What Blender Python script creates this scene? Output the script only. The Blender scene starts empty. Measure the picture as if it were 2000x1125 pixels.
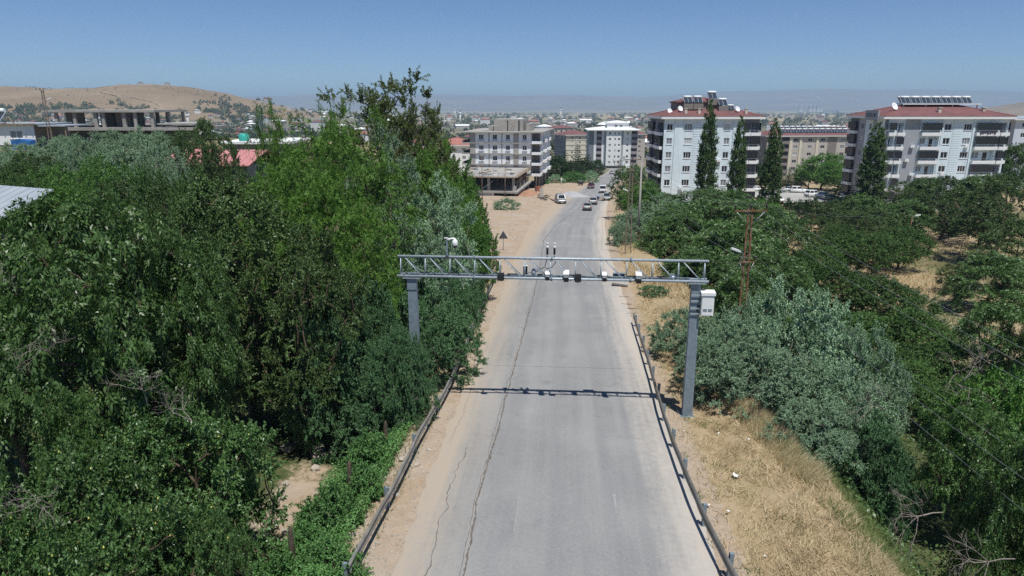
import bpy, bmesh, math, random
import numpy as np
from mathutils import Vector, Matrix, Euler
R = math.radians
scene = bpy.context.scene
C = scene.collection

# ------------------------------------------------------------------ camera, sky, sun, exposure
cam_data = bpy.data.cameras.new('camera')
cam_data.lens = 24.0
cam_data.sensor_width = 36.0
cam_data.clip_start = 0.2
cam_data.clip_end = 60000
cam = bpy.data.objects.new('camera', cam_data)
cam.location = (0, 0, 13.0)
cam.rotation_euler = (R(75.0), 0, 0)
C.objects.link(cam)
scene.camera = cam

TO_SUN = Vector((0.85, -2.25, 6.2)).normalized()
SUN_EL = math.asin(TO_SUN.z)
SUN_AZ = math.atan2(TO_SUN.x, TO_SUN.y)
world = bpy.data.worlds.new('World')
scene.world = world
world.use_nodes = True
wn = world.node_tree.nodes
wl = world.node_tree.links
wn.clear()
sky = wn.new('ShaderNodeTexSky')
sky.sky_type = 'NISHITA'
sky.sun_disc = False
sky.sun_elevation = SUN_EL
sky.sun_rotation = SUN_AZ
sky.altitude = 2600
sky.air_density = 1.0
sky.dust_density = 0.0
sky.ozone_density = 10.0
bg = wn.new('ShaderNodeBackground')
bg.inputs['Strength'].default_value = 0.092
wo = wn.new('ShaderNodeOutputWorld')
wl.new(sky.outputs[0], bg.inputs['Color'])
wl.new(bg.outputs[0], wo.inputs['Surface'])

sun_data = bpy.data.lights.new('sun', 'SUN')
sun_data.energy = 4.95
sun_data.angle = R(0.53)
sun_data.color = (1.0, 0.985, 0.925)
sun = bpy.data.objects.new('sun', sun_data)
sun.rotation_euler = TO_SUN.to_track_quat('Z', 'Y').to_euler()
sun.location = (0, 0, 60)
C.objects.link(sun)

vs = scene.view_settings
scene.display_settings.display_device = 'sRGB'
vs.view_transform = 'Standard'
vs.look = 'None'
vs.exposure = 0.0
vs.gamma = 1.0
vs.use_curve_mapping = False
scene.render.engine = 'CYCLES'
cy = scene.cycles
cy.use_denoising = False
try:
    cy.denoiser = 'OPENIMAGEDENOISE'
    cy.denoising_input_passes = 'RGB_ALBEDO_NORMAL'
    cy.denoising_prefilter = 'ACCURATE'
except Exception:
    pass
cy.max_bounces = 5
cy.diffuse_bounces = 3
cy.glossy_bounces = 2
cy.transmission_bounces = 3
cy.transparent_max_bounces = 8
cy.volume_bounces = 0
cy.caustics_reflective = False
cy.caustics_refractive = False
cy.use_adaptive_sampling = False
scene.render.threads_mode = 'AUTO'

# ------------------------------------------------------------------ materials
MATS = {}

def mat(name, col, rough=0.8, metal=0.0, var=0.0, scale=3.0, bump=0.0, bscale=30.0, spec=0.3, var2=None, scale2=0.4):
    """plain procedural surface: base colour with a two-tone noise variation and fine relief"""
    if name in MATS:
        return MATS[name]
    m = bpy.data.materials.new(name)
    m.use_nodes = True
    nt = m.node_tree
    b = nt.nodes['Principled BSDF']
    b.inputs['Roughness'].default_value = rough
    b.inputs['Metallic'].default_value = metal
    b.inputs['Specular IOR Level'].default_value = spec
    b.inputs['Base Color'].default_value = (*col, 1)
    tc = nt.nodes.new('ShaderNodeTexCoord')
    if var > 0:
        n1 = nt.nodes.new('ShaderNodeTexNoise')
        n1.inputs['Scale'].default_value = scale
        n1.inputs['Detail'].default_value = 5
        n1.inputs['Roughness'].default_value = 0.65
        nt.links.new(tc.outputs['Object'], n1.inputs['Vector'])
        mp = nt.nodes.new('ShaderNodeMapRange')
        mp.inputs['From Min'].default_value = 0.3
        mp.inputs['From Max'].default_value = 0.7
        mp.inputs['To Min'].default_value = 1 - var
        mp.inputs['To Max'].default_value = 1 + var * 0.7
        nt.links.new(n1.outputs['Fac'], mp.inputs['Value'])
        mx = nt.nodes.new('ShaderNodeVectorMath')
        mx.operation = 'SCALE'
        mx.inputs[0].default_value = col
        nt.links.new(mp.outputs[0], mx.inputs['Scale'])
        last = mx.outputs[0]
        if var2 is not None:
            n2 = nt.nodes.new('ShaderNodeTexNoise')
            n2.inputs['Scale'].default_value = scale2
            n2.inputs['Detail'].default_value = 6
            nt.links.new(tc.outputs['Object'], n2.inputs['Vector'])
            m2 = nt.nodes.new('ShaderNodeMapRange')
            m2.inputs['From Min'].default_value = 0.45
            m2.inputs['From Max'].default_value = 0.68
            nt.links.new(n2.outputs['Fac'], m2.inputs['Value'])
            mm = nt.nodes.new('ShaderNodeMix')
            mm.data_type = 'RGBA'
            mm.inputs[7].default_value = (*var2, 1)
            nt.links.new(m2.outputs[0], mm.inputs[0])
            nt.links.new(last, mm.inputs[6])
            last = mm.outputs[2]
        nt.links.new(last, b.inputs['Base Color'])
    if bump > 0:
        n3 = nt.nodes.new('ShaderNodeTexNoise')
        n3.inputs['Scale'].default_value = bscale
        n3.inputs['Detail'].default_value = 4
        nt.links.new(tc.outputs['Object'], n3.inputs['Vector'])
        bp = nt.nodes.new('ShaderNodeBump')
        bp.inputs['Strength'].default_value = bump
        bp.inputs['Distance'].default_value = 0.05
        nt.links.new(n3.outputs['Fac'], bp.inputs['Height'])
        nt.links.new(bp.outputs[0], b.inputs['Normal'])
    MATS[name] = m
    return m

def leaf_mat(name, a, b_, trans=0.3, rough=0.55, objvar=0.22, spec=0.25):
    """leaf: colour differs from leaf to leaf and from tree to tree, light passes through"""
    m = bpy.data.materials.new(name)
    m.use_nodes = True
    nt = m.node_tree
    nt.nodes.clear()
    out = nt.nodes.new('ShaderNodeOutputMaterial')
    geo = nt.nodes.new('ShaderNodeNewGeometry')
    oi = nt.nodes.new('ShaderNodeObjectInfo')
    mix = nt.nodes.new('ShaderNodeMix')
    mix.data_type = 'RGBA'
    mix.inputs[6].default_value = (*a, 1)
    mix.inputs[7].default_value = (*b_, 1)
    nt.links.new(geo.outputs['Random Per Island'], mix.inputs[0])
    tc = nt.nodes.new('ShaderNodeTexCoord')
    nz = nt.nodes.new('ShaderNodeTexNoise')
    nz.inputs['Scale'].default_value = 0.7
    nz.inputs['Detail'].default_value = 2
    nt.links.new(tc.outputs['Object'], nz.inputs['Vector'])
    add = nt.nodes.new('ShaderNodeMath')
    add.operation = 'ADD'
    nt.links.new(nz.outputs['Fac'], add.inputs[0])
    nt.links.new(oi.outputs['Random'], add.inputs[1])
    mr = nt.nodes.new('ShaderNodeMapRange')
    mr.inputs['From Min'].default_value = 0.4
    mr.inputs['From Max'].default_value = 1.6
    mr.inputs['To Min'].default_value = 1 - objvar
    mr.inputs['To Max'].default_value = 1 + objvar
    nt.links.new(add.outputs[0], mr.inputs['Value'])
    sc = nt.nodes.new('ShaderNodeVectorMath')
    sc.operation = 'SCALE'
    nt.links.new(mix.outputs[2], sc.inputs[0])
    nt.links.new(mr.outputs[0], sc.inputs['Scale'])
    pb = nt.nodes.new('ShaderNodeBsdfPrincipled')
    pb.inputs['Roughness'].default_value = rough
    pb.inputs['Specular IOR Level'].default_value = spec
    nt.links.new(sc.outputs[0], pb.inputs['Base Color'])
    tr = nt.nodes.new('ShaderNodeBsdfTranslucent')
    tint = nt.nodes.new('ShaderNodeVectorMath')
    tint.operation = 'MULTIPLY'
    tint.inputs[1].default_value = (1.25, 1.35, 0.6)
    nt.links.new(sc.outputs[0], tint.inputs[0])
    nt.links.new(tint.outputs[0], tr.inputs['Color'])
    ms = nt.nodes.new('ShaderNodeMixShader')
    ms.inputs[0].default_value = trans
    nt.links.new(pb.outputs[0], ms.inputs[1])
    nt.links.new(tr.outputs[0], ms.inputs[2])
    nt.links.new(ms.outputs[0], out.inputs['Surface'])
    MATS[name] = m
    return m

# ------------------------------------------------------------------ mesh helpers
class MB:
    """collects shapes that become ONE mesh"""
    def __init__(self):
        self.v = []
        self.f = []
        self.s = []
    def add(self, vs_, fs, smooth=False):
        o = len(self.v)
        self.v.extend([tuple(p) for p in vs_])
        for f in fs:
            self.f.append(tuple(i + o for i in f))
            self.s.append(smooth)
        return self
    def box(self, c, d, rot=None):
        hx, hy, hz = d[0] / 2, d[1] / 2, d[2] / 2
        pts = [Vector((x, y, z)) for x in (-hx, hx) for y in (-hy, hy) for z in (-hz, hz)]
        if rot is not None:
            pts = [rot @ p for p in pts]
        cc = Vector(c)
        pts = [p + cc for p in pts]
        self.add(pts, [(0, 1, 3, 2), (4, 6, 7, 5), (0, 4, 5, 1), (2, 3, 7, 6), (0, 2, 6, 4), (1, 5, 7, 3)])
        return self
    def b2(self, x0, x1, y0, y1, z0, z1):
        return self.box(((x0 + x1) / 2, (y0 + y1) / 2, (z0 + z1) / 2), (abs(x1 - x0), abs(y1 - y0), abs(z1 - z0)))
    def tube(self, p0, p1, r0, r1=None, n=8, caps=True):
        p0 = Vector(p0)
        p1 = Vector(p1)
        r1 = r0 if r1 is None else r1
        d = p1 - p0
        if d.length < 1e-6:
            return self
        q = d.to_track_quat('Z', 'Y')
        vs_ = []
        for p, r in ((p0, r0), (p1, r1)):
            for i in range(n):
                a = 2 * math.pi * i / n
                vs_.append(p + q @ Vector((math.cos(a) * r, math.sin(a) * r, 0)))
        fs = [(i, (i + 1) % n, n + (i + 1) % n, n + i) for i in range(n)]
        self.add(vs_, fs, True)
        if caps:
            o = len(self.v) - 2 * n
            self.f.append(tuple(o + i for i in reversed(range(n))))
            self.f.append(tuple(o + n + i for i in range(n)))
            self.s += [False, False]
        return self
    def path(self, pts, r, n=6):
        """tube along a polyline"""
        pts = [Vector(p) for p in pts]
        rings = []
        for i, p in enumerate(pts):
            d = (pts[min(i + 1, len(pts) - 1)] - pts[max(i - 1, 0)])
            q = d.to_track_quat('Z', 'Y')
            rr = r[i] if hasattr(r, '__len__') else r
            rings.append([p + q @ Vector((math.cos(2 * math.pi * k / n) * rr, math.sin(2 * math.pi * k / n) * rr, 0)) for k in range(n)])
        vs_ = [v for ring in rings for v in ring]
        fs = []
        for i in range(len(rings) - 1):
            for k in range(n):
                fs.append((i * n + k, i * n + (k + 1) % n, (i + 1) * n + (k + 1) % n, (i + 1) * n + k))
        fs.append(tuple(reversed(range(n))))
        fs.append(tuple((len(rings) - 1) * n + k for k in range(n)))
        self.add(vs_, fs, True)
        return self
    def lathe(self, c, prof, n=16):
        """prof: (r, z) pairs turned about the vertical through c"""
        vs_ = []
        for r, z in prof:
            for i in range(n):
                a = 2 * math.pi * i / n
                vs_.append((c[0] + r * math.cos(a), c[1] + r * math.sin(a), c[2] + z))
        fs = []
        for j in range(len(prof) - 1):
            for i in range(n):
                fs.append((j * n + i, j * n + (i + 1) % n, (j + 1) * n + (i + 1) % n, (j + 1) * n + i))
        fs.append(tuple(reversed(range(n))))
        fs.append(tuple((len(prof) - 1) * n + i for i in range(n)))
        self.add(vs_, fs, True)
        return self
    def prism(self, poly, x0, x1, axis='x'):
        """polygon in the other two axes, extruded along axis"""
        n = len(poly)
        def mk(a, t):
            if axis == 'x':
                return (t, a[0], a[1])
            if axis == 'y':
                return (a[0], t, a[1])
            return (a[0], a[1], t)
        vs_ = [mk(a, x0) for a in poly] + [mk(a, x1) for a in poly]
        fs = [tuple(range(n)), tuple(reversed(range(n, 2 * n)))]
        for i in range(n):
            fs.append((i, n + i, n + (i + 1) % n, (i + 1) % n))
        self.add(vs_, fs)
        return self
    def mesh(self, name, m):
        me = bpy.data.meshes.new(name)
        me.from_pydata(self.v, [], self.f)
        me.polygons.foreach_set('use_smooth', self.s)
        if m is not None:
            me.materials.append(m)
        me.validate(clean_customdata=False)
        bm = bmesh.new()
        bm.from_mesh(me)
        bmesh.ops.recalc_face_normals(bm, faces=bm.faces)
        bm.to_mesh(me)
        bm.free()
        return me
    def build(self, name, m, parent=None, loc=None, rot=None):
        return put(name, self.mesh(name, m), parent, loc, rot)

def put(name, me, parent=None, loc=None, rot=None, scale=None):
    o = bpy.data.objects.new(name, me)
    C.objects.link(o)
    if parent is not None:
        o.parent = parent
    if loc is not None:
        o.location = loc
    if rot is not None:
        o.rotation_euler = rot
    if scale is not None:
        o.scale = scale if hasattr(scale, '__len__') else (scale,) * 3
    return o

def tag(o, label=None, cat=None, group=None, kind=None):
    if label:
        o['label'] = label
    if cat:
        o['category'] = cat
    if group:
        o['group'] = group
    if kind:
        o['kind'] = kind
    return o

def thing(name, label, cat, loc=(0, 0, 0), rz=0.0, group=None):
    o = bpy.data.objects.new(name, None)
    o.empty_display_size = 0.3
    C.objects.link(o)
    o.location = loc
    o.rotation_euler = (0, 0, rz)
    return tag(o, label, cat, group)

def kids(o, table):
    return table.get(o.name, [])

def copy_tree(src, label=None, group=None, loc=None, rz=None, scale=None):
    """a copy of a thing with copies of its parts and sub-parts (mesh data shared)"""
    r = src.copy()
    C.objects.link(r)
    if loc is not None:
        r.location = loc
    if rz is not None:
        r.rotation_euler = (0, 0, rz)
    if scale is not None:
        r.scale = scale if hasattr(scale, '__len__') else (scale,) * 3
    if label:
        r['label'] = label
    if group:
        r['group'] = group
    for ch in list(src.children):
        c = ch.copy()
        C.objects.link(c)
        c.parent = r
        for g in list(ch.children):
            d = g.copy()
            C.objects.link(d)
            d.parent = c
    return r

def fast_mesh(name, verts, nper, m, smooth=False, quads=None):
    """verts: (N*nper, 3) array, every nper vertices one face"""
    me = bpy.data.meshes.new(name)
    nv = len(verts)
    nf = nv // nper
    me.vertices.add(nv)
    me.vertices.foreach_set('co', np.ascontiguousarray(verts, dtype=np.float32).ravel())
    me.loops.add(nv)
    me.loops.foreach_set('vertex_index', np.arange(nv, dtype=np.int32))
    me.polygons.add(nf)
    me.polygons.foreach_set('loop_start', np.arange(0, nv, nper, dtype=np.int32))
    if m is not None:
        me.materials.append(m)
    me.update(calc_edges=True)
    return me

# ------------------------------------------------------------------ the lie of the land
ZY = np.array([-60, 0, 27, 60, 100, 136, 162, 184, 230, 290, 420, 700, 1000, 2000, 3000, 5000, 8000, 14000.])
ZZ = np.array([3.2, 1.2, 0, -1.75, -4.6, -6.7, -7.6, -8.6, -11.0, -14.5, -22, -25, -27.5, -34, -39, -50, -58, -60])
def zr(y):
    # smoothed road profile
    y = np.asarray(y, dtype=float)
    w = np.clip(np.abs(y) * 0.06, 2.0, 60.0)
    return (np.interp(y - w, ZY, ZZ) + 2 * np.interp(y, ZY, ZZ) + np.interp(y + w, ZY, ZZ)) / 4
CY = np.array([-60, 0, 16, 23, 30, 47, 71, 104, 140, 180, 227, 275, 330, 20000.])
CX = np.array([-4.6, -0.1, 1.2, 1.75, 2.3, 3.55, 5.5, 9.2, 14.6, 21.9, 31.6, 40.8, 51.0, 51.0])
def xc(y):
    y = np.asarray(y, dtype=float)
    w = 4.0
    return (np.interp(y - w, CY, CX) + 2 * np.interp(y, CY, CX) + np.interp(y + w, CY, CX)) / 4
def sm(a, b, t):
    t = np.clip((t - a) / (b - a), 0, 1)
    return t * t * (3 - 2 * t)
EY = np.array([-20, 10, 17.7, 22.5, 25.7, 29, 38, 45, 60, 75, 100, 140, 180, 300])
EX = np.array([8.4, 8.5, 8.9, 8.7, 8.2, 7.8, 7.2, 8.3, 9.8, 8.6, 8.0, 8.0, 8.0, 8.0])
def nz2(x, y, f, seed=0.0):
    return (np.sin(x * f + seed) * np.cos(y * f * 1.13 + seed * 1.7) + 0.5 * np.sin(x * f * 2.3 + y * f * 1.9 + seed * 2.1)
            + 0.25 * np.cos(x * f * 4.7 - y * f * 4.1 + seed)) / 1.75
def ground(x, y):
    x = np.asarray(x, dtype=float)
    y = np.asarray(y, dtype=float)
    u = x - xc(y)
    z = zr(y)
    near = 1 - sm(250, 420, y)
    # right bank
    e = np.interp(y, EY, EX)
    drop = np.interp(y, [0, 60, 110, 165, 240], [-4.2, -4.0, -2.8, -1.5, -1.0])
    rr = sm(e, e + 5.5, u) * drop + 0.25 * sm(6, e, u) * (1 - sm(e, e + 2, u))
    # left gully, then the slope with the houses
    gul = np.interp(y, [0, 58, 70, 90, 120], [-2.1, -1.9, -0.4, 0.3, 0.3])
    ll = sm(6.0, 9.0, -u) * gul
    up = sm(14, 56, -x) * 6.5 * (1 - sm(125, 260, y)) * sm(5, 45, y)
    z_left = ll + up * 1.0
    base_l = zr(y) * (1 - sm(14, 56, -x) * near * 0.98)
    z = np.where(u > 0, z + rr * near, base_l + z_left * near)
    bumps = 0.10 * nz2(x, y, 0.9) + 0.22 * nz2(x, y, 0.21, 2.0)
    z = z + bumps * sm(5.2, 9.0, np.abs(u)) * (1 - sm(140, 300, y))
    # far hills
    def g(cx, cy_, a, sx, sy):
        return a * np.exp(-((x - cx) / sx) ** 2 - ((y - cy_) / sy) ** 2)
    z = z + g(-830, 1760, 84, 285, 420) + g(-1320, 1700, 80, 330, 430) + g(-1950, 1650, 110, 420, 500)
    z = z + g(2750, 2600, 155, 620, 700) + g(3600, 3000, 190, 900, 900)
    far = sm(600, 1500, y) * (1 - sm(4500, 9000, y))
    hh = sm(10, 45, z - zr(y))
    z = z + far * 3.0 * nz2(x, y, 0.011, 1.0) - far * hh * 5.0 * np.abs(nz2(x, y, 0.018, 0.4)) - far * hh * 2.2 * np.abs(nz2(x, y, 0.05, 2.4))
    return z
def gz(x, y):
    return float(ground(x, y))
rng = random.Random(7)

# ------------------------------------------------------------------ ground sheet
def node_noise(nt, vec, scale, detail=5, rough=0.6):
    n = nt.nodes.new('ShaderNodeTexNoise')
    n.inputs['Scale'].default_value = scale
    n.inputs['Detail'].default_value = detail
    n.inputs['Roughness'].default_value = rough
    nt.links.new(vec, n.inputs['Vector'])
    return n.outputs['Fac']
def node_map(nt, val, a, b, c=0.0, d=1.0):
    n = nt.nodes.new('ShaderNodeMapRange')
    n.inputs['From Min'].default_value = a
    n.inputs['From Max'].default_value = b
    n.inputs['To Min'].default_value = c
    n.inputs['To Max'].default_value = d
    nt.links.new(val, n.inputs['Value'])
    return n.outputs[0]
def node_mix(nt, fac, a, b):
    n = nt.nodes.new('ShaderNodeMix')
    n.data_type = 'RGBA'
    for sock, v in ((n.inputs[0], fac), (n.inputs[6], a), (n.inputs[7], b)):
        if isinstance(v, tuple):
            sock.default_value = (*v, 1)
        elif isinstance(v, float):
            sock.default_value = v
        else:
            nt.links.new(v, sock)
    return n.outputs[2]
def node_math(nt, op, a, b=None):
    n = nt.nodes.new('ShaderNodeMath')
    n.operation = op
    for i, v in enumerate((a, b)):
        if v is None:
            continue
        if isinstance(v, (int, float)):
            n.inputs[i].default_value = v
        else:
            nt.links.new(v, n.inputs[i])
    return n.outputs[0]
def node_attr(nt, name):
    n = nt.nodes.new('ShaderNodeAttribute')
    n.attribute_name = name
    return n.outputs['Fac']

def ground_material():
    m = bpy.data.materials.new('ground_mat')
    m.use_nodes = True
    nt = m.node_tree
    b = nt.nodes['Principled BSDF']
    b.inputs['Roughness'].default_value = 0.95
    b.inputs['Specular IOR Level'].default_value = 0.1
    tc = nt.nodes.new('ShaderNodeTexCoord')
    P = tc.outputs['Object']
    dirt_a, green_a, far_a, hill_a = [node_attr(nt, k) for k in ('dirt', 'green', 'far', 'hill')]
    big = node_noise(nt, P, 0.35, 6)
    mid = node_noise(nt, P, 2.2, 6, 0.7)
    fine = node_noise(nt, P, 14.0, 5, 0.75)
    straw = node_mix(nt, node_map(nt, mid, 0.3, 0.7), (0.30, 0.215, 0.125), (0.47, 0.375, 0.245))
    straw = node_mix(nt, node_map(nt, fine, 0.35, 0.7), straw, (0.37, 0.28, 0.17))
    straw = node_mix(nt, node_map(nt, big, 0.56, 0.72, 0, 0.55), straw, (0.22, 0.20, 0.085))
    dirt = node_mix(nt, node_map(nt, mid, 0.3, 0.72), (0.33, 0.24, 0.165), (0.455, 0.355, 0.26))
    dirt = node_mix(nt, node_map(nt, fine, 0.52, 0.75, 0, 0.6), dirt, (0.27, 0.19, 0.13))
    dirt = node_mix(nt, node_map(nt, big, 0.42, 0.66, 0, 0.55), dirt, (0.43, 0.385, 0.33))
    dirt = node_mix(nt, node_map(nt, node_noise(nt, P, 0.9, 5, 0.7), 0.58, 0.70, 0, 0.5), dirt, (0.25, 0.185, 0.12))
    green = node_mix(nt, node_map(nt, mid, 0.3, 0.7), (0.055, 0.07, 0.03), (0.11, 0.12, 0.05))
    # far plain: fields laid out in long strips
    mpg = nt.nodes.new('ShaderNodeMapping')
    mpg.inputs['Scale'].default_value = (0.0011, 0.0042, 0.001)
    mpg.inputs['Rotation'].default_value = (0, 0, R(8))
    nt.links.new(P, mpg.inputs['Vector'])
    vor = nt.nodes.new('ShaderNodeTexVoronoi')
    vor.inputs['Scale'].default_value = 1.6
    nt.links.new(mpg.outputs[0], vor.inputs['Vector'])
    sepc = nt.nodes.new('ShaderNodeSeparateColor')
    nt.links.new(vor.outputs['Color'], sepc.inputs[0])
    farc = node_mix(nt, node_map(nt, sepc.outputs[0], 0.1, 0.8), (0.43, 0.34, 0.21), (0.33, 0.27, 0.17))
    farc = node_mix(nt, node_map(nt, sepc.outputs[1], 0.62, 0.66, 0, 0.8), farc, (0.14, 0.15, 0.075))
    town = node_mix(nt, node_map(nt, node_noise(nt, P, 0.03, 6, 0.75), 0.35, 0.62), (0.27, 0.23, 0.17), (0.11, 0.12, 0.065))
    hn = node_noise(nt, P, 0.006, 8, 0.62)
    hill = node_mix(nt, node_map(nt, hn, 0.35, 0.65), (0.205, 0.145, 0.085), (0.29, 0.215, 0.14))
    hill = node_mix(nt, node_map(nt, node_noise(nt, P, 0.05, 6, 0.8), 0.55, 0.75, 0, 0.6), hill, (0.125, 0.105, 0.065))
    w = node_math(nt, 'ADD', dirt_a, node_map(nt, mid, 0.2, 0.8, -0.28, 0.28))
    w = node_math(nt, 'ADD', w, node_map(nt, fine, 0.2, 0.8, -0.2, 0.2))
    wg = node_math(nt, 'ADD', green_a, node_map(nt, mid, 0.2, 0.8, -0.35, 0.35))
    col = node_mix(nt, node_map(nt, wg, 0.35, 0.65), straw, green)
    col = node_mix(nt, node_map(nt, w, 0.38, 0.62), col, dirt)
    col = node_mix(nt, node_map(nt, far_a, 0.0, 0.5), col, town)
    col = node_mix(nt, node_map(nt, far_a, 0.5, 1.0), col, farc)
    col = node_mix(nt, node_map(nt, hill_a, 0.25, 0.6), col, hill)
    nt.links.new(col, b.inputs['Base Color'])
    bp = nt.nodes.new('ShaderNodeBump')
    bp.inputs['Strength'].default_value = 0.6
    bp.inputs['Distance'].default_value = 0.06
    nt.links.new(fine, bp.inputs['Height'])
    nt.links.new(bp.outputs[0], b.inputs['Normal'])
    return m

def grid_mesh(name, X, Y, Z, m, closed=False):
    nr, nc = X.shape
    me = bpy.data.meshes.new(name)
    me.vertices.add(nr * nc)
    me.vertices.foreach_set('co', np.stack([X, Y, Z], -1).astype(np.float32).ravel())
    i = np.arange(nr - 1)[:, None]
    ncf = nc if closed else nc - 1
    j = np.arange(ncf)[None, :]
    jn = (j + 1) % nc
    q = np.stack([i * nc + j, i * nc + jn, (i + 1) * nc + jn, (i + 1) * nc + j], -1).reshape(-1, 4)
    me.loops.add(q.size)
    me.loops.foreach_set('vertex_index', q.astype(np.int32).ravel())
    me.polygons.add(len(q))
    me.polygons.foreach_set('loop_start', np.arange(0, q.size, 4, dtype=np.int32))
    me.polygons.foreach_set('use_smooth', np.ones(len(q), dtype=bool))
    me.materials.append(m)
    me.update(calc_edges=True)
    return me
def fattr(me, name, arr):
    a = me.attributes.new(name, 'FLOAT', 'POINT')
    a.data.foreach_set('value', np.ascontiguousarray(arr, dtype=np.float32).ravel())

rad = [0.0, 1.5]
while rad[-1] < 220:
    rad.append(rad[-1] * 1.0 + max(0.25, rad[-1] * 0.0145))
while rad[-1] < 15500:
    rad.append(rad[-1] * 1.035)
rad = np.array(rad)
ang = np.concatenate([np.radians(np.arange(-56, 56, 0.4)), np.radians(np.arange(56, 304, 6.2))])
RR, AA = np.meshgrid(rad, ang, indexing='ij')
GX = RR * np.sin(AA)
GY = RR * np.cos(AA)
GU = GX - xc(GY)
under = (1 - sm(4.0, 4.4, np.abs(GU))) * (GY < 345)
GZ = ground(GX, GY) - 0.10 * under
def zones(x, y):
    u = x - xc(y)
    a = np.abs(u)
    left_w = np.interp(y, [0, 20, 40, 62, 72, 80, 180, 205, 240], [6.4, 6.4, 6.1, 6.2, 11, 30, 34, 12, 6])
    right_w = np.interp(y, [0, 20, 45, 70, 110, 200], [5.0, 5.15, 5.3, 5.6, 6.2, 6.5])
    dirt = np.where(u < 0, 1 - sm(left_w - 0.7, left_w + 0.5, a), 1 - sm(right_w - 0.5, right_w + 0.9, a))
    dirt = dirt * (1 - sm(345, 370, y))
    # plaza in front of the white block, footpath patches on the left bank
    dirt = np.maximum(dirt, np.exp(-((x - 52) / 20) ** 2 - ((y - 346) / 8) ** 2) * 1.3)
    dirt = np.maximum(dirt, 0.75 * np.exp(-((x + 8.5) / 1.6) ** 2 - ((y - 23.5) / 5) ** 2))
    green = np.where(u < 0, sm(left_w + 0.3, left_w + 2.0, a), 0.0) * (1 - sm(180, 240, y)) * (1 - 0.45 * sm(22, 34, -x))
    e = np.interp(y, EY, EX)
    green = np.maximum(green, np.where((u > 0) & (y < 46), sm(e - 0.3, e + 2.2, u) * 0.85, 0))
    green = np.maximum(green, np.where((u > 0) & (y >= 46) & (y < 200), 0.35 + 0.35 * nz2(x, y, 0.06, 4.0), 0) * sm(8, 14, u))
    far = 0.5 * sm(200, 300, y) + 0.5 * sm(1900, 2600, y + 0.25 * np.abs(x))
    hz = ground(x, y) - zr(y)
    hill = sm(8, 26, hz) * sm(500, 800, np.hypot(x, y))
    return dirt, green, far, hill
d_, g_, f_, h_ = zones(GX, GY)
me = grid_mesh('ground', GX, GY, GZ, ground_material(), closed=True)
for nm, ar in (('dirt', d_), ('green', g_), ('far', f_), ('hill', h_)):
    fattr(me, nm, ar)
tag(put('ground', me), 'dry earth and straw-coloured ground sloping down to the town', None, None, 'structure')

# ------------------------------------------------------------------ distant mountains (real relief behind the plain)
tx = np.linspace(-15500, 15500, 460)
ty = np.linspace(9000, 14300, 46)
MX, MY = np.meshgrid(tx, ty)
t = (MY - 9000) / 5300
r1 = np.abs(nz2(MX, MY, 0.00042, 0.3)) * 0.5 + np.abs(nz2(MX, MY, 0.0011, 1.3)) * 0.28 + np.abs(nz2(MX, MY, 0.0031, 2.7)) * 0.14 + np.abs(nz2(MX, MY, 0.008, 0.7)) * 0.06
env = np.interp(MX, [-15500, -6500, -2500, -500, 2500, 4500, 6500, 9000, 15500], [150, 190, 215, 205, 225, 270, 300, 265, 300])
MZ = -62 + env * sm(0.02, 0.86, t) * (0.62 + 0.75 * (1 - r1)) - 30 * (1 - sm(0.0, 0.05, t))
mm = mat('mountain_mat', (0.27, 0.20, 0.15), 0.95, var=0.35, scale=0.0012, var2=(0.22, 0.17, 0.10), scale2=0.0025, spec=0.05)
tag(put('mountains', grid_mesh('mountains', MX, MY, MZ, mm)), 'bare mountain range closing the horizon', None, None, 'structure')

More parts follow.
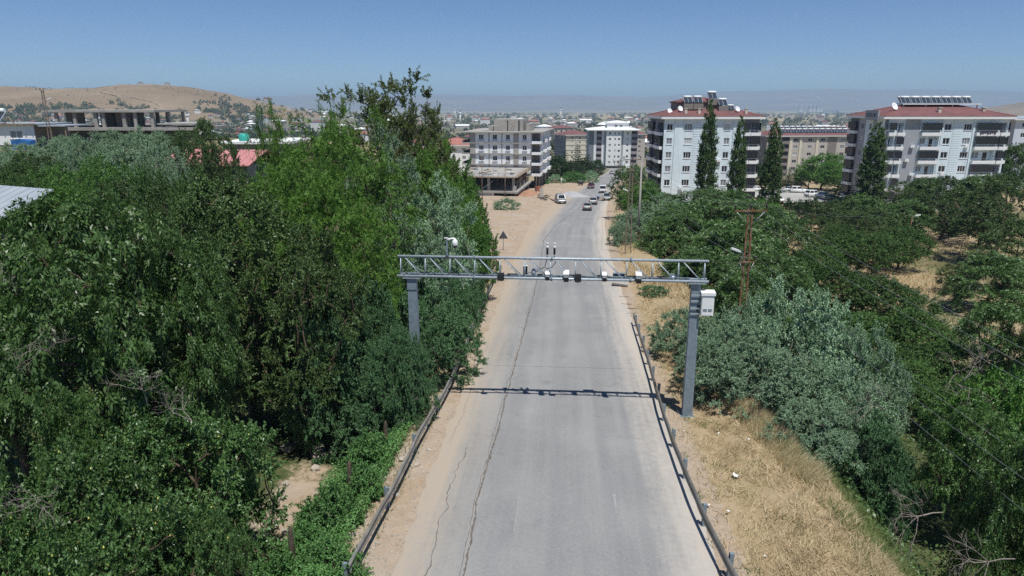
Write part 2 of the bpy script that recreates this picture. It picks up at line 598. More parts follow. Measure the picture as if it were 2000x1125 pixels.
# ------------------------------------------------------------------ road
def road_material():
    m = bpy.data.materials.new('asphalt')
    m.use_nodes = True
    nt = m.node_tree
    b = nt.nodes['Principled BSDF']
    b.inputs['Roughness'].default_value = 0.88
    b.inputs['Specular IOR Level'].default_value = 0.2
    tc = nt.nodes.new('ShaderNodeTexCoord')
    P = tc.outputs['Object']
    lat = node_attr(nt, 'lat')
    run = node_attr(nt, 'run')
    cmb = nt.nodes.new('ShaderNodeCombineXYZ')
    nt.links.new(lat, cmb.inputs[0])
    nt.links.new(node_math(nt, 'MULTIPLY', run, 0.035), cmb.inputs[1])
    streak = node_noise(nt, cmb.outputs[0], 1.7, 6, 0.65)
    patch = node_noise(nt, P, 0.23, 6, 0.6)
    fine = node_noise(nt, P, 55.0, 3, 0.8)
    mid = node_noise(nt, P, 3.2, 6, 0.75)
    col = node_mix(nt, node_map(nt, streak, 0.28, 0.72), (0.152, 0.152, 0.155), (0.262, 0.256, 0.25))
    col = node_mix(nt, node_map(nt, patch, 0.42, 0.7, 0, 0.5), col, (0.345, 0.335, 0.325))
    col = node_mix(nt, node_map(nt, mid, 0.25, 0.75, 0, 0.35), col, (0.195, 0.195, 0.20))
    col = node_mix(nt, node_map(nt, fine, 0.3, 0.75, 0, 0.28), col, (0.46, 0.45, 0.44))
    trk = nt.nodes.new('ShaderNodeMath')
    trk.operation = 'COSINE'
    nt.links.new(node_math(nt, 'MULTIPLY', node_math(nt, 'ADD', lat, node_map(nt, patch, 0.2, 0.8, -0.5, 0.5)), 3.4), trk.inputs[0])
    col = node_mix(nt, node_map(nt, trk.outputs[0], 0.1, 1.0, 0, 0.22), col, (0.14, 0.142, 0.15))
    blot = node_noise(nt, P, 0.9, 3, 0.5)
    col = node_mix(nt, node_map(nt, blot, 0.63, 0.72, 0, 0.28), col, (0.13, 0.13, 0.135))
    vorp = nt.nodes.new('ShaderNodeTexVoronoi')
    vorp.inputs['Scale'].default_value = 0.16
    nt.links.new(P, vorp.inputs['Vector'])
    sp_ = nt.nodes.new('ShaderNodeSeparateColor')
    nt.links.new(vorp.outputs['Color'], sp_.inputs[0])
    col = node_mix(nt, node_map(nt, sp_.outputs[0], 0.0, 1.0, 0, 0.16), col, (0.36, 0.355, 0.35))
    grit = node_noise(nt, P, 13.0, 4, 0.85)
    col = node_mix(nt, node_map(nt, grit, 0.5, 0.72, 0, 0.4), col, (0.40, 0.395, 0.385))
    col = node_mix(nt, node_map(nt, grit, 0.46, 0.28, 0, 0.4), col, (0.13, 0.13, 0.135))
    # dust blown in from both verges
    al = node_math(nt, 'ABSOLUTE', node_math(nt, 'SUBTRACT', lat, 0.15))
    dw = node_math(nt, 'ADD', al, node_map(nt, mid, 0.2, 0.8, -0.55, 0.55))
    dw = node_math(nt, 'ADD', dw, node_map(nt, streak, 0.2, 0.8, -0.7, 0.7))
    dust = node_mix(nt, node_map(nt, lat, -1.0, 1.0), (0.40, 0.345, 0.28), (0.56, 0.50, 0.43))
    col = node_mix(nt, node_map(nt, dw, 2.7, 4.7, 0, 0.9), col, dust)
    col = node_mix(nt, node_map(nt, dw, 4.0, 5.3, 0, 0.85), col, (0.41, 0.325, 0.24))
    nt.links.new(col, b.inputs['Base Color'])
    bp = nt.nodes.new('ShaderNodeBump')
    bp.inputs['Strength'].default_value = 0.35
    bp.inputs['Distance'].default_value = 0.01
    nt.links.new(fine, bp.inputs['Height'])
    nt.links.new(bp.outputs[0], b.inputs['Normal'])
    return m
def road_half(y):
    wl_ = np.interp(y, [0, 30, 60, 80, 104, 140, 165, 185, 350], [4.5, 4.6, 4.8, 5.4, 6.4, 6.4, 5.0, 4.2, 4.0])
    wr_ = np.interp(y, [0, 30, 60, 104, 140, 180, 350], [4.5, 4.6, 4.9, 5.1, 5.0, 4.3, 4.0])
    return wl_, wr_
ry = np.concatenate([np.arange(-20, 60, 0.5), np.arange(60, 349, 2.0)])
k = np.linspace(-1, 1, 23)
RY, K = np.meshgrid(ry, k, indexing='ij')
wl_, wr_ = road_half(RY)
jit = 0.16 * nz2(RY, RY * 0.3, 1.1, 0.5) + 0.12 * nz2(RY, RY, 3.1, 1.5)
jit2 = 0.10 * nz2(RY, RY * 0.3, 1.3, 3.5) + 0.07 * nz2(RY, RY, 2.7, 2.5)
U = np.where(K < 0, K * (wl_ + jit), K * (wr_ + jit2))
RX = xc(RY) + U
RZ = zr(RY) + 0.022 + 0.03 * (1 - K * K)
def road_z(x, y):
    u = x - float(xc(y))
    w = road_half(y)
    kk = u / float(w[0] if u < 0 else w[1])
    return float(zr(y)) + 0.022 + 0.03 * (1 - min(1, kk * kk))
me = grid_mesh('road', RX, RY, RZ, road_material())
fattr(me, 'lat', U)
fattr(me, 'run', RY)
road = tag(put('road', me), 'sun-bleached grey asphalt road running down to the town', None, None, 'structure')

def ribbon(name, pts, width, m, lift=0.006, jit=0.05, seed=1, step=0.18, parent=road, alpha=None):
    """narrow strip that follows the road surface along pts (x, y)"""
    rg = random.Random(seed)
    P = np.array(pts, dtype=float)
    seg = np.r_[0, np.cumsum(np.hypot(*np.diff(P, axis=0).T))]
    n = max(2, int(seg[-1] / step))
    s = np.linspace(0, seg[-1], n)
    x = np.interp(s, seg, P[:, 0])
    y = np.interp(s, seg, P[:, 1])
    j = 0.0
    vs_, fs = [], []
    for i in range(n):
        j = j * 0.75 + rg.gauss(0, jit)
        w = width * (0.35 + 0.9 * rg.random()) / 2
        dx = x[min(i + 1, n - 1)] - x[max(i - 1, 0)]
        dy = y[min(i + 1, n - 1)] - y[max(i - 1, 0)]
        l = math.hypot(dx, dy)
        nx, ny = dy / l, -dx / l
        for sgn in (-1, 1):
            px, py = x[i] + nx * (j + sgn * w), y[i] + ny * (j + sgn * w)
            vs_.append((px, py, road_z(px, py) + lift))
        if i:
            fs.append((2 * i - 2, 2 * i - 1, 2 * i + 1, 2 * i))
    mb = MB()
    mb.add(vs_, fs)
    me_ = bpy.data.meshes.new(name)
    me_.from_pydata(mb.v, [], mb.f)
    me_.materials.append(m)
    o = put(name, me_, parent)
    return o
crack_shadow_m = mat('crack_and_shadow_fill', (0.155, 0.135, 0.115), 0.95, var=0.4, scale=6)
worn_m = mat('worn_paint', (0.30, 0.30, 0.30), 0.9, var=0.25, scale=4)
main = [(-1.55, 12), (-1.34, 16.1), (-1.06, 21.05), (-0.62, 25.2), (-0.24, 29.75), (0.44, 37.15), (1.52, 48.8), (2.72, 64.35), (4.0, 84.7), (6.68, 103.7), (10.4, 119.8), (13.96, 137.45)]
ribbon('crack_and_shadow', main, 0.07, crack_shadow_m, seed=3, jit=0.014, step=0.12)
rgc = random.Random(77)
for k_ in range(16):
    t_ = rgc.uniform(13, 48)
    x_ = float(np.interp(t_, [p[1] for p in main], [p[0] for p in main]))
    l_ = rgc.uniform(0.25, 0.9)
    a_ = rgc.choice((-1, 1)) * rgc.uniform(0.3, 1.0)
    ribbon('crack_and_shadow', [(x_, t_), (x_ + l_ * math.sin(a_) * 0.6, t_ + l_ * math.cos(a_)), (x_ + l_ * math.sin(a_), t_ + 1.6 * l_ * math.cos(a_))], 0.02, crack_shadow_m, seed=200 + k_, jit=0.02, step=0.1)
ribbon('crack_and_shadow', [(x - 0.10, y) for x, y in main[:7]], 0.022, crack_shadow_m, seed=9, jit=0.018)
ribbon('crack_and_shadow', [(-2.62, 13), (-2.42, 16.25), (-2.34, 17.45), (-2.18, 19.7), (-2.13, 21.05), (-1.95, 22.15), (-1.7, 24.0)], 0.034, crack_shadow_m, seed=5, jit=0.03)
ribbon('crack_and_shadow', [(-2.45, 24.5), (-2.2, 27.0), (-2.0, 29.5), (-1.9, 33), (-1.4, 38)], 0.014, crack_shadow_m, seed=6, jit=0.03)
ribbon('crack_and_shadow', [(-2.2, 34.1), (0.5, 33.75), (3.0, 33.5), (6.4, 33.3)], 0.022, crack_shadow_m, seed=8, jit=0.02)  # thin dark ribbon painted in as the shadow of an overhead wire
ribbon('crack_and_shadow', [(9.6, 69), (11.0, 69.6)], 0.07, crack_shadow_m, seed=11, jit=0.05)
ribbon('crack_and_shadow', [(7.5, 84), (12.0, 83.2)], 0.05, crack_shadow_m, seed=12, jit=0.05)
ribbon('crack_and_shadow', [(14.2, 112), (17.0, 111.2)], 0.16, crack_shadow_m, seed=13, jit=0.05)
for i, (x, y) in enumerate([(9.15, 50.6), (8.95, 48.2), (9.1, 46.8), (8.9, 45.4)]):
    ribbon('crack_and_shadow', [(x - 0.9, y), (x - 0.15, y - 0.1)], 0.12, crack_shadow_m, seed=20 + i, jit=0.04)
ribbon('lane_mark', [(0.05, 18.0), (0.25, 20.4)], 0.05, worn_m, seed=31, jit=0.0)
ribbon('lane_mark', [(3.35, 19.2), (3.42, 20.4)], 0.11, worn_m, seed=33, jit=0.0)
ribbon('lane_mark', [(2.2, 66.0), (3.2, 78.0)], 0.12, worn_m, seed=35, jit=0.0)

# ------------------------------------------------------------------ tree builder
def unit(a):
    return a / np.maximum(np.linalg.norm(a, axis=-1, keepdims=True), 1e-9)
def leaf_quads(pos, d, n, L, W, fold=0.25, droop=0.15):
    """one folded lozenge (two triangles) per leaf"""
    d = unit(d)
    side = unit(np.cross(d, n))
    nn = np.cross(side, d)
    L = np.asarray(L).reshape(-1, 1) * np.ones((len(pos), 1))
    W = np.asarray(W).reshape(-1, 1) * np.ones((len(pos), 1))
    midp = pos + d * L * 0.45
    out = np.empty((len(pos), 4, 3))
    out[:, 0] = pos
    out[:, 1] = midp + side * W * 0.5 + nn * W * fold
    out[:, 2] = pos + d * L - np.array([0, 0, 1.0]) * L * droop
    out[:, 3] = midp - side * W * 0.5 + nn * W * fold
    return out.reshape(-1, 3)

def skeleton(rs, clumps, H, zb, lean=0.06, trunk_top=0.8, trunk_r=0.16, forks=1):
    """trunk plus limbs that reach every clump; returns [(path points, radii)]"""
    nodes, par = [], []
    nseg = 7
    px, py = 0.0, 0.0
    dx, dy = rs.normal(0, lean, 2)
    for i in range(nseg + 1):
        t_ = i / nseg
        nodes.append(np.array([px, py, t_ * H * trunk_top]))
        par.append(i - 1)
        px += dx * H / nseg + rs.normal(0, 0.018) * H
        py += dy * H / nseg + rs.normal(0, 0.018) * H
    order = np.argsort(np.linalg.norm(clumps - np.array([0, 0, zb]), axis=1))
    leafn = []
    for k in order:
        c = clumps[k]
        A = np.array(nodes)
        v = c - A
        dist = np.linalg.norm(v, axis=1)
        cost = dist + 1.2 * np.maximum(0, A[:, 2] - c[2] + 0.35 * dist) + np.where(A[:, 2] < zb * 0.55, 50, 0)
        j = int(np.argmin(cost))
        p0 = A[j]
        m1 = p0 + (c - p0) * 0.5 + np.array([0, 0, 0.10]) * dist[j] + rs.normal(0, 0.05, 3) * dist[j]
        nodes.append(m1)
        par.append(j)
        nodes.append(c.copy())
        par.append(len(nodes) - 2)
        leafn.append(len(nodes) - 1)
    w = np.zeros(len(nodes))
    for l in leafn:
        i = l
        while i >= 0:
            w[i] += 1
            i = par[i]
    rad_ = trunk_r * np.sqrt(np.maximum(w, 0.4) / max(1, len(leafn)))
    rad_ = np.maximum(rad_, 0.012)
    return nodes, par, rad_

def wood_mesh(name, nodes, par, rad_, m, sides=5, minr=0.0):
    vs_, fs = [], []
    for i, p in enumerate(par):
        if p < 0 or rad_[i] < minr:
            continue
        a, b = Vector(nodes[p]), Vector(nodes[i])
        d = b - a
        if d.length < 1e-4:
            continue
        q = d.to_track_quat('Z', 'Y')
        o = len(vs_)
        r0 = min(rad_[p], rad_[i] * 1.35)
        for pt, r in ((a, r0), (b, rad_[i])):
            for k_ in range(sides):
                an = 2 * math.pi * k_ / sides
                vs_.append(pt + q @ Vector((math.cos(an) * r, math.sin(an) * r, 0)))
        for k_ in range(sides):
            fs.append((o + k_, o + (k_ + 1) % sides, o + sides + (k_ + 1) % sides, o + sides + k_))
    me_ = bpy.data.meshes.new(name)
    me_.from_pydata([tuple(v) for v in vs_], [], fs)
    me_.polygons.foreach_set('use_smooth', np.ones(len(fs), dtype=bool))
    me_.materials.append(m)
    return me_

def make_tree(name, seed, H, Rc, zb, leafm, barkm, clumps=90, shoots=9, leaves=10, leaf=(0.09, 0.045), clump_r=0.75,
              profile='round', pinnate=0, rachis=0.3, up=0.35, droop=0.35, lobes=0.28, shell=0.45, trunk_r=0.16,
              flat=1.0, trunk_top=0.8, lean=0.05, fold=0.25, fruit=None, levels=None, leafn=0.3, billow=0, br=0.42):
    """returns dict of meshes: crown, trunk (and fruit)"""
    rs = np.random.RandomState(seed)
    # ---- clump centres inside the crown's outline
    t_ = rs.rand(clumps * 4)
    an = rs.rand(clumps * 4) * 2 * np.pi
    if profile == 'round':
        pr = np.sqrt(np.clip(1 - (2 * t_ - 1) ** 2, 0, 1)) ** 0.8
        pr = pr * (1.08 - 0.25 * t_)
    elif profile == 'dome':
        pr = np.sqrt(np.clip(1 - t_ ** 2.2, 0, 1)) * (0.75 + 0.25 * sm(0, 0.25, t_))
    elif profile == 'vase':
        pr = 0.45 + 0.75 * t_ - 0.55 * np.clip(t_ - 0.6, 0, 1) / 0.4
    elif profile == 'column':
        pr = np.clip((0.6 + 0.4 * sm(0, 0.2, t_)) * np.sqrt(np.clip(1.02 - t_ ** 5.0, 0, 1)), 0.1, 1)
    elif profile == 'cone':
        pr = np.clip(1.05 - t_, 0.05, 1)
    ph = rs.rand(6) * 6.28
    lob = 1 + lobes * (np.sin(2 * an + ph[0] + 3 * t_) * 0.6 + np.sin(3 * an + ph[1] - 5 * t_) * 0.5 + np.sin(5 * an + ph[2] + 9 * t_) * 0.45)
    if levels:
        t_ = (np.floor(t_ * levels) + 0.5 + rs.normal(0, 0.13, len(t_))) / levels
    q = shell + (1 - shell) * np.sqrt(rs.rand(len(t_)))
    rr_ = Rc * pr * lob * q
    top_j = 1 + 0.12 * np.sin(3 * an + ph[3]) + 0.08 * np.sin(7 * an + ph[4])
    pts = np.stack([rr_ * np.cos(an), rr_ * np.sin(an), zb + (H - zb) * np.clip(t_, 0, 1.02) * (1 + (top_j - 1) * t_)], -1)
    lobe_d = None
    if billow:
        # the crown is a heap of rounded lobes with deep creases between them
        hz_ = (H - zb) / 2
        lc = []
        tries_ = 0
        while len(lc) < billow and tries_ < 4000:
            tries_ += 1
            d_ = unit(rs.normal(0, 1, 3))
            if profile == 'dome' and d_[2] < -0.15:
                continue
            if d_[2] < -0.75:
                continue
            if all(np.dot(d_, e_) < 0.80 - 0.0008 * tries_ * 0 for e_ in [c_[0] for c_ in lc]) or tries_ > 1500:
                lc.append((d_, 0.58 + 0.16 * rs.rand(), br * (0.75 + 0.5 * rs.rand())))
        cz_ = zb + hz_ if profile != 'dome' else zb + hz_ * 0.55
        vz = hz_ if profile != 'dome' else hz_ * 1.45
        k_ = rs.randint(0, len(lc), len(pts))
        dd_ = unit(rs.normal(0, 1, (len(pts), 3)) + np.array([0, 0, 0.35]))
        base_d = np.array([lc[i][0] for i in k_])
        dd_ = unit(dd_ + base_d * 0.55)
        rad0 = np.array([lc[i][1] for i in k_])[:, None]
        rad1 = np.array([lc[i][2] for i in k_])[:, None] * (0.72 + 0.28 * rs.rand(len(pts), 1))
        if profile == 'round':
            # upper lobes overhang the lower ones
            sk_ = (1 - 0.45 * sm(-0.15, 0.7, -base_d[:, 2]))[:, None]
            rad0 = rad0 * np.concatenate([sk_, sk_, np.ones_like(sk_)], 1)
            rad1 = rad1 * (0.75 + 0.25 * sk_)
        pts = np.array([0, 0, cz_]) + base_d * rad0 * np.array([Rc, Rc, vz]) + dd_ * rad1 * np.array([Rc, Rc, min(vz, Rc * 1.2)])
        lobe_d = dd_
    # thin out so that clumps keep apart (blue-noise-ish)
    keep = [0]
    for i in range(1, len(pts)):
        dd = np.linalg.norm((pts[keep] - pts[i]) * np.array([1, 1, 1 / flat]), axis=1).min()
        if dd > clump_r * (0.75 - 0.6 * (i / len(pts))) or len(pts) - i <= clumps - len(keep):
            keep.append(i)
        if len(keep) >= clumps:
            break
    cl = pts[keep]
    n = len(cl)
    nodes, par, rad_ = skeleton(rs, cl, H, zb, lean, trunk_top, trunk_r)
    wood = wood_mesh(name + '_wood', nodes, par, rad_, barkm)
    # ---- shoots
    axis = np.stack([np.zeros(n), np.zeros(n), zb + (H - zb) * 0.35 * np.ones(n)], -1)
    outd = unit((cl - axis) * np.array([1, 1, 0.8]))
    if lobe_d is not None:
        outd = lobe_d[keep]
    cs = clump_r * (0.7 + 0.6 * rs.rand(n))
    S = shoots
    sd = outd[:, None, :] * 0.75 + np.array([0, 0, up]) + rs.normal(0, 0.58, (n, S, 3)) * np.array([1, 1, flat])
    sd = unit(sd)
    sl = cs[:, None] * (0.55 + 0.75 * rs.rand(n, S))
    so = cl[:, None, :] + rs.normal(0, 0.16, (n, S, 3)) * cs[:, None, None]
    # ---- leaves along shoots
    Lv = leaves
    s_ = (np.arange(Lv)[None, None, :] + rs.rand(n, S, Lv)) / Lv
    s_ = 0.08 + 0.92 * s_ ** 0.8
    pos = so[:, :, None, :] + sd[:, :, None, :] * (sl[:, :, None] * s_)[..., None]
    pos = pos - np.array([0, 0, 1.0]) * ((s_ ** 2) * sl[:, :, None] * droop * 0.5)[..., None]
    rnd = rs.normal(0, 1, pos.shape)
    ld = unit(sd[:, :, None, :] * 0.55 + unit(rnd) * 0.85 + outd[:, None, None, :] * 0.25 - np.array([0, 0, droop]))
    nrm = unit(np.array([0, 0, leafn]) + rs.normal(0, 0.75, pos.shape) + outd[:, None, None, :] * 0.45)
    pos = pos.reshape(-1, 3)
    ld = ld.reshape(-1, 3)
    nrm = nrm.reshape(-1, 3)
    if pinnate:
        # each "leaf" is a frond: leaflets in pairs along a drooping rachis
        M_ = pinnate
        N = len(pos)
        side = unit(np.cross(ld, nrm))
        nn = np.cross(side, ld)
        rl = rachis * (0.75 + 0.5 * rs.rand(N, 1))
        P_, D_, N_ = [], [], []
        for k_ in range(M_):
            f = 0.2 + 0.8 * k_ / max(1, M_ - 1)
            sg = 1 if k_ % 2 == 0 else -1
            if k_ == M_ - 1:
                sg = 0
            pp = pos + ld * rl * f - np.array([0, 0, 1.0]) * rl * f * f * droop
            P_.append(pp)
            D_.append(unit(ld * 0.55 + side * sg * 0.9 - np.array([0, 0, droop * 0.7]) + rs.normal(0, 0.14, (N, 3))))
            N_.append(unit(nn + rs.normal(0, 0.25, (N, 3))))
        pos = np.concatenate(P_)
        ld = np.concatenate(D_)
        nrm = np.concatenate(N_)
    sz = 0.5 + 0.95 * rs.rand(len(pos)) ** 0.8
    q_ = leaf_quads(pos, ld, nrm, leaf[0] * sz, leaf[1] * sz, fold, 0.12)
    crown = fast_mesh(name + '_crown', q_, 4, leafm)
    res = {'crown': crown, 'trunk': wood}
    if fruit:
        num, r_, fm = fruit
        idx = rs.choice(len(pos), num)
        mb = MB()
        for i in idx:
            c = pos[i] - np.array([0, 0, 0.05])
            r2 = r_ * (0.8 + 0.4 * rs.rand())
            vs_ = [c + np.array(v) * r2 for v in ((1, 0, 0), (0, 1, 0), (-1, 0, 0), (0, -1, 0), (0, 0, 1), (0, 0, -1))]
            mb.add(vs_, [(0, 1, 4), (1, 2, 4), (2, 3, 4), (3, 0, 4), (1, 0, 5), (2, 1, 5), (3, 2, 5), (0, 3, 5)], True)
        res['fruit'] = mb.mesh(name + '_fruit', fm)
    return res

def make_conifer(name, seed, H, Rb, leafm, barkm, tiers=16, per=9, needles=60, dense=1.0):
    """whorls of drooping boughs, each hung with needle sprays"""
    rs = np.random.RandomState(seed)
    nodes = [np.array([0, 0, 0.0]), np.array([rs.normal(0, .05), rs.normal(0, .05), H * 0.5]), np.array([0, 0, H])]
    par = [-1, 0, 1]
    rad_ = [0.14, 0.10, 0.02]
    P_, D_, N_, Ls = [], [], [], []
    for t_ in np.linspace(0.10, 0.985, tiers):
        z = t_ * H
        rb = Rb * (1 - t_) ** 0.85 * (0.85 + 0.3 * rs.rand()) + 0.12
        m_ = max(4, int(per * (1 - 0.4 * t_)))
        for j in range(m_):
            a = 2 * np.pi * (j + rs.rand() * 0.8) / m_
            l = rb * (0.75 + 0.45 * rs.rand())
            d = np.array([math.cos(a), math.sin(a), 0.10 + 0.5 * t_ - 0.25 * (1 - t_)])
            p0 = np.array([0, 0, z])
            p1 = p0 + d * l
            nodes.append(p0)
            par.append(-1)
            rad_.append(0.03)
            nodes.append(p1)
            par.append(len(nodes) - 2)
            rad_.append(0.012)
            k_ = int(needles * dense * (0.35 + l / Rb))
            f = rs.rand(k_) ** 0.75
            p = p0 + d * l * f[:, None]
            p[:, 2] -= 0.12 * l * f ** 2
            sdv = np.array([-math.sin(a), math.cos(a), 0])
            dirn = d * 0.7 + sdv * (rs.rand(k_, 1) * 2 - 1) * 1.2 + rs.normal(0, 0.25, (k_, 3)) - np.array([0, 0, 0.18])
            P_.append(p)
            D_.append(dirn)
            N_.append(np.array([0, 0, 1.0]) + rs.normal(0, 0.4, (k_, 3)))
            Ls.append(0.16 + 0.30 * l * (1 - f) * 0.5 + 0.12 * rs.rand(k_))
    pos = np.concatenate(P_)
    L = np.concatenate(Ls)
    q_ = leaf_quads(pos, np.concatenate(D_), np.concatenate(N_), L, L * 0.28, 0.2, 0.15)
    return {'crown': fast_mesh(name + '_crown', q_, 4, leafm), 'trunk': wood_mesh(name + '_wood', nodes, par, rad_, barkm)}

def make_bare(name, seed, H, barkm, depth=5, spread=0.55, r0=0.07, upb=0.15, n0=2):
    """leafless branching"""
    rg = random.Random(seed)
    nodes, par, rad_ = [np.zeros(3)], [-1], [r0]
    def grow(i, d, l, r, k_):
        if k_ == 0:
            return
        p = nodes[i]
        cur = i
        for s_ in range(2):
            d = unit(d + np.array([rg.gauss(0, .16), rg.gauss(0, .16), rg.gauss(0, .12) + upb * 0.3]))
            p = p + d * l * 0.5
            nodes.append(p)
            par.append(cur)
            rad_.append(r * (1 - 0.2 * s_))
            cur = len(nodes) - 1
        for s_ in range(rg.choice((2, 3, 3))):
            d2 = unit(d + np.array([rg.gauss(0, spread), rg.gauss(0, spread), rg.gauss(0, spread * 0.6) + upb]))
            grow(cur, d2, l * (0.62 + 0.25 * rg.random()), r * 0.62, k_ - 1)
    for s_ in range(n0):
        grow(0, unit(np.array([rg.gauss(0, .25), rg.gauss(0, .25), 1.0])), H * 0.33, r0, depth)
    return {'trunk': wood_mesh(name + '_wood', nodes, par, rad_, barkm, 4)}

def blades(name, x, y, z, h, w, m, lean=0.6, seed=1, lie=None):
    """thin grass blades, one triangle each"""
    rs = np.random.RandomState(seed)
    n = len(x)
    a = rs.rand(n) * 2 * np.pi
    base = np.stack([x, y, z], -1)
    wv = np.stack([np.cos(a), np.sin(a), np.zeros(n)], -1) * (w * (0.6 + 0.8 * rs.rand(n)))[:, None]
    ld = rs.normal(0, lean, (n, 2))
    if lie is not None:
        ld = ld + np.asarray(lie)
    tipd = unit(np.concatenate([ld, np.ones((n, 1))], 1))
    tip = base + tipd * (h * (0.6 + 0.8 * rs.rand(n)))[:, None]
    v = np.empty((n, 3, 3))
    v[:, 0] = base - wv
    v[:, 1] = base + wv
    v[:, 2] = tip
    return fast_mesh(name, v.reshape(-1, 3), 3, m)

# ------------------------------------------------------------------ kinds of tree
bark = mat('bark', (0.12, 0.085, 0.06), 0.95, var=0.4, scale=4, bump=0.5, bscale=18)
bark_grey = mat('bark_grey', (0.24, 0.21, 0.18), 0.95, var=0.35, scale=4)
dead_wood = mat('dead_wood', (0.25, 0.215, 0.185), 0.95, var=0.35, scale=5)
LM = {
    'walnut': leaf_mat('leaf_walnut', (0.0473, 0.1080, 0.0247), (0.1161, 0.1998, 0.0589), 0.14, 0.42, spec=0.45),
    'plum': leaf_mat('leaf_plum', (0.0516, 0.1242, 0.0285), (0.1376, 0.2376, 0.0808), 0.15, 0.42, spec=0.45),
    'elm': leaf_mat('leaf_elm', (0.0473, 0.0918, 0.0247), (0.1161, 0.1836, 0.0589), 0.12, 0.45, spec=0.4),
    'locust': leaf_mat('leaf_locust', (0.0645, 0.1566, 0.0209), (0.1505, 0.2700, 0.0522), 0.2),
    'airy': leaf_mat('leaf_airy', (0.09, 0.13, 0.045), (0.19, 0.225, 0.09), 0.3),
    'silver': leaf_mat('leaf_silver', (0.14, 0.255, 0.145), (0.36, 0.48, 0.315), 0.08, 0.6),
    'hedge': leaf_mat('leaf_hedge', (0.0559, 0.1350, 0.0522), (0.1419, 0.2538, 0.1187), 0.12),
    'poplar': leaf_mat('leaf_poplar', (0.055, 0.115, 0.035), (0.15, 0.22, 0.085), 0.18),
    'conifer': leaf_mat('leaf_conifer', (0.0189, 0.0486, 0.0247), (0.0430, 0.0842, 0.0427), 0.08),
    'pine': leaf_mat('leaf_pine', (0.0258, 0.0648, 0.0209), (0.0602, 0.1080, 0.0380), 0.1),
    'apricot': leaf_mat('leaf_apricot', (0.0473, 0.1080, 0.0247), (0.1118, 0.1944, 0.0570), 0.15),
    'bright': leaf_mat('leaf_bright', (0.0602, 0.1566, 0.0266), (0.1333, 0.2538, 0.0617), 0.18),
    'weed': leaf_mat('leaf_weed', (0.075, 0.19, 0.05), (0.17, 0.32, 0.11), 0.18),
}
fruit_m = mat('plum_fruit', (0.60, 0.58, 0.16), 0.45)
TREES = {}
TREES['walnut'] = make_tree('walnut', 11, 10.0, 3.6, 2.6, LM['walnut'], bark, 130, 8, 7, (0.16, 0.066), 0.85, 'round', 7, 0.36, 0.25, 0.55, trunk_r=0.2, billow=13)
TREES['walnut_b'] = make_tree('walnut_b', 23, 8.5, 3.4, 1.4, LM['walnut'], bark, 110, 8, 7, (0.16, 0.068), 0.85, 'dome', 7, 0.36, 0.25, 0.55, trunk_r=0.2, billow=11)
TREES['plum'] = make_tree('plum', 31, 6.0, 3.2, 0.6, LM['plum'], bark, 105, 14, 36, (0.115, 0.056), 0.72, 'dome', 0, 0.3, 0.45, 0.3, trunk_r=0.13, billow=12, fruit=(260, 0.04, fruit_m))
TREES['elm'] = make_tree('elm', 41, 10.0, 3.7, 1.5, LM['elm'], bark, 135, 15, 40, (0.10, 0.05), 0.66, 'round', 0, 0.3, 0.35, 0.3, trunk_r=0.18, billow=15, br=0.42)
TREES['locust'] = make_tree('locust', 53, 13.0, 4.6, 3.0, LM['locust'], bark, 150, 9, 6, (0.12, 0.05), 1.0, 'round', 9, 0.36, 0.2, 0.35, lobes=0.36, flat=0.45, trunk_r=0.2, shell=0.3, levels=8)
TREES['airy'] = make_tree('airy', 61, 15.5, 3.9, 6.5, LM['airy'], bark, 130, 13, 40, (0.125, 0.058), 0.85, 'vase', 0, 0.3, 0.4, 0.25, lobes=0.35, trunk_r=0.2, shell=0.25, trunk_top=0.7)
TREES['silver'] = make_tree('silver', 71, 9.0, 3.4, 0.8, LM['silver'], bark_grey, 140, 16, 40, (0.11, 0.040), 0.62, 'round', 0, 0.3, 0.35, 0.2, trunk_r=0.15, billow=15, br=0.42)
TREES['silver_bush'] = make_tree('silver_bush', 83, 5.0, 3.6, 0.2, LM['silver'], bark_grey, 175, 15, 38, (0.105, 0.040), 0.56, 'dome', 0, 0.3, 0.35, 0.15, trunk_r=0.09, trunk_top=0.5, billow=16, br=0.40)
TREES['hedge'] = make_tree('hedge', 91, 4.6, 2.7, 0.1, LM['hedge'], bark_grey, 115, 16, 40, (0.11, 0.038), 0.6, 'dome', 0, 0.3, 0.55, 0.5, trunk_r=0.07, trunk_top=0.5, billow=13, br=0.42)
TREES['poplar'] = make_tree('poplar', 101, 17.0, 1.75, 0.9, LM['poplar'], bark_grey, 420, 9, 16, (0.16, 0.12), 0.6, 'column', 0, 0.3, 0.7, 0.0, lobes=0.06, shell=0.25, trunk_r=0.17, trunk_top=0.95, lean=0.004)
TREES['conifer'] = make_conifer('conifer', 113, 9.0, 2.3, LM['conifer'], bark)
TREES['pine'] = make_tree('pine', 117, 7.0, 2.6, 1.4, LM['pine'], bark, 120, 10, 18, (0.30, 0.06), 0.75, 'round', 0, 0.3, 0.5, 0.0, trunk_r=0.14)
TREES['apricot'] = make_tree('apricot', 121, 6.0, 3.3, 1.1, LM['apricot'], bark, 150, 10, 24, (0.15, 0.075), 0.85, 'round', 0, 0.3, 0.3, 0.3, trunk_r=0.15, billow=12)
TREES['bright'] = make_tree('bright', 131, 8.5, 3.4, 1.0, LM['bright'], bark, 150, 10, 20, (0.17, 0.08), 0.8, 'round', 0, 0.3, 0.3, 0.35, trunk_r=0.15, billow=12)
TREES['shrub'] = make_tree('shrub', 141, 1.5, 1.2, 0.05, LM['weed'], bark_grey, 80, 10, 26, (0.085, 0.045), 0.4, 'dome', 0, 0.3, 0.7, 0.1, trunk_r=0.03, trunk_top=0.5)
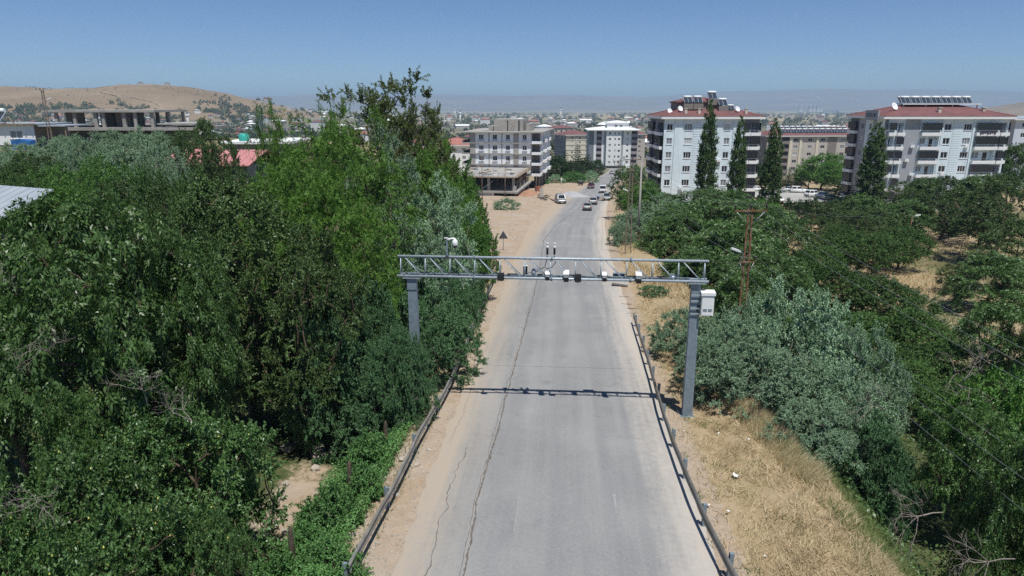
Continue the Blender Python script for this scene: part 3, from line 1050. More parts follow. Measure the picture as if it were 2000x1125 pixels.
TREES['dry_shrub'] = make_tree('dry_shrub', 151, 2.2, 2.0, 0.05, LM['silver'], bark_grey, 70, 10, 20, (0.13, 0.045), 0.52, 'dome', 0, 0.3, 0.7, 0.1, trunk_r=0.04, trunk_top=0.5)
TREES['bare'] = make_bare('bare', 161, 5.0, dead_wood)
TREES['branch'] = make_bare('branch', 167, 5.0, dead_wood, depth=5, spread=0.7, r0=0.05, upb=0.0)

def plant(kind, name, label, cat, x, y, h=None, r=None, rz=None, group=None, sink=0.15, z=None):
    """a tree as a thing: trunk and crown are its parts"""
    src = TREES[kind]
    if 'dim' not in src:
        me0 = src.get('crown', src['trunk'])
        co = np.empty(len(me0.vertices) * 3, dtype=np.float32)
        me0.vertices.foreach_get('co', co)
        co = co.reshape(-1, 3)
        src['dim'] = (float(np.percentile(np.hypot(co[:, 0], co[:, 1]), 96)), float(co[:, 2].max()))
    r0, h0 = src['dim']
    sz = (h / h0) if h else 1.0
    sx = (r / r0) if r else sz
    zz = (gz(x, y) if z is None else z) - sink
    o = thing(name, label, cat, (x, y, zz), rng.uniform(0, 6.28) if rz is None else rz, group)
    o.scale = (sx, sx, sz)
    for part in ('trunk', 'crown', 'fruit'):
        if part in src:
            c = put(part, src[part], o)
            if part == 'fruit':
                c['kind'] = 'stuff'
    return o

# ------------------------------------------------------------------ traffic camera gantry
galv = mat('galvanised_steel', (0.40, 0.45, 0.49), 0.45, 0.2, var=0.18, scale=7, bump=0.05, bscale=40)
galv_dull = mat('dull_galvanised', (0.225, 0.28, 0.32), 0.55, 0.15, var=0.22, scale=5, bump=0.06)
rail_steel = mat('rail_steel', (0.33, 0.32, 0.29), 0.6, 0.35, var=0.3, scale=3, var2=(0.27, 0.22, 0.17), scale2=1.3)
white_paint = mat('white_paint', (0.80, 0.81, 0.80), 0.45, var=0.06, scale=6)
white_plastic = mat('white_plastic', (0.78, 0.78, 0.76), 0.4)
black_plastic = mat('black_plastic', (0.018, 0.018, 0.02), 0.45, var=0.2, scale=9)
dark_grey = mat('dark_grey', (0.07, 0.075, 0.08), 0.55, var=0.2, scale=9)
glass_dark = mat('lens_glass', (0.01, 0.012, 0.016), 0.08, spec=0.6)
rust = mat('rusty_steel', (0.22, 0.105, 0.055), 0.85, 0.1, var=0.4, scale=5, var2=(0.30, 0.20, 0.14), scale2=2.0)
rust_grey = mat('weathered_steel', (0.23, 0.20, 0.18), 0.8, 0.15, var=0.3, scale=4, var2=(0.22, 0.12, 0.07), scale2=1.2)
cable_m = mat('cable_black', (0.02, 0.02, 0.02), 0.6)
porcelain = mat('insulator_glaze', (0.03, 0.022, 0.02), 0.25, spec=0.6)
wire_m = mat('bare_wire', (0.33, 0.34, 0.35), 0.45, 0.5)
concrete = mat('concrete', (0.37, 0.35, 0.325), 0.9, var=0.22, scale=0.8, var2=(0.28, 0.265, 0.245), scale2=0.25, bump=0.15)

GL, GR = Vector((-4.85, 28.0, 0)), Vector((8.03, 27.0, 0))
GC = (GL + GR) / 2
GRZ = math.atan2(GR.y - GL.y, GR.x - GL.x)
HALF = (GR - GL).length / 2
ZB, ZT = 6.03, 6.84
gantry = thing('gantry', 'grey galvanised truss gantry spanning the road on two square posts', 'gantry', (GC.x, GC.y, 0), GRZ)
def gloc(lx, ly, z):
    c_, s_ = math.cos(GRZ), math.sin(GRZ)
    return Vector((GC.x + lx * c_ - ly * s_, GC.y + lx * s_ + ly * c_, z))
for nm, y, z, r in (('top_chord', 0.21, ZT, 0.055), ('bottom_chord', 0.0, ZB, 0.055), ('bottom_chord', 0.42, ZB, 0.05)):
    MB().tube((-HALF, y, z), (HALF, y, z), r, n=14).build(nm, galv, gantry)
NB = 12
bx = np.linspace(-HALF + 0.13, HALF - 0.16, NB + 1)
mv = MB().tube((0, 0.21, ZT - 0.04), (0, 0.02, ZB + 0.04), 0.024, n=8).mesh('strut', galv)
mv2 = MB().tube((0, 0.21, ZT - 0.04), (0, 0.40, ZB + 0.04), 0.020, n=8).mesh('strut_rear', galv)
mh = MB().tube((0, 0.04, ZB), (0, 0.38, ZB), 0.02, n=8).mesh('cross_tie', galv)
bw = bx[1] - bx[0]
md = MB().tube((bw * .17, 0.20, ZT - 0.04), (bw * .84, 0.02, ZB + 0.04), 0.024, n=8).mesh('brace', galv)
md2 = MB().tube((bw * .17, 0.22, ZT - 0.04), (bw * .84, 0.40, ZB + 0.04), 0.019, n=8).mesh('brace_rear', galv)
for i, x in enumerate(bx):
    put('strut', mv, gantry, (x, 0, 0))
    put('strut', mv2, gantry, (x, 0, 0))
    put('cross_tie', mh, gantry, (x, 0, 0))
    if i < NB:
        put('brace', md, gantry, (x, 0, 0))
        put('brace', md2, gantry, (x, 0, 0))
for fx in (-3.2, 0.05, 3.3):
    for y, z, r in ((0.21, ZT, 0.055), (0.0, ZB, 0.055), (0.42, ZB, 0.05)):
        fl2 = MB().tube((fx - 0.03, y, z), (fx - 0.004, y, z), r + 0.045, n=14).tube((fx + 0.004, y, z), (fx + 0.03, y, z), r + 0.045, n=14)
        for q in range(6):
            a_ = q * math.pi / 3
            fl2.tube((fx - 0.05, y + math.cos(a_) * (r + 0.025), z + math.sin(a_) * (r + 0.025)), (fx + 0.05, y + math.cos(a_) * (r + 0.025), z + math.sin(a_) * (r + 0.025)), 0.009, n=5)
        fl2.build('splice_flange', galv_dull, gantry)
tray = MB().b2(-HALF + 0.5, HALF - 0.7, 0.29, 0.37, ZB + 0.03, ZB + 0.07).build('cable_tray', galv_dull, gantry)
for k in range(9):
    x = -HALF + 0.9 + k * 1.25
    MB().b2(x, x + 0.45, 0.30, 0.36, ZB + 0.075, ZB + 0.11).build('cable_bundle', cable_m, tray)
for lx in (-5.86, 6.0):
    w = gloc(lx, 0.21, 0)
    z0 = gz(w.x, w.y) - 0.4
    p = MB()
    hw0, hw1 = 0.21, 0.178
    zt = ZB - 0.10
    vs_ = [(lx + sx * h, 0.21 + sy * h * 0.9, z) for z, h in ((z0, hw0), (zt, hw1)) for sx, sy in ((-1, -1), (1, -1), (1, 1), (-1, 1))]
    p.add(vs_, [(0, 1, 5, 4), (1, 2, 6, 5), (2, 3, 7, 6), (3, 0, 4, 7), (3, 2, 1, 0), (4, 5, 6, 7)])
    post = p.build('post', galv_dull, gantry)
    MB().b2(lx - 0.36, lx + 0.36, -0.06, 0.48, zt, zt + 0.035).build('cap_plate', galv, post)
    fl = MB().b2(lx - 0.30, lx + 0.30, -0.1, 0.52, z0 + 0.40, z0 + 0.425)
    for sx in (-1, 1):
        for sy in (-1, 1):
            fl.tube((lx + sx * 0.24, 0.21 + sy * 0.25, z0 + 0.42), (lx + sx * 0.24, 0.21 + sy * 0.25, z0 + 0.48), 0.02, n=6)
    fl.build('base_plate', galv_dull, post)
    ft = MB().b2(lx - 0.45, lx + 0.45, -0.25, 0.67, z0 - 0.2, z0 + 0.39).build('footing', concrete, post)
    if lx > 0:
        for zz in (5.42, 5.18, 4.86, 4.63):
            MB().b2(lx - 0.20, lx + 0.26, -0.03, 0.0, zz, zz + 0.055).build('bracket', galv, post)
    else:
        MB().b2(lx - 0.205, lx + 0.205, 0.015, 0.05, zt - 0.5, zt - 0.02).build('bracket', galv_dull, post)

# cabinet on the right post
p = gloc(6.46, -0.02, 0)
cab = thing('cabinet', 'white steel control cabinet hung on the right gantry post', 'cabinet', (p.x, p.y, 4.62), GRZ)
MB().b2(-0.25, 0.25, -0.16, 0.16, 0, 0.86).build('body', white_paint, cab)
lid = MB()
lid.prism([(-0.21, 0.87), (0.20, 0.87), (0.20, 1.03), (-0.21, 0.99)], -0.29, 0.29)
lid.build('lid', white_paint, cab)
dr = MB().b2(-0.225, 0.225, -0.178, -0.163, 0.03, 0.83).build('door', white_paint, cab)
for x in (-0.10, 0.10):
    MB().b2(x - 0.075, x + 0.075, -0.20, -0.18, 0.23, 0.31).build('latch', galv_dull, dr)
MB().path([(-0.25, 0.02, 0.38), (-0.36, 0.02, 0.36), (-0.38, 0.02, 0.16), (-0.30, 0.05, 0.02)], 0.02).build('conduit', cable_m, cab)
MB().b2(-0.33, -0.252, -0.05, 0.05, 0.52, 0.60).build('hanger', galv_dull, cab)

def cam_box(lx, ly, label, zo=0.0, tilt=12, s=1.0):
    """camera housing with sun hood seen from behind, clamped on the bottom chord"""
    p = gloc(lx, ly, ZB + zo)
    o = thing('traffic_camera', label, 'camera', p, GRZ, 'enforcement cameras on the gantry')
    rot = Euler((R(tilt), 0, 0)).to_matrix()
    b = MB()
    b.box((0, 0.02, 0.17 * s), (0.19 * s, 0.34 * s, 0.18 * s), rot)
    hb_ = b.build('housing', white_plastic, o)
    MB().box((0, 0.03, 0.275 * s), (0.225 * s, 0.42 * s, 0.02), rot).build('sun_hood', white_plastic, o)
    MB().box((0, -0.10 * s, 0.015), (0.20 * s, 0.13 * s, 0.17 * s)).build('lamp_unit', black_plastic, o)
    MB().tube((0, 0.20 * s, 0.20 * s), (0, 0.235 * s, 0.20 * s), 0.05, n=10).build('lens', glass_dark, hb_)
    m_ = MB().b2(-0.04, 0.04, -0.09, 0.09, -0.03, 0.08)
    m_.path([(0.05, -0.1, 0.08), (0.12, -0.12, 0.0), (0.20, -0.05, -0.05), (0.16, 0.05, 0.02)], 0.012)
    m_.build('clamp', black_plastic, o)
    return o
def flash_box(lx, label, zo=0.06):
    p = gloc(lx, -0.06, ZB + zo)
    o = thing('infrared_flash', label, 'floodlight', p, GRZ, 'black infrared floodlights on the gantry')
    MB().box((0, -0.05, 0.02), (0.27, 0.16, 0.30), Euler((R(8), 0, 0)).to_matrix()).build('housing', black_plastic, o)
    fr = MB()
    for k in range(6):
        fr.b2(-0.12, 0.12, -0.165, -0.14, -0.10 + k * 0.045, -0.085 + k * 0.045)
    fr.build('cooling_fins', dark_grey, o)
    MB().b2(-0.06, 0.06, 0.03, 0.09, -0.2, -0.08).build('bracket', galv_dull, o)
    return o
def lxof(px):
    return (px - 1000) / 1333.3 * 28.0 - GC.x
cam_box(lxof(1070), 0.05, 'small white camera box below the twin antennas, leftmost white one on gantry', s=0.85)
cam_box(lxof(1107), -0.04, 'white camera box just left of the black floodlight at mid gantry', s=1.05)
cam_box(lxof(1182), 0.05, 'white camera box over the right lane, third white one from left', s=0.85)
cam_box(lxof(1248), -0.04, 'rightmost white camera box with black unit below, over road verge', s=1.08)
flash_box(lxof(978), 'black square floodlight on gantry over the left lane')
flash_box(lxof(1130), 'black square floodlight between white camera boxes at mid gantry')
# rear units
o = thing('traffic_radar', 'slim dark grey box upright behind the truss, left of antennas', 'radar', gloc(lxof(1025), 0.46, ZB), GRZ)
MB().b2(-0.085, 0.085, -0.05, 0.07, 0.05, 0.42).build('housing', dark_grey, o)
MB().b2(-0.09, 0.09, -0.055, 0.075, 0.42, 0.44).build('cap', white_plastic, o)
o = thing('traffic_sensor', 'small pale metal sensor cluster on rear chord left of antennas', 'sensor', gloc(lxof(1042), 0.44, ZB), GRZ)
MB().lathe((0, 0, 0.06), [(0.10, 0), (0.11, 0.1), (0.08, 0.2), (0.05, 0.26)], 12).build('housing', galv, o)
MB().path([(-0.3, 0, 0.07), (-0.15, 0, 0.16), (0, 0, 0.13), (0.2, 0, 0.22)], 0.014).build('cable', cable_m, o)
o = thing('dome_camera', 'small white dome behind the truss near its right end', 'camera', gloc(lxof(1318), 0.50, ZB), GRZ)
MB().lathe((0, 0, 0.02), [(0.13, 0), (0.14, 0.06), (0.10, 0.13), (0.03, 0.16)], 14).build('housing', white_plastic, o)
MB().tube((-0.3, 0, 0.02), (0, 0, 0.04), 0.02).build('bracket', cable_m, o)
o = thing('wiring_box', 'dark grey junction box behind the truss over the right verge', 'box', gloc(lxof(1212), 0.50, ZB), GRZ)
MB().b2(-0.24, 0.24, -0.06, 0.16, 0.0, 0.13).build('body', dark_grey, o)
MB().b2(-0.25, 0.25, -0.07, 0.17, 0.132, 0.15).build('lid', galv_dull, o)
# twin antennas
for px, lab in ((1069, 'left one of two white rod antennas standing on the gantry top chord'), (1083, 'right one of two white rod antennas standing on the gantry top chord')):
    o = thing('antenna', lab, 'antenna', gloc(lxof(px), 0.21, ZT + 0.05), GRZ, 'twin antennas on the gantry')
    MB().tube((0, 0, -0.02), (0, 0, 0.16), 0.035).build('clamp', galv, o)
    MB().tube((0, 0, 0.14), (0, 0, 0.42), 0.045, n=10).build('rod', black_plastic, o)
    MB().lathe((0, 0, 0.40), [(0.06, 0), (0.065, 0.05), (0.035, 0.10), (0.03, 0.17), (0.05, 0.175), (0.05, 0.21)], 12).build('head', white_plastic, o)
    sg = -1 if px == 1069 else 1
    MB().path([(0, 0, 0.0), (sg * 0.05, 0.0, -0.22), (sg * 0.0 - 0.1, -0.02, -0.42), (-0.45 if sg < 0 else -0.35, -0.05, -0.55 if sg < 0 else -0.48)], 0.016).build('cable', cable_m, o)
# pan-tilt dome on its mast
o = thing('dome_camera', 'white pan-tilt dome on a short mast above the gantry left end', 'camera', gloc(lxof(869), 0.21, ZT + 0.05), GRZ)
MB().b2(-0.035, 0.035, -0.03, 0.03, -0.12, 0.74).build('mast', galv_dull, o)
MB().b2(-0.07, 0.07, -0.07, 0.07, -0.12, 0.02).build('clamp', dark_grey, o)
MB().path([(0.0, 0, 0.68), (0.10, 0, 0.70), (0.22, 0, 0.74), (0.34, 0, 0.72)], [0.05, 0.045, 0.04, 0.05], 8).build('arm', white_plastic, o)
MB().lathe((0.34, 0, 0.44), [(0.11, 0), (0.125, 0.03), (0.125, 0.14), (0.11, 0.20), (0.06, 0.26), (0.03, 0.30)], 16).build('housing', white_plastic, o)
MB().lathe((0.34, 0, 0.32), [(0.02, 0), (0.07, 0.03), (0.095, 0.08), (0.10, 0.12)], 16).build('lens_dome', glass_dark, o)
MB().b2(-0.10, 0.05, -0.05, 0.05, 0.74, 0.77).build('cap', white_plastic, o)

# ------------------------------------------------------------------ guard rails
def guard_rail(label, pts, side, spacing=2.0, group='guard rails beside the road'):
    """W-beam on posts; side = +1 when the posts stand to the right of the beam"""
    P = np.array(pts, dtype=float)
    seg = np.r_[0, np.cumsum(np.hypot(*np.diff(P, axis=0).T))]
    n = int(seg[-1] / 0.5) + 1
    s = np.linspace(0, seg[-1], n)
    # smooth the polyline a little
    def sp(t):
        return np.array([np.interp(t, seg, P[:, 0]), np.interp(t, seg, P[:, 1])])
    X = (sp(s - 1.2) + sp(s) + sp(s + 1.2)) / 3
    X[:, 0], X[:, -1] = sp(0), sp(seg[-1])
    o = thing('guard_rail', label, 'guard rail', (float(X[0, 0]), float(X[1, 0]), 0), 0, group)
    ox, oy = X[0, 0], X[1, 0]
    prof = [(0, .40), (.045, .44), (.045, .50), (0, .545), (0, .585), (.045, .63), (.045, .69), (0, .73)]
    T = np.gradient(X, axis=1)
    T = T / np.hypot(*T)
    N = np.stack([T[1], -T[0]])      # to the right
    zg = np.array([gz(a, b) for a, b in X.T])
    zg = np.convolve(np.pad(zg, 4, mode='edge'), np.ones(9) / 9, 'valid')
    wob = 0.03 * np.sin(s * 0.9) + 0.02 * np.sin(s * 2.3 + 1)
    vs_, fs = [], []
    m_ = len(prof)
    for k_, off in enumerate((0.0, 0.014)):
        for i in range(n):
            for a, z in prof:
                d = -side * a - side * 0.0 + side * off
                vs_.append((X[0, i] + N[0, i] * d - ox, X[1, i] + N[1, i] * d - oy, zg[i] + z + wob[i]))
    for k_ in range(2):
        for i in range(n - 1):
            for j in range(m_ - 1):
                a = k_ * n * m_ + i * m_ + j
                fs.append((a, a + 1, a + m_ + 1, a + m_) if k_ == 0 else (a, a + m_, a + m_ + 1, a + 1))
    MB().add(vs_, fs, True).build('rail', rail_steel, o)
    pm = MB().b2(-0.06, 0.06, -0.045, 0.045, -0.5, 0.78).b2(-0.06, -0.04, -0.06, 0.06, -0.5, 0.78).mesh('post', galv_dull)
    for t_ in np.arange(0.25, seg[-1], spacing):
        i = min(n - 1, int(t_ / seg[-1] * (n - 1)))
        q = put('post', pm, o, (X[0, i] + N[0, i] * side * 0.10 - ox, X[1, i] + N[1, i] * side * 0.10 - oy, zg[i]), (rng.gauss(0, .03), rng.gauss(0, .03), math.atan2(T[1, i], T[0, i]) - math.pi / 2))
    return o
guard_rail('long bent guard rail along the left verge below the bushes', [(-4.35, 15.6), (-3.94, 19.45), (-3.54, 24.65), (-2.89, 29.95), (-2.38, 40.3), (-1.74, 52.05), (-1.2, 60)], -1, 4.0)
guard_rail('guard rail curving along the right verge past the gantry post', [(6.0, 11.0), (5.84, 15.15), (5.82, 18.7), (6.04, 22.4), (6.3, 26.2), (6.97, 32.25), (7.95, 42.6)], 1, 2.6)

# ------------------------------------------------------------------ power poles and wires
def lattice_pole(label, x, y, H, wb, wt, m, rz=0.0, arms=((0.0, 1.9),), lamp=None, lacing='rungs', step=0.55, group='steel lattice power poles', braces=False, depth=0.10, lean=0.0):
    z0 = gz(x, y)
    o = thing('power_pole', label, 'power pole', (x, y, z0 - 0.2), rz, group)
    o.rotation_euler = (0, lean, rz)
    for sgn in (-1, 1):
        lg = MB()
        a = Vector((sgn * wb / 2, 0, 0))
        b = Vector((sgn * wt / 2, 0, H))
        q = (b - a).to_track_quat('Z', 'Y').to_matrix()
        lg.box((a + b) / 2, (0.055, depth, (b - a).length), q)
        lg.build('leg', m, o)
    n = int(H / step)
    for i in range(1, n):
        f = i / n
        w = wb + (wt - wb) * f
        z = H * f
        if lacing == 'rungs':
            MB().b2(-w / 2, w / 2, -0.025, 0.025, z - 0.025, z + 0.025).build('rung', m, o)
        else:
            w2 = wb + (wt - wb) * (i + 1) / n
            z2 = H * (i + 1) / n
            sg = 1 if i % 2 else -1
            MB().tube((-sg * w / 2, 0.03, z), (sg * w2 / 2, 0.03, z2), 0.018, n=5).build('lacing', m, o)
    tips = []
    for dz, w in arms:
        ar = MB().b2(-w / 2, w / 2, -0.10, -0.055, H - dz - 0.04, H - dz + 0.04).build('crossarm', m, o)
        if braces:
            for sgn in (-1, 1):
                MB().tube((sgn * w * 0.44, -0.08, H - dz - 0.03), (sgn * 0.10, -0.08, H - dz - 0.78), 0.022, n=5).build('arm_brace', wire_m, o)
        for sx in ((-w / 2 + 0.05, 0.0, w / 2 - 0.05) if w > 1.2 else (-w / 2 + 0.03, w / 2 - 0.03)):
            MB().lathe((sx, -0.08, H - dz + 0.04), [(0.015, 0), (0.015, 0.10), (0.055, 0.11), (0.065, 0.16), (0.045, 0.19), (0.06, 0.22), (0.055, 0.27), (0.02, 0.31)], 10).build('insulator', porcelain, ar)
            tips.append(o.location + Vector((sx * math.cos(rz), sx * math.sin(rz), H - dz + 0.30)))
    if lamp:
        lz, ln, sg = lamp
        la = MB().path([(0, 0, lz - 0.3), (sg * 0.25, -0.03, lz - 0.22), (sg * ln * 0.6, -0.05, lz), (sg * ln, -0.06, lz + 0.12)], 0.025).build('lamp_arm', galv_dull, o)
        q = Euler((0, -sg * R(20), 0)).to_matrix()
        hd = MB()
        for (cx, l, w, h) in ((0.0, 0.55, 0.20, 0.10), (0.05 * sg, 0.40, 0.16, 0.14)):
            hd.box(Vector((sg * (ln + 0.25), -0.06, lz + 0.22)) + q @ Vector((cx, 0, 0)), (l, w, h), q)
        hd.build('lamp_head', white_plastic, la)
    return o, tips
P1, T1 = lattice_pole('rusty lattice power pole with crossarm and lamp rising from the grey-green bush', 13.45, 38.0, 7.62 - gz(13.45, 38) , 0.52, 0.22, rust, R(4), ((0.12, 1.9), (3.05, 0.95)), (7.62 - gz(13.45, 38) - 2.55, 0.45, -1), 'lace', 0.42, braces=True, lean=R(-0.6))
P2, T2 = lattice_pole('rusty ladder-like power pole on dry grass beside the far guard rail', 12.55, 72.4, 10.4, 0.62, 0.24, rust_grey, R(8), ((0.15, 1.9), (1.3, 0.95)), (6.9, 0.35, -1), 'lace', 0.5)
P3, T3 = lattice_pole('narrow ladder-like steel pole behind the parked pickup', 19.3, 124.0, 9.6, 0.55, 0.28, rust_grey, R(10), ((0.2, 2.6), (1.0, 2.0)), None, 'rungs', 0.85)
P4, T4 = lattice_pole('steel pole with lamp above the white house roof at far left', -61.5, 93.0, 8.2, 0.45, 0.25, rust_grey, R(5), ((0.1, 0.5),), (6.9, 0.5, 1), 'lace', 0.6)

def simple_pole(label, x, y, H, r, m, lamp=None, arm=None, name='pole', cat='pole', group=None, z=None):
    z0 = gz(x, y) if z is None else z
    o = thing(name, label, cat, (x, y, z0 - 0.2), 0, group)
    MB().tube((0, 0, 0), (0, 0, H), r, r * 0.6, n=8).build('shaft', m, o)
    if lamp:
        ln, sg = lamp
        la = MB().path([(0, 0, H - 0.3), (sg * ln * 0.5, 0, H), (sg * ln, 0, H + 0.08)], 0.025).build('lamp_arm', galv_dull, o)
        q = Euler((0, -sg * R(12), 0)).to_matrix()
        MB().box((sg * (ln + 0.3), 0, H + 0.14), (0.7, 0.24, 0.13), q).build('lamp_head', white_plastic, la)
    if arm:
        a = MB().b2(-arm / 2, arm / 2, -0.04, 0.04, H - 0.25, H - 0.17).build('crossarm', m, o)
        for sx in (-arm / 2 + 0.05, arm / 2 - 0.05):
            MB().lathe((sx, 0, H - 0.17), [(0.02, 0), (0.06, 0.1), (0.05, 0.2), (0.02, 0.25)], 8).build('insulator', porcelain, a)
    return o
simple_pole('rusty lamp post with white lamp head in the orchard at right', 55.5, 94, 5.6, 0.07, rust, (0.45, 1), name='lamp_post', cat='lamp post')
simple_pole('grey concrete pole just right of the ladder-like power pole', 15.0, 80, 9.6, 0.16, concrete)
simple_pole('slender steel pole beside the narrow ladder-like pole', 20.4, 126, 6.0, 0.06, rust_grey)
simple_pole('tall thin pole left in front of the unfinished building', -6.6, 152, 9.8, 0.11, rust_grey, arm=1.2)
simple_pole('short pole at the corner of the unfinished building', -1.55, 154, 6.4, 0.10, rust_grey)
simple_pole('thin pole beside the rubble of the building site', 5.9, 166, 4.6, 0.08, rust_grey)
simple_pole('street lamp rising from the trees left of the right apartment block', 79, 141, 6.2, 0.08, rust_grey, (0.5, 1), name='lamp_post', cat='lamp post')

def wire(a, b, sag, label, r=0.006, n=26, group='overhead wires along the power poles'):
    a, b = Vector(a), Vector(b)
    pts = []
    for i in range(n + 1):
        f = i / n
        p = a.lerp(b, f)
        p.z -= sag * 4 * f * (1 - f)
        pts.append(tuple(p - a))
    me_ = MB().path(pts, r, 5).mesh('power_line', wire_m)
    return tag(put('power_line', me_, None, a), label, 'wire', group)
# next pole stands out of view behind the viewer
ends = [Vector((15.8, -14, 6.6)), Vector((16.7, -14, 6.6)), Vector((17.6, -14, 6.6)), Vector((16.2, -14, 3.9)), Vector((17.1, -14, 3.9))]
names_r = ['upper left', 'upper middle', 'upper right', 'lower left', 'lower right']
for i, (t, e) in enumerate(zip(T1, ends)):
    wire(t, e, 1.5, names_r[i] + ' wire from the rusty pole passing over the bushes to the right edge')
    wire(t, T2[i], 0.9, names_r[i] + ' wire between the rusty pole and the ladder-like pole', r=0.008)
    wire(T2[i], T3[i], 0.8, names_r[i] + ' wire between the two far ladder-like poles', r=0.010)
wire(Vector((13.2, 38, 4.9)), Vector((8.6, 26.9, 6.1)), 0.25, 'single wire from the rusty pole down to the gantry right end', group=None)
wire(Vector((13.5, 38, 3.6)), Vector((15.5, -14, 2.6)), 1.2, 'lowest wire from the rusty pole crossing in front of bushes')
wire(Vector((13.5, 38, 7.7)), Vector((55.5, 94, -0.2)), 1.2, 'wire from the rusty pole across to the orchard lamp post', group=None)

# ------------------------------------------------------------------ buildings
WALL = {
    'pale': mat('wall_pale_grey', (0.71, 0.81, 0.86), 0.85, var=0.08, scale=0.9, var2=(0.60, 0.68, 0.72), scale2=0.35),
    'white': mat('wall_white', (0.82, 0.82, 0.81), 0.85, var=0.06, scale=0.5),
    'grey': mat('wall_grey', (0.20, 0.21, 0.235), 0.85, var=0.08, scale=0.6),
    'midgrey': mat('wall_mid_grey', (0.36, 0.38, 0.41), 0.85, var=0.08, scale=0.6),
    'lilac': mat('wall_lilac_grey', (0.34, 0.30, 0.33), 0.85, var=0.08, scale=0.6),
    'cream': mat('wall_cream', (0.66, 0.61, 0.48), 0.85, var=0.07, scale=0.5),
    'beige': mat('wall_beige', (0.50, 0.45, 0.40), 0.85, var=0.08, scale=0.5),
    'taupe': mat('wall_taupe', (0.24, 0.205, 0.185), 0.85, var=0.1, scale=0.5),
    'block': mat('concrete_block', (0.40, 0.375, 0.34), 0.92, var=0.14, scale=1.2, var2=(0.33, 0.31, 0.28), scale2=0.5),
    'render': mat('fresh_render', (0.85, 0.86, 0.86), 0.9, var=0.08, scale=0.8),
    'bluewhite': mat('wall_bluish_white', (0.56, 0.61, 0.68), 0.85, var=0.06, scale=0.5),
    'town_white': mat('town_white', (0.72, 0.71, 0.69), 0.9, var=0.1, scale=0.1),
    'town_beige': mat('town_beige', (0.52, 0.45, 0.37), 0.9, var=0.12, scale=0.1),
    'town_grey': mat('town_grey', (0.42, 0.40, 0.38), 0.9, var=0.12, scale=0.1),
}
red_tile = mat('red_roof_tile', (0.19, 0.085, 0.083), 0.9, var=0.25, scale=0.8, var2=(0.145, 0.07, 0.068), scale2=0.3)
red_tile2 = mat('faded_roof_tile', (0.36, 0.15, 0.12), 0.85, var=0.25, scale=0.5)
pink_roof = mat('pink_sheet_roof', (0.50, 0.22, 0.22), 0.7, var=0.15, scale=0.6)
metal_roof = mat('pale_metal_roof', (0.46, 0.50, 0.54), 0.45, 0.3, var=0.12, scale=0.8)
fascia_m = mat('fascia_white', (0.81, 0.81, 0.80), 0.7, var=0.05)
pane_dark = mat('pane_dark', (0.022, 0.026, 0.034), 0.12, spec=0.55)
pane_mid = mat('pane_curtained', (0.22, 0.235, 0.25), 0.25, spec=0.5)
pane_light = mat('pane_white_curtain', (0.50, 0.51, 0.51), 0.4)
void_m = mat('unlit_room', (0.055, 0.05, 0.048), 0.95)  # near-black colour stands in for the shade inside open bays
frame_white = mat('window_frame_white', (0.74, 0.75, 0.76), 0.5)
frame_dark = mat('window_frame_dark', (0.05, 0.052, 0.058), 0.5)
solar_m = mat('solar_absorber', (0.035, 0.045, 0.065), 0.18, spec=0.6, var=0.3, scale=3)
rubble_m = mat('brick_red', (0.32, 0.12, 0.08), 0.9, var=0.25, scale=2)
wood_m = mat('scaffold_timber', (0.30, 0.22, 0.14), 0.9, var=0.3, scale=2)

class Face:
    """a vertical plane of a building in its local frame: o + u*du, outward normal n"""
    def __init__(self, b, o, ang):
        self.b = b
        self.o = Vector(o)
        self.ang = ang
        self.u = Vector((math.cos(ang), math.sin(ang), 0))
        self.inn = Vector((-math.sin(ang), math.cos(ang), 0))
    def p(self, u, z, d=0.0):
        return self.o + self.u * u + Vector((0, 0, z)) + self.inn * d

def face_wall(F, u0, u1, z0, z1, holes, m, name='wall', thick=0.22, parent=None):
    """wall with real openings: holes = (u0, u1, z0, z1, depth or None)"""
    us = sorted({round(v, 4) for v in [u0, u1] + [h[k] for h in holes for k in (0, 1)] if u0 - 1e-6 <= v <= u1 + 1e-6})
    zs = sorted({round(v, 4) for v in [z0, z1] + [h[k] for h in holes for k in (2, 3)] if z0 - 1e-6 <= v <= z1 + 1e-6})
    mb = MB()
    for i in range(len(us) - 1):
        for j in range(len(zs) - 1):
            cu, cz = (us[i] + us[i + 1]) / 2, (zs[j] + zs[j + 1]) / 2
            if any(h[0] < cu < h[1] and h[2] < cz < h[3] for h in holes):
                continue
            mb.add([F.p(us[i], zs[j]), F.p(us[i + 1], zs[j]), F.p(us[i + 1], zs[j + 1]), F.p(us[i], zs[j + 1])], [(0, 1, 2, 3)])
    for h in holes:
        d = h[4] if len(h) > 4 and h[4] else thick
        a, b_, c, e = h[:4]
        for (ua, za, ub, zb) in ((a, c, b_, c), (b_, c, b_, e), (b_, e, a, e), (a, e, a, c)):
            mb.add([F.p(ua, za), F.p(ub, zb), F.p(ub, zb, d), F.p(ua, za, d)], [(0, 1, 2, 3)])
        if len(h) > 4 and h[4]:
            mb.add([F.p(a, c, d), F.p(b_, c, d), F.p(b_, e, d), F.p(a, e, d)], [(0, 1, 2, 3)])
    me_ = bpy.data.meshes.new(name)
    me_.from_pydata([tuple(v) for v in mb.v], [], mb.f)
    me_.materials.append(m)
    return put(name, me_, parent or F.b)

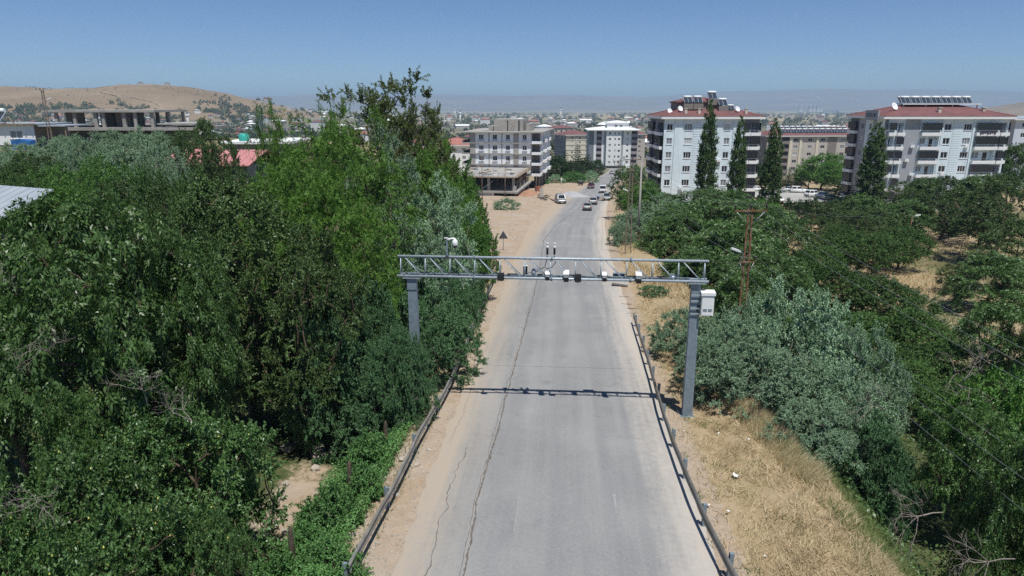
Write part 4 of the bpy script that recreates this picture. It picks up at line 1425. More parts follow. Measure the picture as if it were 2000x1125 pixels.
WCACHE = {}
def window(F, u0, u1, z0, z1, cols=2, fm=frame_white, depth=0.09, pm=None, sill=True, parent=None, sub=True):
    w, h = round(u1 - u0, 3), round(z1 - z0, 3)
    key = (w, h, cols, fm.name, sill)
    if key not in WCACHE:
        f = MB()
        t_ = min(0.085, w * 0.09)
        f.b2(0, w, 0, 0.06, 0, t_)
        f.b2(0, w, 0, 0.06, h - t_, h)
        for k_ in range(cols + 1):
            c = (w - t_) * k_ / cols + t_ / 2
            f.b2(c - t_ / 2, c + t_ / 2, 0.002, 0.058, t_, h - t_)
        if sill:
            f.b2(-0.08, w + 0.08, -0.18, 0.03, -0.09, -0.003)
        WCACHE[key] = (f.mesh('window', fm), MB().b2(0.01, w - 0.01, 0.035, 0.045, 0.01, h - 0.01))
    me_, pb = WCACHE[key]
    o = put('window', me_, parent or F.b, F.p(u0, z0, depth), (0, 0, F.ang))
    if pm is None:
        pm = rng.choices((pane_dark, pane_mid, pane_light), (0.62, 0.25, 0.13))[0]
    k2 = key + (pm.name,)
    if k2 not in WCACHE:
        WCACHE[k2] = pb.mesh('pane', pm)
    put('pane', WCACHE[k2], o if sub else (parent or F.b))
    return o
def glazing(F, u0, u1, z0, z1, cols, depth=0.05, m=pane_dark):
    """dark sliding panels closing a balcony"""
    return window(F, u0, u1, z0, z1, cols, frame_dark, depth, m, False)
def balcony(F, u0, u1, z, proj, m, open_=True, h=0.95, rail=True, slab=0.18):
    """slab with parapet in front of a face"""
    w = u1 - u0
    key = ('balc', round(w, 2), proj, m.name, h)
    if key not in WCACHE:
        a = MB()
        a.b2(0, w, -proj, 0, -slab, 0)
        a.b2(0, w, -proj, -proj + 0.12, 0.003, h * 0.5)
        if proj > 0.3:
            a.b2(0, 0.12, -proj + 0.122, -0.003, 0.003, h * 0.5)
            a.b2(w - 0.12, w, -proj + 0.122, -0.003, 0.003, h * 0.5)
        r_ = MB()
        r_.b2(0, w, -proj + 0.03, -proj + 0.08, h - 0.05, h)
        n_ = max(3, int(w / 0.5))
        for k_ in range(n_ + 1):
            x = 0.04 + (w - 0.08) * k_ / n_
            r_.b2(x - 0.015, x + 0.015, -proj + 0.04, -proj + 0.07, h * 0.5 + 0.003, h - 0.052)
        WCACHE[key] = (a.mesh('balcony', m), r_.mesh('railing', mat('railing_grey', (0.35, 0.37, 0.39), 0.5, 0.4)))
    me_, rm = WCACHE[key]
    o = put('balcony', me_, F.b, F.p(u0, z), (0, 0, F.ang))
    if rail:
        put('railing', rm, o)
    return o
def hip(mb, x0, x1, y0, y1, z, h, inset=None):
    i = inset if inset is not None else (y1 - y0) / 2
    cy_ = (y0 + y1) / 2
    mb.add([(x0, y0, z), (x1, y0, z), (x1, y1, z), (x0, y1, z), (x0 + i, cy_, z + h), (x1 - i, cy_, z + h)],
           [(0, 1, 5, 4), (1, 2, 5), (2, 3, 4, 5), (3, 0, 4), (3, 2, 1, 0)])
    return mb

def roof_with_eaves(b, x0, x1, y0, y1, z, h, over=0.8, m=red_tile, band=0.55, ridge=True):
    fa = MB()
    fa.b2(x0 - over, x1 + over, y0 - over, y1 + over, z, z + band)
    fa.build('eaves', fascia_m, b)
    r = MB()
    hip(r, x0 - over - 0.05, x1 + over + 0.05, y0 - over - 0.05, y1 + over + 0.05, z + band + 0.004, h)
    o = r.build('roof', m, b)
    i = (y1 - y0) / 2 + over
    if ridge:
        cyy = (y0 + y1) / 2
        rg_ = MB()
        zz = z + band + h
        pts = [(x0 - over, y0 - over, z + band + .03), (x0 - over + i, cyy, zz + .03), (x1 + over - i, cyy, zz + .03), (x1 + over, y0 - over, z + band + .03)]
        for a, c in zip(pts[:-1], pts[1:]):
            rg_.tube(a, c, 0.11, n=6)
        rg_.tube(pts[1], (x0 - over, y1 + over, z + band + .03), 0.11, n=6)
        rg_.tube(pts[2], (x1 + over, y1 + over, z + band + .03), 0.11, n=6)
        rg_.build('ridge_tiles', mat('ridge_tile', (0.27, 0.095, 0.088), 0.8), o)
    return o

SOLAR = {}
ORDN = ['first', 'second', 'third', 'fourth', 'fifth', 'sixth', 'seventh', 'eighth', 'ninth', 'tenth', 'eleventh', 'twelfth']
def solar_heater(label, loc, rz, s=1.0, group='solar water heaters on the roofs'):
    if not SOLAR:
        pn = MB()
        q = Euler((R(38), 0, 0)).to_matrix()
        pn.box((0, 0, 0.75), (1.9, 1.75, 0.09), q)
        SOLAR['panel'] = pn.mesh('panel', solar_m)
        fr = MB()
        for x in (-0.98, 0, 0.98):
            fr.box((x, 0.0, 0.78), (0.06, 1.80, 0.12), q)
        SOLAR['panel_frame'] = fr.mesh('panel_frame', galv)
        SOLAR['tank'] = MB().tube((-0.95, 0.72, 1.55), (0.95, 0.72, 1.55), 0.27, n=12).mesh('tank', white_paint)
        st = MB()
        for x in (-0.8, 0.8):
            st.tube((x, 0.72, 0), (x, 0.72, 1.35), 0.03, n=5)
            st.tube((x, -0.7, 0), (x, 0.72, 0.05), 0.03, n=5)
            st.tube((x, -0.65, 0), (x, -0.65, 0.3), 0.03, n=5)
        SOLAR['stand'] = st.mesh('stand', galv)
    o = thing('solar_heater', label, 'solar heater', loc, rz, group)
    o.scale = (s, s, s)
    for k_, v in SOLAR.items():
        put(k_, v, o)
    return o
DISH = {}
def dish(label, loc, rz, r=0.6):
    if not DISH:
        d = MB()
        d.lathe((0, 0, 0), [(0.02, 0), (0.3, 0.03), (0.55, 0.11), (0.75, 0.22), (0.74, 0.235), (0.54, 0.125), (0.3, 0.045), (0.01, 0.02)], 18)
        q = Euler((R(62), 0, 0)).to_matrix()
        d.v = [tuple(q @ Vector(v) + Vector((0, 0, 1.1))) for v in d.v]
        DISH['reflector'] = d.mesh('reflector', white_paint)
        DISH['mount'] = MB().tube((0, 0, 0), (0, 0.05, 1.1), 0.04, n=6).tube((0, -0.02, 0.8), (0, -0.75, 1.35), 0.02, n=5).mesh('mount', galv)
    o = thing('satellite_dish', label, 'satellite dish', loc, rz, 'satellite dishes on the apartment roofs')
    o.scale = (r / 0.75,) * 3
    for k_, v in DISH.items():
        put(k_, v, o)
    return o

# ---- the two pale apartment blocks
def apartment(label, x, y, rz, W, D, spec, side_spec, z0, storeys=6, sh=2.88, base=-3.0):
    b = thing('apartment_block', label, 'apartment block', (x, y, z0), rz, 'pale apartment blocks with red roofs')
    top = storeys * sh + 0.35
    F = Face(b, (0, 0, 0), 0)
    FL = Face(b, (0, D, 0), -math.pi / 2)           # left side, u runs from back to front
    FR = Face(b, (W, 0, 0), math.pi / 2)
    FB = Face(b, (W, D, 0), math.pi)
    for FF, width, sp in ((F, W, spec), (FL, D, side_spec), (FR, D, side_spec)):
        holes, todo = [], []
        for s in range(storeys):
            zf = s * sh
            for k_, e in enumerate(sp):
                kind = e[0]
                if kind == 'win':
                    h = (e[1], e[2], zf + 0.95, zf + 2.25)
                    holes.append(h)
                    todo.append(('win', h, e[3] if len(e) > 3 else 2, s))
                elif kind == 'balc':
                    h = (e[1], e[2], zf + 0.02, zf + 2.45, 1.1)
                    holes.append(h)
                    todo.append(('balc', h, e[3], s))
        # walls of the storeys in vertical bands of listed colours, some standing in for shade
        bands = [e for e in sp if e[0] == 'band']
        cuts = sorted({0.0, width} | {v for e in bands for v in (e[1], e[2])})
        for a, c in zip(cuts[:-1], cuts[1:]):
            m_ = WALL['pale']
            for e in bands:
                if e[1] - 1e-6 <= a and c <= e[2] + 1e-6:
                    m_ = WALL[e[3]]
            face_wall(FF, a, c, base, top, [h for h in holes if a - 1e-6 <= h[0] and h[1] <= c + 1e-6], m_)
        for t_ in todo:
            kind, h, arg, s = t_
            if kind == 'win':
                window(FF, h[0], h[1], h[2], h[3], arg)
            else:
                st = arg[s % len(arg)]
                bal = balcony(FF, h[0] - 0.1, h[1] + 0.1, h[2], 0.75, WALL['white'])
                if st == 'g':
                    G_ = window(FF, h[0] - 0.05, h[1] + 0.05, h[2] + 0.97, h[3] + 0.02, max(3, int((h[1] - h[0]) / 0.6)), frame_dark, -0.66, pane_dark, False)
                else:
                    w_ = h[1] - h[0]
                    window(FF, h[0] + w_ * 0.12, h[0] + w_ * 0.45, h[2] + 0.85, h[3] - 0.25, 2, frame_white, 1.03, pane_mid, False)
                    window(FF, h[0] + w_ * 0.62, h[0] + w_ * 0.85, h[2] + 0.05, h[3] - 0.25, 1, frame_white, 1.03, pane_dark, False)
        for e in sp:
            if e[0] == 'rib':
                for s in range(storeys):
                    for q_ in range(6):
                        z = s * sh + 0.15 + q_ * sh / 6
                        MB().b2(0, e[2] - e[1], -0.06, 0.0, 0, sh / 6 - 0.09).build('cladding_board', WALL['pale'], b, FF.p(e[1], z, -0.003), (0, 0, FF.ang))
            if e[0] == 'pil':
                MB().b2(0, e[2] - e[1], -0.16, -0.003, base, top - 0.01).build('pilaster', WALL[e[3]], b, FF.p(e[1], 0), (0, 0, FF.ang))
    face_wall(FB, 0, W, base, top, [], WALL['pale'])
    roof_with_eaves(b, 0, W, 0, D, top, 2.3)
    return b, top
spec1 = [('win', 0.6, 1.8), ('win', 4.3, 5.9, 3), ('rib', 6.15, 8.15), ('win', 8.8, 10.4, 3), ('win', 12.6, 13.8), ('band', 16.6, 19.8, 'grey'),
         ('balc', 16.8, 17.8, 'gog'), ('balc', 18.1, 19.7, 'ggo'), ('pil', 2.2, 3.9, 'pale'), ('pil', 11.0, 12.2, 'pale'), ('pil', 14.4, 15.2, 'pale')]
side1 = [('band', 0, 15.0, 'grey'), ('balc', 0.8, 6.0, 'gogogg'), ('balc', 8.4, 14.4, 'gggggo')]  # full-width grey band carries the shade of the side wall in its colour
B1, top1 = apartment('pale grey apartment block with red roof behind the three poplars', 31.7, 146.0, 0.0, 19.8, 15.0, spec1, side1, -7.42)
spec2 = [('band', 0, 0.8, 'grey'), ('band', 4.4, 7.7, 'midgrey'), ('balc', 0.9, 2.3, 'gog'), ('balc', 2.7, 4.2, 'ggo'), ('balc', 8.0, 12.1, 'ogog'), ('win', 13.0, 14.5, 2), ('rib', 14.9, 16.9),  # flush mid-grey band paints in the shadow of a recess
         ('win', 17.2, 18.9, 3), ('balc', 19.8, 24.6, 'gogogg'), ('balc', 25.0, 26.4, 'ggo'), ('pil', 12.35, 12.8, 'pale'), ('pil', 19.1, 19.5, 'pale')]
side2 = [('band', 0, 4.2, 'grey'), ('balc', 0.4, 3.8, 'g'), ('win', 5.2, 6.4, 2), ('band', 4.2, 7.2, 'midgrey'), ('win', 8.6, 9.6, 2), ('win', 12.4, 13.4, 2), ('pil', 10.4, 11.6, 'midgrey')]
B2, top2 = apartment('pale apartment block with solar heaters on its red roof at far right', 79.0, 146.0, 0.0, 26.8, 15.0, spec2, side2, -7.42)
B2.scale = (0.965, 1, 1)
B2.location.x = 77.6
ac = MB().b2(-0.42, 0.42, -0.34, -0.02, 0, 0.58).tube((0, -0.345, 0.29), (0, -0.36, 0.29), 0.22, n=12).mesh('air_conditioner', white_paint)
for b_, us in ((B1, ((3.9, 1), (11.6, 3), (7.9, 4), (15.9, 2))), (B2, ((6.2, 4), (5.4, 3), (13.6, 2), (18.0, 4), (6.8, 2)))):
    for u_, s_ in us:
        put('air_conditioner', ac, b_, (u_ + 0.2, -0.17, s_ * 2.88 + 0.25))
cl = MB()
for k in range(7):
    cl.b2(20.3 + k * 0.5, 20.7 + k * 0.5, -0.82, -0.80, 5 * 2.88 + 0.15 + 0.1 * (k % 3), 5 * 2.88 + 0.9)
cl.build('laundry', mat('dark_laundry', (0.06, 0.05, 0.07), 0.9, var=0.5, scale=1.5), B2)
# lettered parapet of the right block
pan = MB().b2(0, 5.4, -0.15, 0.15, -0.3, 1.75).build('name_panel', WALL['midgrey'], B2, (-0.95, 6.6, top2), (0, 0, -math.pi / 2))
fc = bpy.data.curves.new('name_letters', 'FONT')
fc.body = 'D BLOK'
fc.size = 1.15
fc.extrude = 0.02
fc.align_x = 'CENTER'
fc.materials.append(frame_dark)
fo = bpy.data.objects.new('text_source', fc)
C.objects.link(fo)
dgx = bpy.context.evaluated_depsgraph_get()
lme = bpy.data.meshes.new_from_object(fo.evaluated_get(dgx))
bpy.data.objects.remove(fo)
put('name_letters', lme, pan, (2.7, -0.175, 0.35), (R(90), 0, 0))
# roof storeys and roof furniture
def roof_room(b, x0, x1, y0, y1, z, h, m=WALL['taupe']):
    rm = MB().b2(x0, x1, y0, y1, z, z + h).build('roof_room', m, b)
    r = MB()
    r.b2(x0 - 0.35, x1 + 0.35, y0 - 0.35, y1 + 0.35, z + h + 0.003, z + h + 0.22)
    hip(r, x0 - 0.3, x1 + 0.3, y0 - 0.3, y1 + 0.3, z + h + 0.222, 0.9)
    r.build('roof_room_roof', red_tile, rm)
roof_room(B1, 3.6, 13.2, 5.0, 11.0, top1 + 0.9, 2.4)
for k, (x, y, z, s, lab) in enumerate([(5.6, 4.0, top1 + 3.1, 1.0, 'leftmost solar heater on the left apartment roof'), (7.7, 4.0, top1 + 3.1, 1.0, 'second solar heater from left on the left apartment roof'),
                                  (11.0, 5.2, top1 + 4.0, 1.05, 'highest solar heater, right of the tallest poplar top'), (12.9, 3.6, top1 + 2.6, 1.0, 'solar heater second from right on the left apartment roof'),
                                  (14.6, 3.4, top1 + 1.7, 0.75, 'small rightmost solar heater on the left apartment roof')]):
    p = Vector((31.7 + x, 146 + y, -7.42 + z))
    solar_heater(lab, p, 0, s * 0.9)
    MB().b2(-1.0 * s, 1.0 * s, -0.9 * s, 1.0 * s, -1.2, -0.005).build('heater_plinth', WALL['taupe'], B1, (x, y, z))
for x, z, lab in ((1.4, 1.0, 'satellite dish at the left end of the left apartment roof'), (3.6, 1.5, 'satellite dish beside the roof room of the left apartment'), (15.6, 1.4, 'satellite dish at the right end of left apartment roof')):
    dish(lab, (31.7 + x, 146.0 + 2.2, -7.42 + top1 + z - 0.35), R(25), 0.6)
for x in (4.6, 7.4, 17.2):
    c_ = MB().b2(x - 0.25, x + 0.25, 1.0, 1.5, top1 + 0.7, top1 + 2.0)
    c_.b2(x - 0.32, x + 0.32, 0.93, 1.57, top1 + 2.003, top1 + 2.12)
    c_.build('chimney', WALL['cream'], B1)
pl = MB().b2(6.5, 24.0, 5.6, 10.2, top2 + 2.9, top2 + 3.1)
for x in (7, 12, 18, 23.5):
    pl.b2(x - 0.12, x + 0.12, 6.2, 6.4, top2 + 1.6, top2 + 2.897)
pl.build('roof_platform', fascia_m, B2)
nn = 0
lab_n = ['first', 'second', 'third', 'fourth', 'fifth', 'sixth', 'seventh']
for row, (y, zz) in enumerate(((6.9, 3.1), (8.9, 3.1))):
    for k in range(7):
        x = 7.6 + k * 2.3 + row * 0.5
        solar_heater('%s solar heater from left in the %s row on the right apartment roof' % (lab_n[k], 'front' if row == 0 else 'rear'), (77.6 + x * 0.965, 146 + y, -7.42 + top2 + zz), R(-8), 0.88)
dish('satellite dish on the left slope of the right apartment roof', (77.6 + 3.3, 146 + 3.6, -7.42 + top2 + 1.2), R(25), 0.85)
for x, y in ((12.5, 2.0), (22.8, 3.0)):
    c_ = MB().b2(x - 0.3, x + 0.3, y - 0.3, y + 0.3, top2 + 0.8, top2 + 2.2)
    c_.b2(x - 0.42, x + 0.42, y - 0.42, y + 0.42, top2 + 2.203, top2 + 2.35)
    c_.build('chimney', WALL['cream'], B2)

# ---- unfinished building
bz = -8.5
BC = thing('unfinished_building', 'unfinished concrete building with white panels and open podium beside the road', 'building', (-11.0, 183.5, bz), R(-9))
F = Face(BC, (0, 0, 0), 0)
FRt = Face(BC, (18.2, 0, 0), math.pi / 2)
lv = [3.8, 6.55, 9.3, 12.05, 14.8]
for i, z in enumerate(lv):
    s_ = MB().b2(-2.2 if i > 0 else -0.4, 18.7, -0.45, 29, z - 0.28, z)
    if i == 4:
        s_ = MB().b2(-2.4, 19.3, -1.0, 29.5, z - 0.3, z)
    s_.build('floor_slab', concrete, BC)
cols_ = [(0.0, 1.4), (4.9, 5.2), (8.3, 8.6), (11.5, 12.9)]
for i in range(4):
    za, zb_ = lv[i] + 0.003, lv[i + 1] - 0.283
    segs = [(1.4, 4.9, 2.3, 3.6, 3), (5.2, 8.3, 6.0, 7.2, 2), (8.6, 11.5, 9.5, 10.6, 2), (12.9, 16.2, 13.9, 15.0, 2)]
    for a, c in cols_:
        MB().b2(a, c, -0.06, 0.5, za, zb_).build('column', WALL['block'], BC)
    for a, c, w0, w1, n_ in segs:
        face_wall(F, a + 0.003, c - 0.003, za, zb_, [(w0, w1, za + 0.75, za + 2.05)], WALL['render'], 'wall_panel')
        window(F, w0, w1, za + 0.75, za + 2.05, n_, frame_white, 0.1, pane_dark)
        MB().b2(w0 - 0.1, w1 + 0.1, -0.14, -0.003, za + 0.40, za + 0.55).build('sill_block', WALL['midgrey'], BC)
    # corner balcony, open and dark
    MB().b2(16.2, 16.4, -0.05, 3.2, za, zb_).build('column', WALL['block'], BC)
    MB().b2(16.4, 18.0, 3.0, 3.2, za, zb_).build('inner_wall', WALL['block'], BC)
    MB().b2(16.45, 18.9, -1.0, -0.85, za - 0.28, za + 0.42).b2(18.75, 18.9, -0.847, 2.6, za - 0.28, za + 0.42).build('balcony_parapet', WALL['render'], BC)
    MB().b2(16.45, 18.75, -0.85, -0.453, za - 0.28, za - 0.01).build('balcony_slab', concrete, BC)
    MB().b2(17.9, 18.2, 2.7, 3.2, za, zb_).build('column', WALL['block'], BC)
    MB().b2(-2.1, -1.9, -0.3, 8, za, za + 0.5).build('balcony_parapet', concrete, BC)
    MB().b2(-0.3, -0.05, 0.6, 20, za, zb_).build('inner_wall', WALL['block'], BC)
    for k in range(5):
        u0 = 3.4 + k * 5.0
        face_wall(FRt, u0, u0 + 4.9, za, zb_, [(u0 + 1.4, u0 + 2.6, za + 0.75, za + 2.05)], WALL['render'], 'wall_panel')
        window(FRt, u0 + 1.4, u0 + 2.6, za + 0.75, za + 2.05, 2, frame_white, 0.1, pane_dark)
        if k in (1, 3):
            MB().b2(18.203, 19.2, u0 + 0.4, u0 + 3.6, za - 0.28, za + 0.5).build('balcony_parapet', WALL['render'], BC)
# ground floor: columns with dark bays behind
for k in range(8):
    y = -23.6 + k * 7.0
    x = 15.8 if y < -0.5 else 18.0
    MB().b2(x - 0.35, x + 0.05, y, y + 0.6, -1.5, 3.5).build('column', concrete, BC)
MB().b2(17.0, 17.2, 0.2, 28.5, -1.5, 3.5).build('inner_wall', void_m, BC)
MB().b2(14.6, 14.8, -23, -0.2, -0.5, 2.6).build('inner_wall', WALL['block'], BC)
MB().b2(15.9, 19.2, -24.2, 29, -1.6, -0.9).build('ground_kerb', concrete, BC)
# podium in front
MB().b2(-2.0, 16.4, -24.6, -0.5, 1.9, 2.35).build('floor_slab', concrete, BC)
MB().b2(-2.0, 15.6, -24.0, -0.5, 5.35, 5.65).build('floor_slab', concrete, BC)
MB().b2(15.6, 16.2, -24.2, -0.5, 5.42, 5.55).build('formwork_edge', wood_m, BC)
MB().b2(-2.2, 15.6, -24.7, -24.05, 5.42, 5.55).build('formwork_edge', wood_m, BC)
MB().b2(0.0, 10.2, -24.0, -23.8, -1.0, 1.9).build('ground_wall', WALL['bluewhite'], BC)
MB().b2(10.2, 10.7, -24.2, -23.6, -1.0, 1.9).build('column', WALL['render'], BC)
MB().b2(10.9, 15.4, -21.5, -21.3, -1.0, 1.9).build('ground_wall', WALL['taupe'], BC)
for x in (-1.6, 3.5, 9.4, 15.2):
    for y in (-23.6, -12):
        MB().b2(x - 0.3, x + 0.3, y, y + 0.5, 2.353, 5.347).build('column', concrete, BC)
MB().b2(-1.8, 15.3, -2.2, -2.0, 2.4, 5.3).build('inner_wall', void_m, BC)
pm = MB().tube((0, 0, 2.355), (0, 0, 5.345), 0.05, n=6).mesh('prop', wood_m)
for k in range(22):
    put('prop', pm, BC, (rng.uniform(-1, 15.0), rng.uniform(-23.6, -14), 0))
for k in range(14):
    MB().tube((16.0, -23.5 + k * 1.6, 2.36), (16.1, -23.5 + k * 1.6, 6.6), 0.035, n=5).build('scaffold_pole', wood_m if k % 2 else rust_grey, BC)
for k in range(16):
    MB().tube((-1.5 + k * 1.1, -23.7, 5.6), (-1.5 + k * 1.1, -23.7, 6.4 + 0.5 * rng.random()), 0.03, n=5).build('scaffold_pole', rust_grey, BC)
MB().b2(-1.5, 15, -23.72, -23.68, 6.30, 6.36).build('scaffold_rail', rust_grey, BC)
MB().tube((8.5, -4, 5.7), (13.0, -1.0, 9.2), 0.07, n=6).build('scaffold_pole', wood_m, BC)
MB().tube((1.5, -20, 5.7), (6.0, -10.0, 7.2), 0.08, n=6).build('scaffold_pole', wood_m, BC)
MB().tube((2.5, -24.2, 2.4), (6.0, -24.2, 5.0), 0.06, n=6).build('scaffold_pole', galv_dull, BC)
MB().tube((7.5, -24.2, 2.4), (11.0, -24.2, 5.0), 0.06, n=6).build('scaffold_pole', galv_dull, BC)
for k in range(26):
    x, y = rng.uniform(-1, 14.5), rng.uniform(-22, -2)
    MB().box((x, y, 5.75 + 0.1 * rng.random()), (rng.uniform(.4, 2.4), rng.uniform(.2, .5), rng.uniform(.08, .3)), Euler((0, 0, rng.random() * 3)).to_matrix()).build('plank_pile', rng.choice((wood_m, galv_dull, WALL['render'])), BC)
# roof room of bare blocks
MB().b2(5.6, 13.4, 4.0, 14.0, 14.803, 17.9).build('roof_room', WALL['block'], BC)
MB().b2(4.0, 5.55, 5.0, 14.0, 14.803, 16.2).build('roof_room', WALL['block'], BC)
MB().b2(14.1, 15.3, 5.0, 14.0, 14.803, 16.8).build('roof_room', WALL['block'], BC)
for x, w_ in ((9.2, 0.25), (12.2, 0.35)):
    MB().b2(x, x + w_, 3.9, 3.995, 14.81, 17.6).build('slot_shade', void_m, BC)  # solid dark strips painted as the shade of narrow openings
MB().tube((3.5, 2.0, 14.85), (11.4, 3.2, 17.2), 0.05, n=5).build('scaffold_pole', wood_m, BC)
MB().tube((10.0, 3.4, 14.85), (11.6, 3.6, 17.2), 0.05, n=5).build('scaffold_pole', wood_m, BC)

# ---- white block at the end of the road
bw_ = thing('white_apartment_block', 'tall white apartment block with white roof where the road ends', 'apartment block', (39.7, 360.0, -20.7), R(-2))
W4, D4, sh4 = 25.2, 18.0, 2.95
F = Face(bw_, (0, 0, 0), 0)
top4 = 3.4 + 6 * sh4
cen = Face(bw_, (8.8, -1.6, 0), 0)
def white_col(FF, a, c, m_, wins, z0=3.4):
    holes = [(w0, w1, z0 + s * sh4 + 1.0, z0 + s * sh4 + 2.2) for s in range(6) for w0, w1 in wins]
    face_wall(FF, a, c, z0, top4, holes, m_)
    for h in holes:
        window(FF, *h, cols=2, sill=False)
white_col(F, 0.0, 2.6, WALL['grey'], [])
white_col(F, 2.603, 3.9, WALL['white'], [])
white_col(F, 6.6, 7.6, WALL['white'], [])
white_col(F, 7.603, 8.8, WALL['midgrey'], [])
white_col(cen, 0, 7.6, WALL['white'], [(1.2, 2.4), (4.1, 4.9), (5.9, 7.1)])
white_col(F, 16.403, 17.7, WALL['midgrey'], [])
white_col(F, 17.703, 21.8, WALL['white'], [(19.2, 20.4)])
MB().b2(8.8, 9.1, -1.597, -0.003, 3.4, top4).b2(16.1, 16.4, -1.597, -0.003, 3.4, top4).build('wall', WALL['white'], bw_)
for s in range(6):
    z = 3.4 + s * sh4
    for a, c in ((3.95, 6.55), (21.85, 24.9)):
        MB().b2(a, c, -0.5, 0.2, z, z + 1.25).build('balcony', WALL['lilac'], bw_)
        window(F, a + 0.05, c - 0.05, z + 1.26, z + sh4 - 0.35, 3, frame_dark, 0.12, pane_dark, False)
        MB().b2(a, c, -0.1, 0.3, z + sh4 - 0.34, z + sh4 - 0.003).build('balcony_beam', WALL['lilac'], bw_)
MB().b2(0.05, W4 - 0.3, 0.6, D4, 0, top4 - 0.02).build('core', WALL['midgrey'], bw_)
for k in range(6):
    window(F, 6.6 + k * 1.95, 8.45 + k * 1.95, 0.1, 2.8, 2, frame_dark, 0.2, pane_dark if k % 2 else pane_mid, False)
MB().b2(6.0, 19.0, -1.9, 0.5, 3.0, 3.36).build('shop_canopy', WALL['grey'], bw_)
MB().b2(5.6, 6.5, -0.6, 0.5, 0, 3.3).b2(18.6, 22.0, -0.3, 0.5, 0, 3.36).build('wall', WALL['white'], bw_)
MB().b2(-1.0, 5.6, -1.8, 0.4, 3.1, 3.36).build('shop_canopy', WALL['white'], bw_)
rf = MB()
rf.b2(-1.2, W4 + 1.0, -2.6, D4 + 1, top4, top4 + 0.45)
hip(rf, -1.25, W4 + 1.05, -2.65, D4 + 1.05, top4 + 0.453, 1.6)
rf.build('roof', fascia_m, bw_)
rr_ = MB().b2(9.4, 20.6, 2.5, 12, top4 + 0.6, top4 + 3.6).build('roof_room', WALL['white'], bw_)
hip(MB().b2(8.8, 21.2, 1.9, 12.6, top4 + 3.603, top4 + 3.95), 8.8, 21.2, 1.9, 12.6, top4 + 3.953, 0.9).build('roof_room_roof', fascia_m, rr_)
window(Face(bw_, (0, 2.5, 0), 0), 13.2, 14.6, top4 + 1.7, top4 + 2.7, 2, depth=-0.05, sill=False)
window(Face(bw_, (0, 2.5, 0), 0), 15.8, 17.2, top4 + 1.7, top4 + 2.7, 2, depth=-0.05, sill=False)

# ---- cream block with red roof left of it, twin behind
def block(label, x, y, rz, W, D, storeys, z, mfront, mside, wins, sh=2.9, roof=red_tile, name='apartment_block', rh=2.6, base=-6, group=None, side_wins=None, balc=None):
    b = thing(name, label, 'apartment block', (x, y, z), rz, group)
    top = storeys * sh
    F_ = Face(b, (0, 0, 0), 0)
    L_ = Face(b, (0, D, 0), -math.pi / 2)
    R_ = Face(b, (W, 0, 0), math.pi / 2)
    for FF, ww, m_, ws in ((F_, W, mfront, wins), (L_, D, mside, side_wins or []), (R_, D, mside, side_wins or [])):
        holes = [(w0, w1, s * sh + 0.95, s * sh + 2.2) for s in range(storeys) for w0, w1 in ws]
        face_wall(FF, 0, ww, base, top, holes, m_)
        for h in holes:
            window(FF, *h, cols=2, sill=False)
    for s in range(storeys):
        for a, c, m_ in (balc or []):
            MB().b2(a, c, -0.9, -0.003, s * sh, s * sh + 1.0).build('balcony', m_, b)
            window(F_, a + 0.1, c - 0.1, s * sh + 1.02, s * sh + 2.5, 4, frame_dark, -0.4, pane_dark, False)
    face_wall(Face(b, (W, D, 0), math.pi), 0, W, base, top, [], mside)
    roof_with_eaves(b, 0, W, 0, D, top, rh, 0.9, roof, 0.4, False)
    return b, top
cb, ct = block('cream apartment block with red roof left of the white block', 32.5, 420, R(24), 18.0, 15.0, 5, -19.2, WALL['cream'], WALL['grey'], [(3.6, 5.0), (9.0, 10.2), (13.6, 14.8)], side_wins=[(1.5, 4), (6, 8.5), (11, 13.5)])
for s in range(1, 5):
    MB().b2(0.1, 17.9, -0.12, -0.003, s * 2.9 - 0.1, s * 2.9 + 0.12).build('floor_band', WALL['taupe'], cb)
MB().b2(6.4, 7.8, -0.2, -0.003, -6, ct - 0.02).build('pilaster', WALL['beige'], cb)
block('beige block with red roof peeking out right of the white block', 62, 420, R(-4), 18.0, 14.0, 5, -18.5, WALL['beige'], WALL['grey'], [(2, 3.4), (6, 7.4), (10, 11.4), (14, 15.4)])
block('low white house with bright red roof left of the unfinished building', -27.2, 252, R(-6), 12.5, 10.0, 2, -7.0, WALL['white'], WALL['bluewhite'], [(1.8, 3.0), (5.6, 6.8), (9.2, 10.6)], roof=red_tile2, rh=2.2, name='house')
# ---- beige and taupe block between the two pale ones
tb, tt = block('beige block with many solar panels between the two pale apartment blocks', 103.5, 283, R(4), 36.0, 15.0, 5, -13.8, WALL['beige'], WALL['taupe'], [(11.2, 13.0), (17.2, 19.0), (22.6, 24.4), (31.0, 32.8)], side_wins=[(3, 4.4), (9, 10.4)], balc=[(0.6, 4.0, WALL['taupe']), (6.0, 9.2, WALL['taupe'])])
for a, c in ((9.4, 10.6), (13.6, 14.6), (20.6, 21.6)):
    MB().b2(a, c, -0.3, -0.003, -6, tt - 0.3).build('pilaster', WALL['cream'], tb)
MB().b2(25.6, 29.4, -0.05, -0.003, -6, tt - 0.02).build('recess_panel', WALL['taupe'], tb)
MB().b2(25, 34, 4, 11, tt + 0.7, tt + 3.3).build('roof_room', red_tile, tb)
for row in range(2):
    for k in range(12):
        u = 7.0 + k * 2.45 + row * 0.8
        p = Matrix.Rotation(R(4), 4, 'Z') @ Vector((u, 2.4 + row * 2.8, tt + 1.2 + row * 0.9))
        solar_heater('%s solar heater from left in the %s row on the beige block roof' % (ORDN[k], ('front', 'rear')[row]), Vector((103.5, 283, -13.8)) + p, R(2), 1.05, group='solar heaters on the beige block roof')
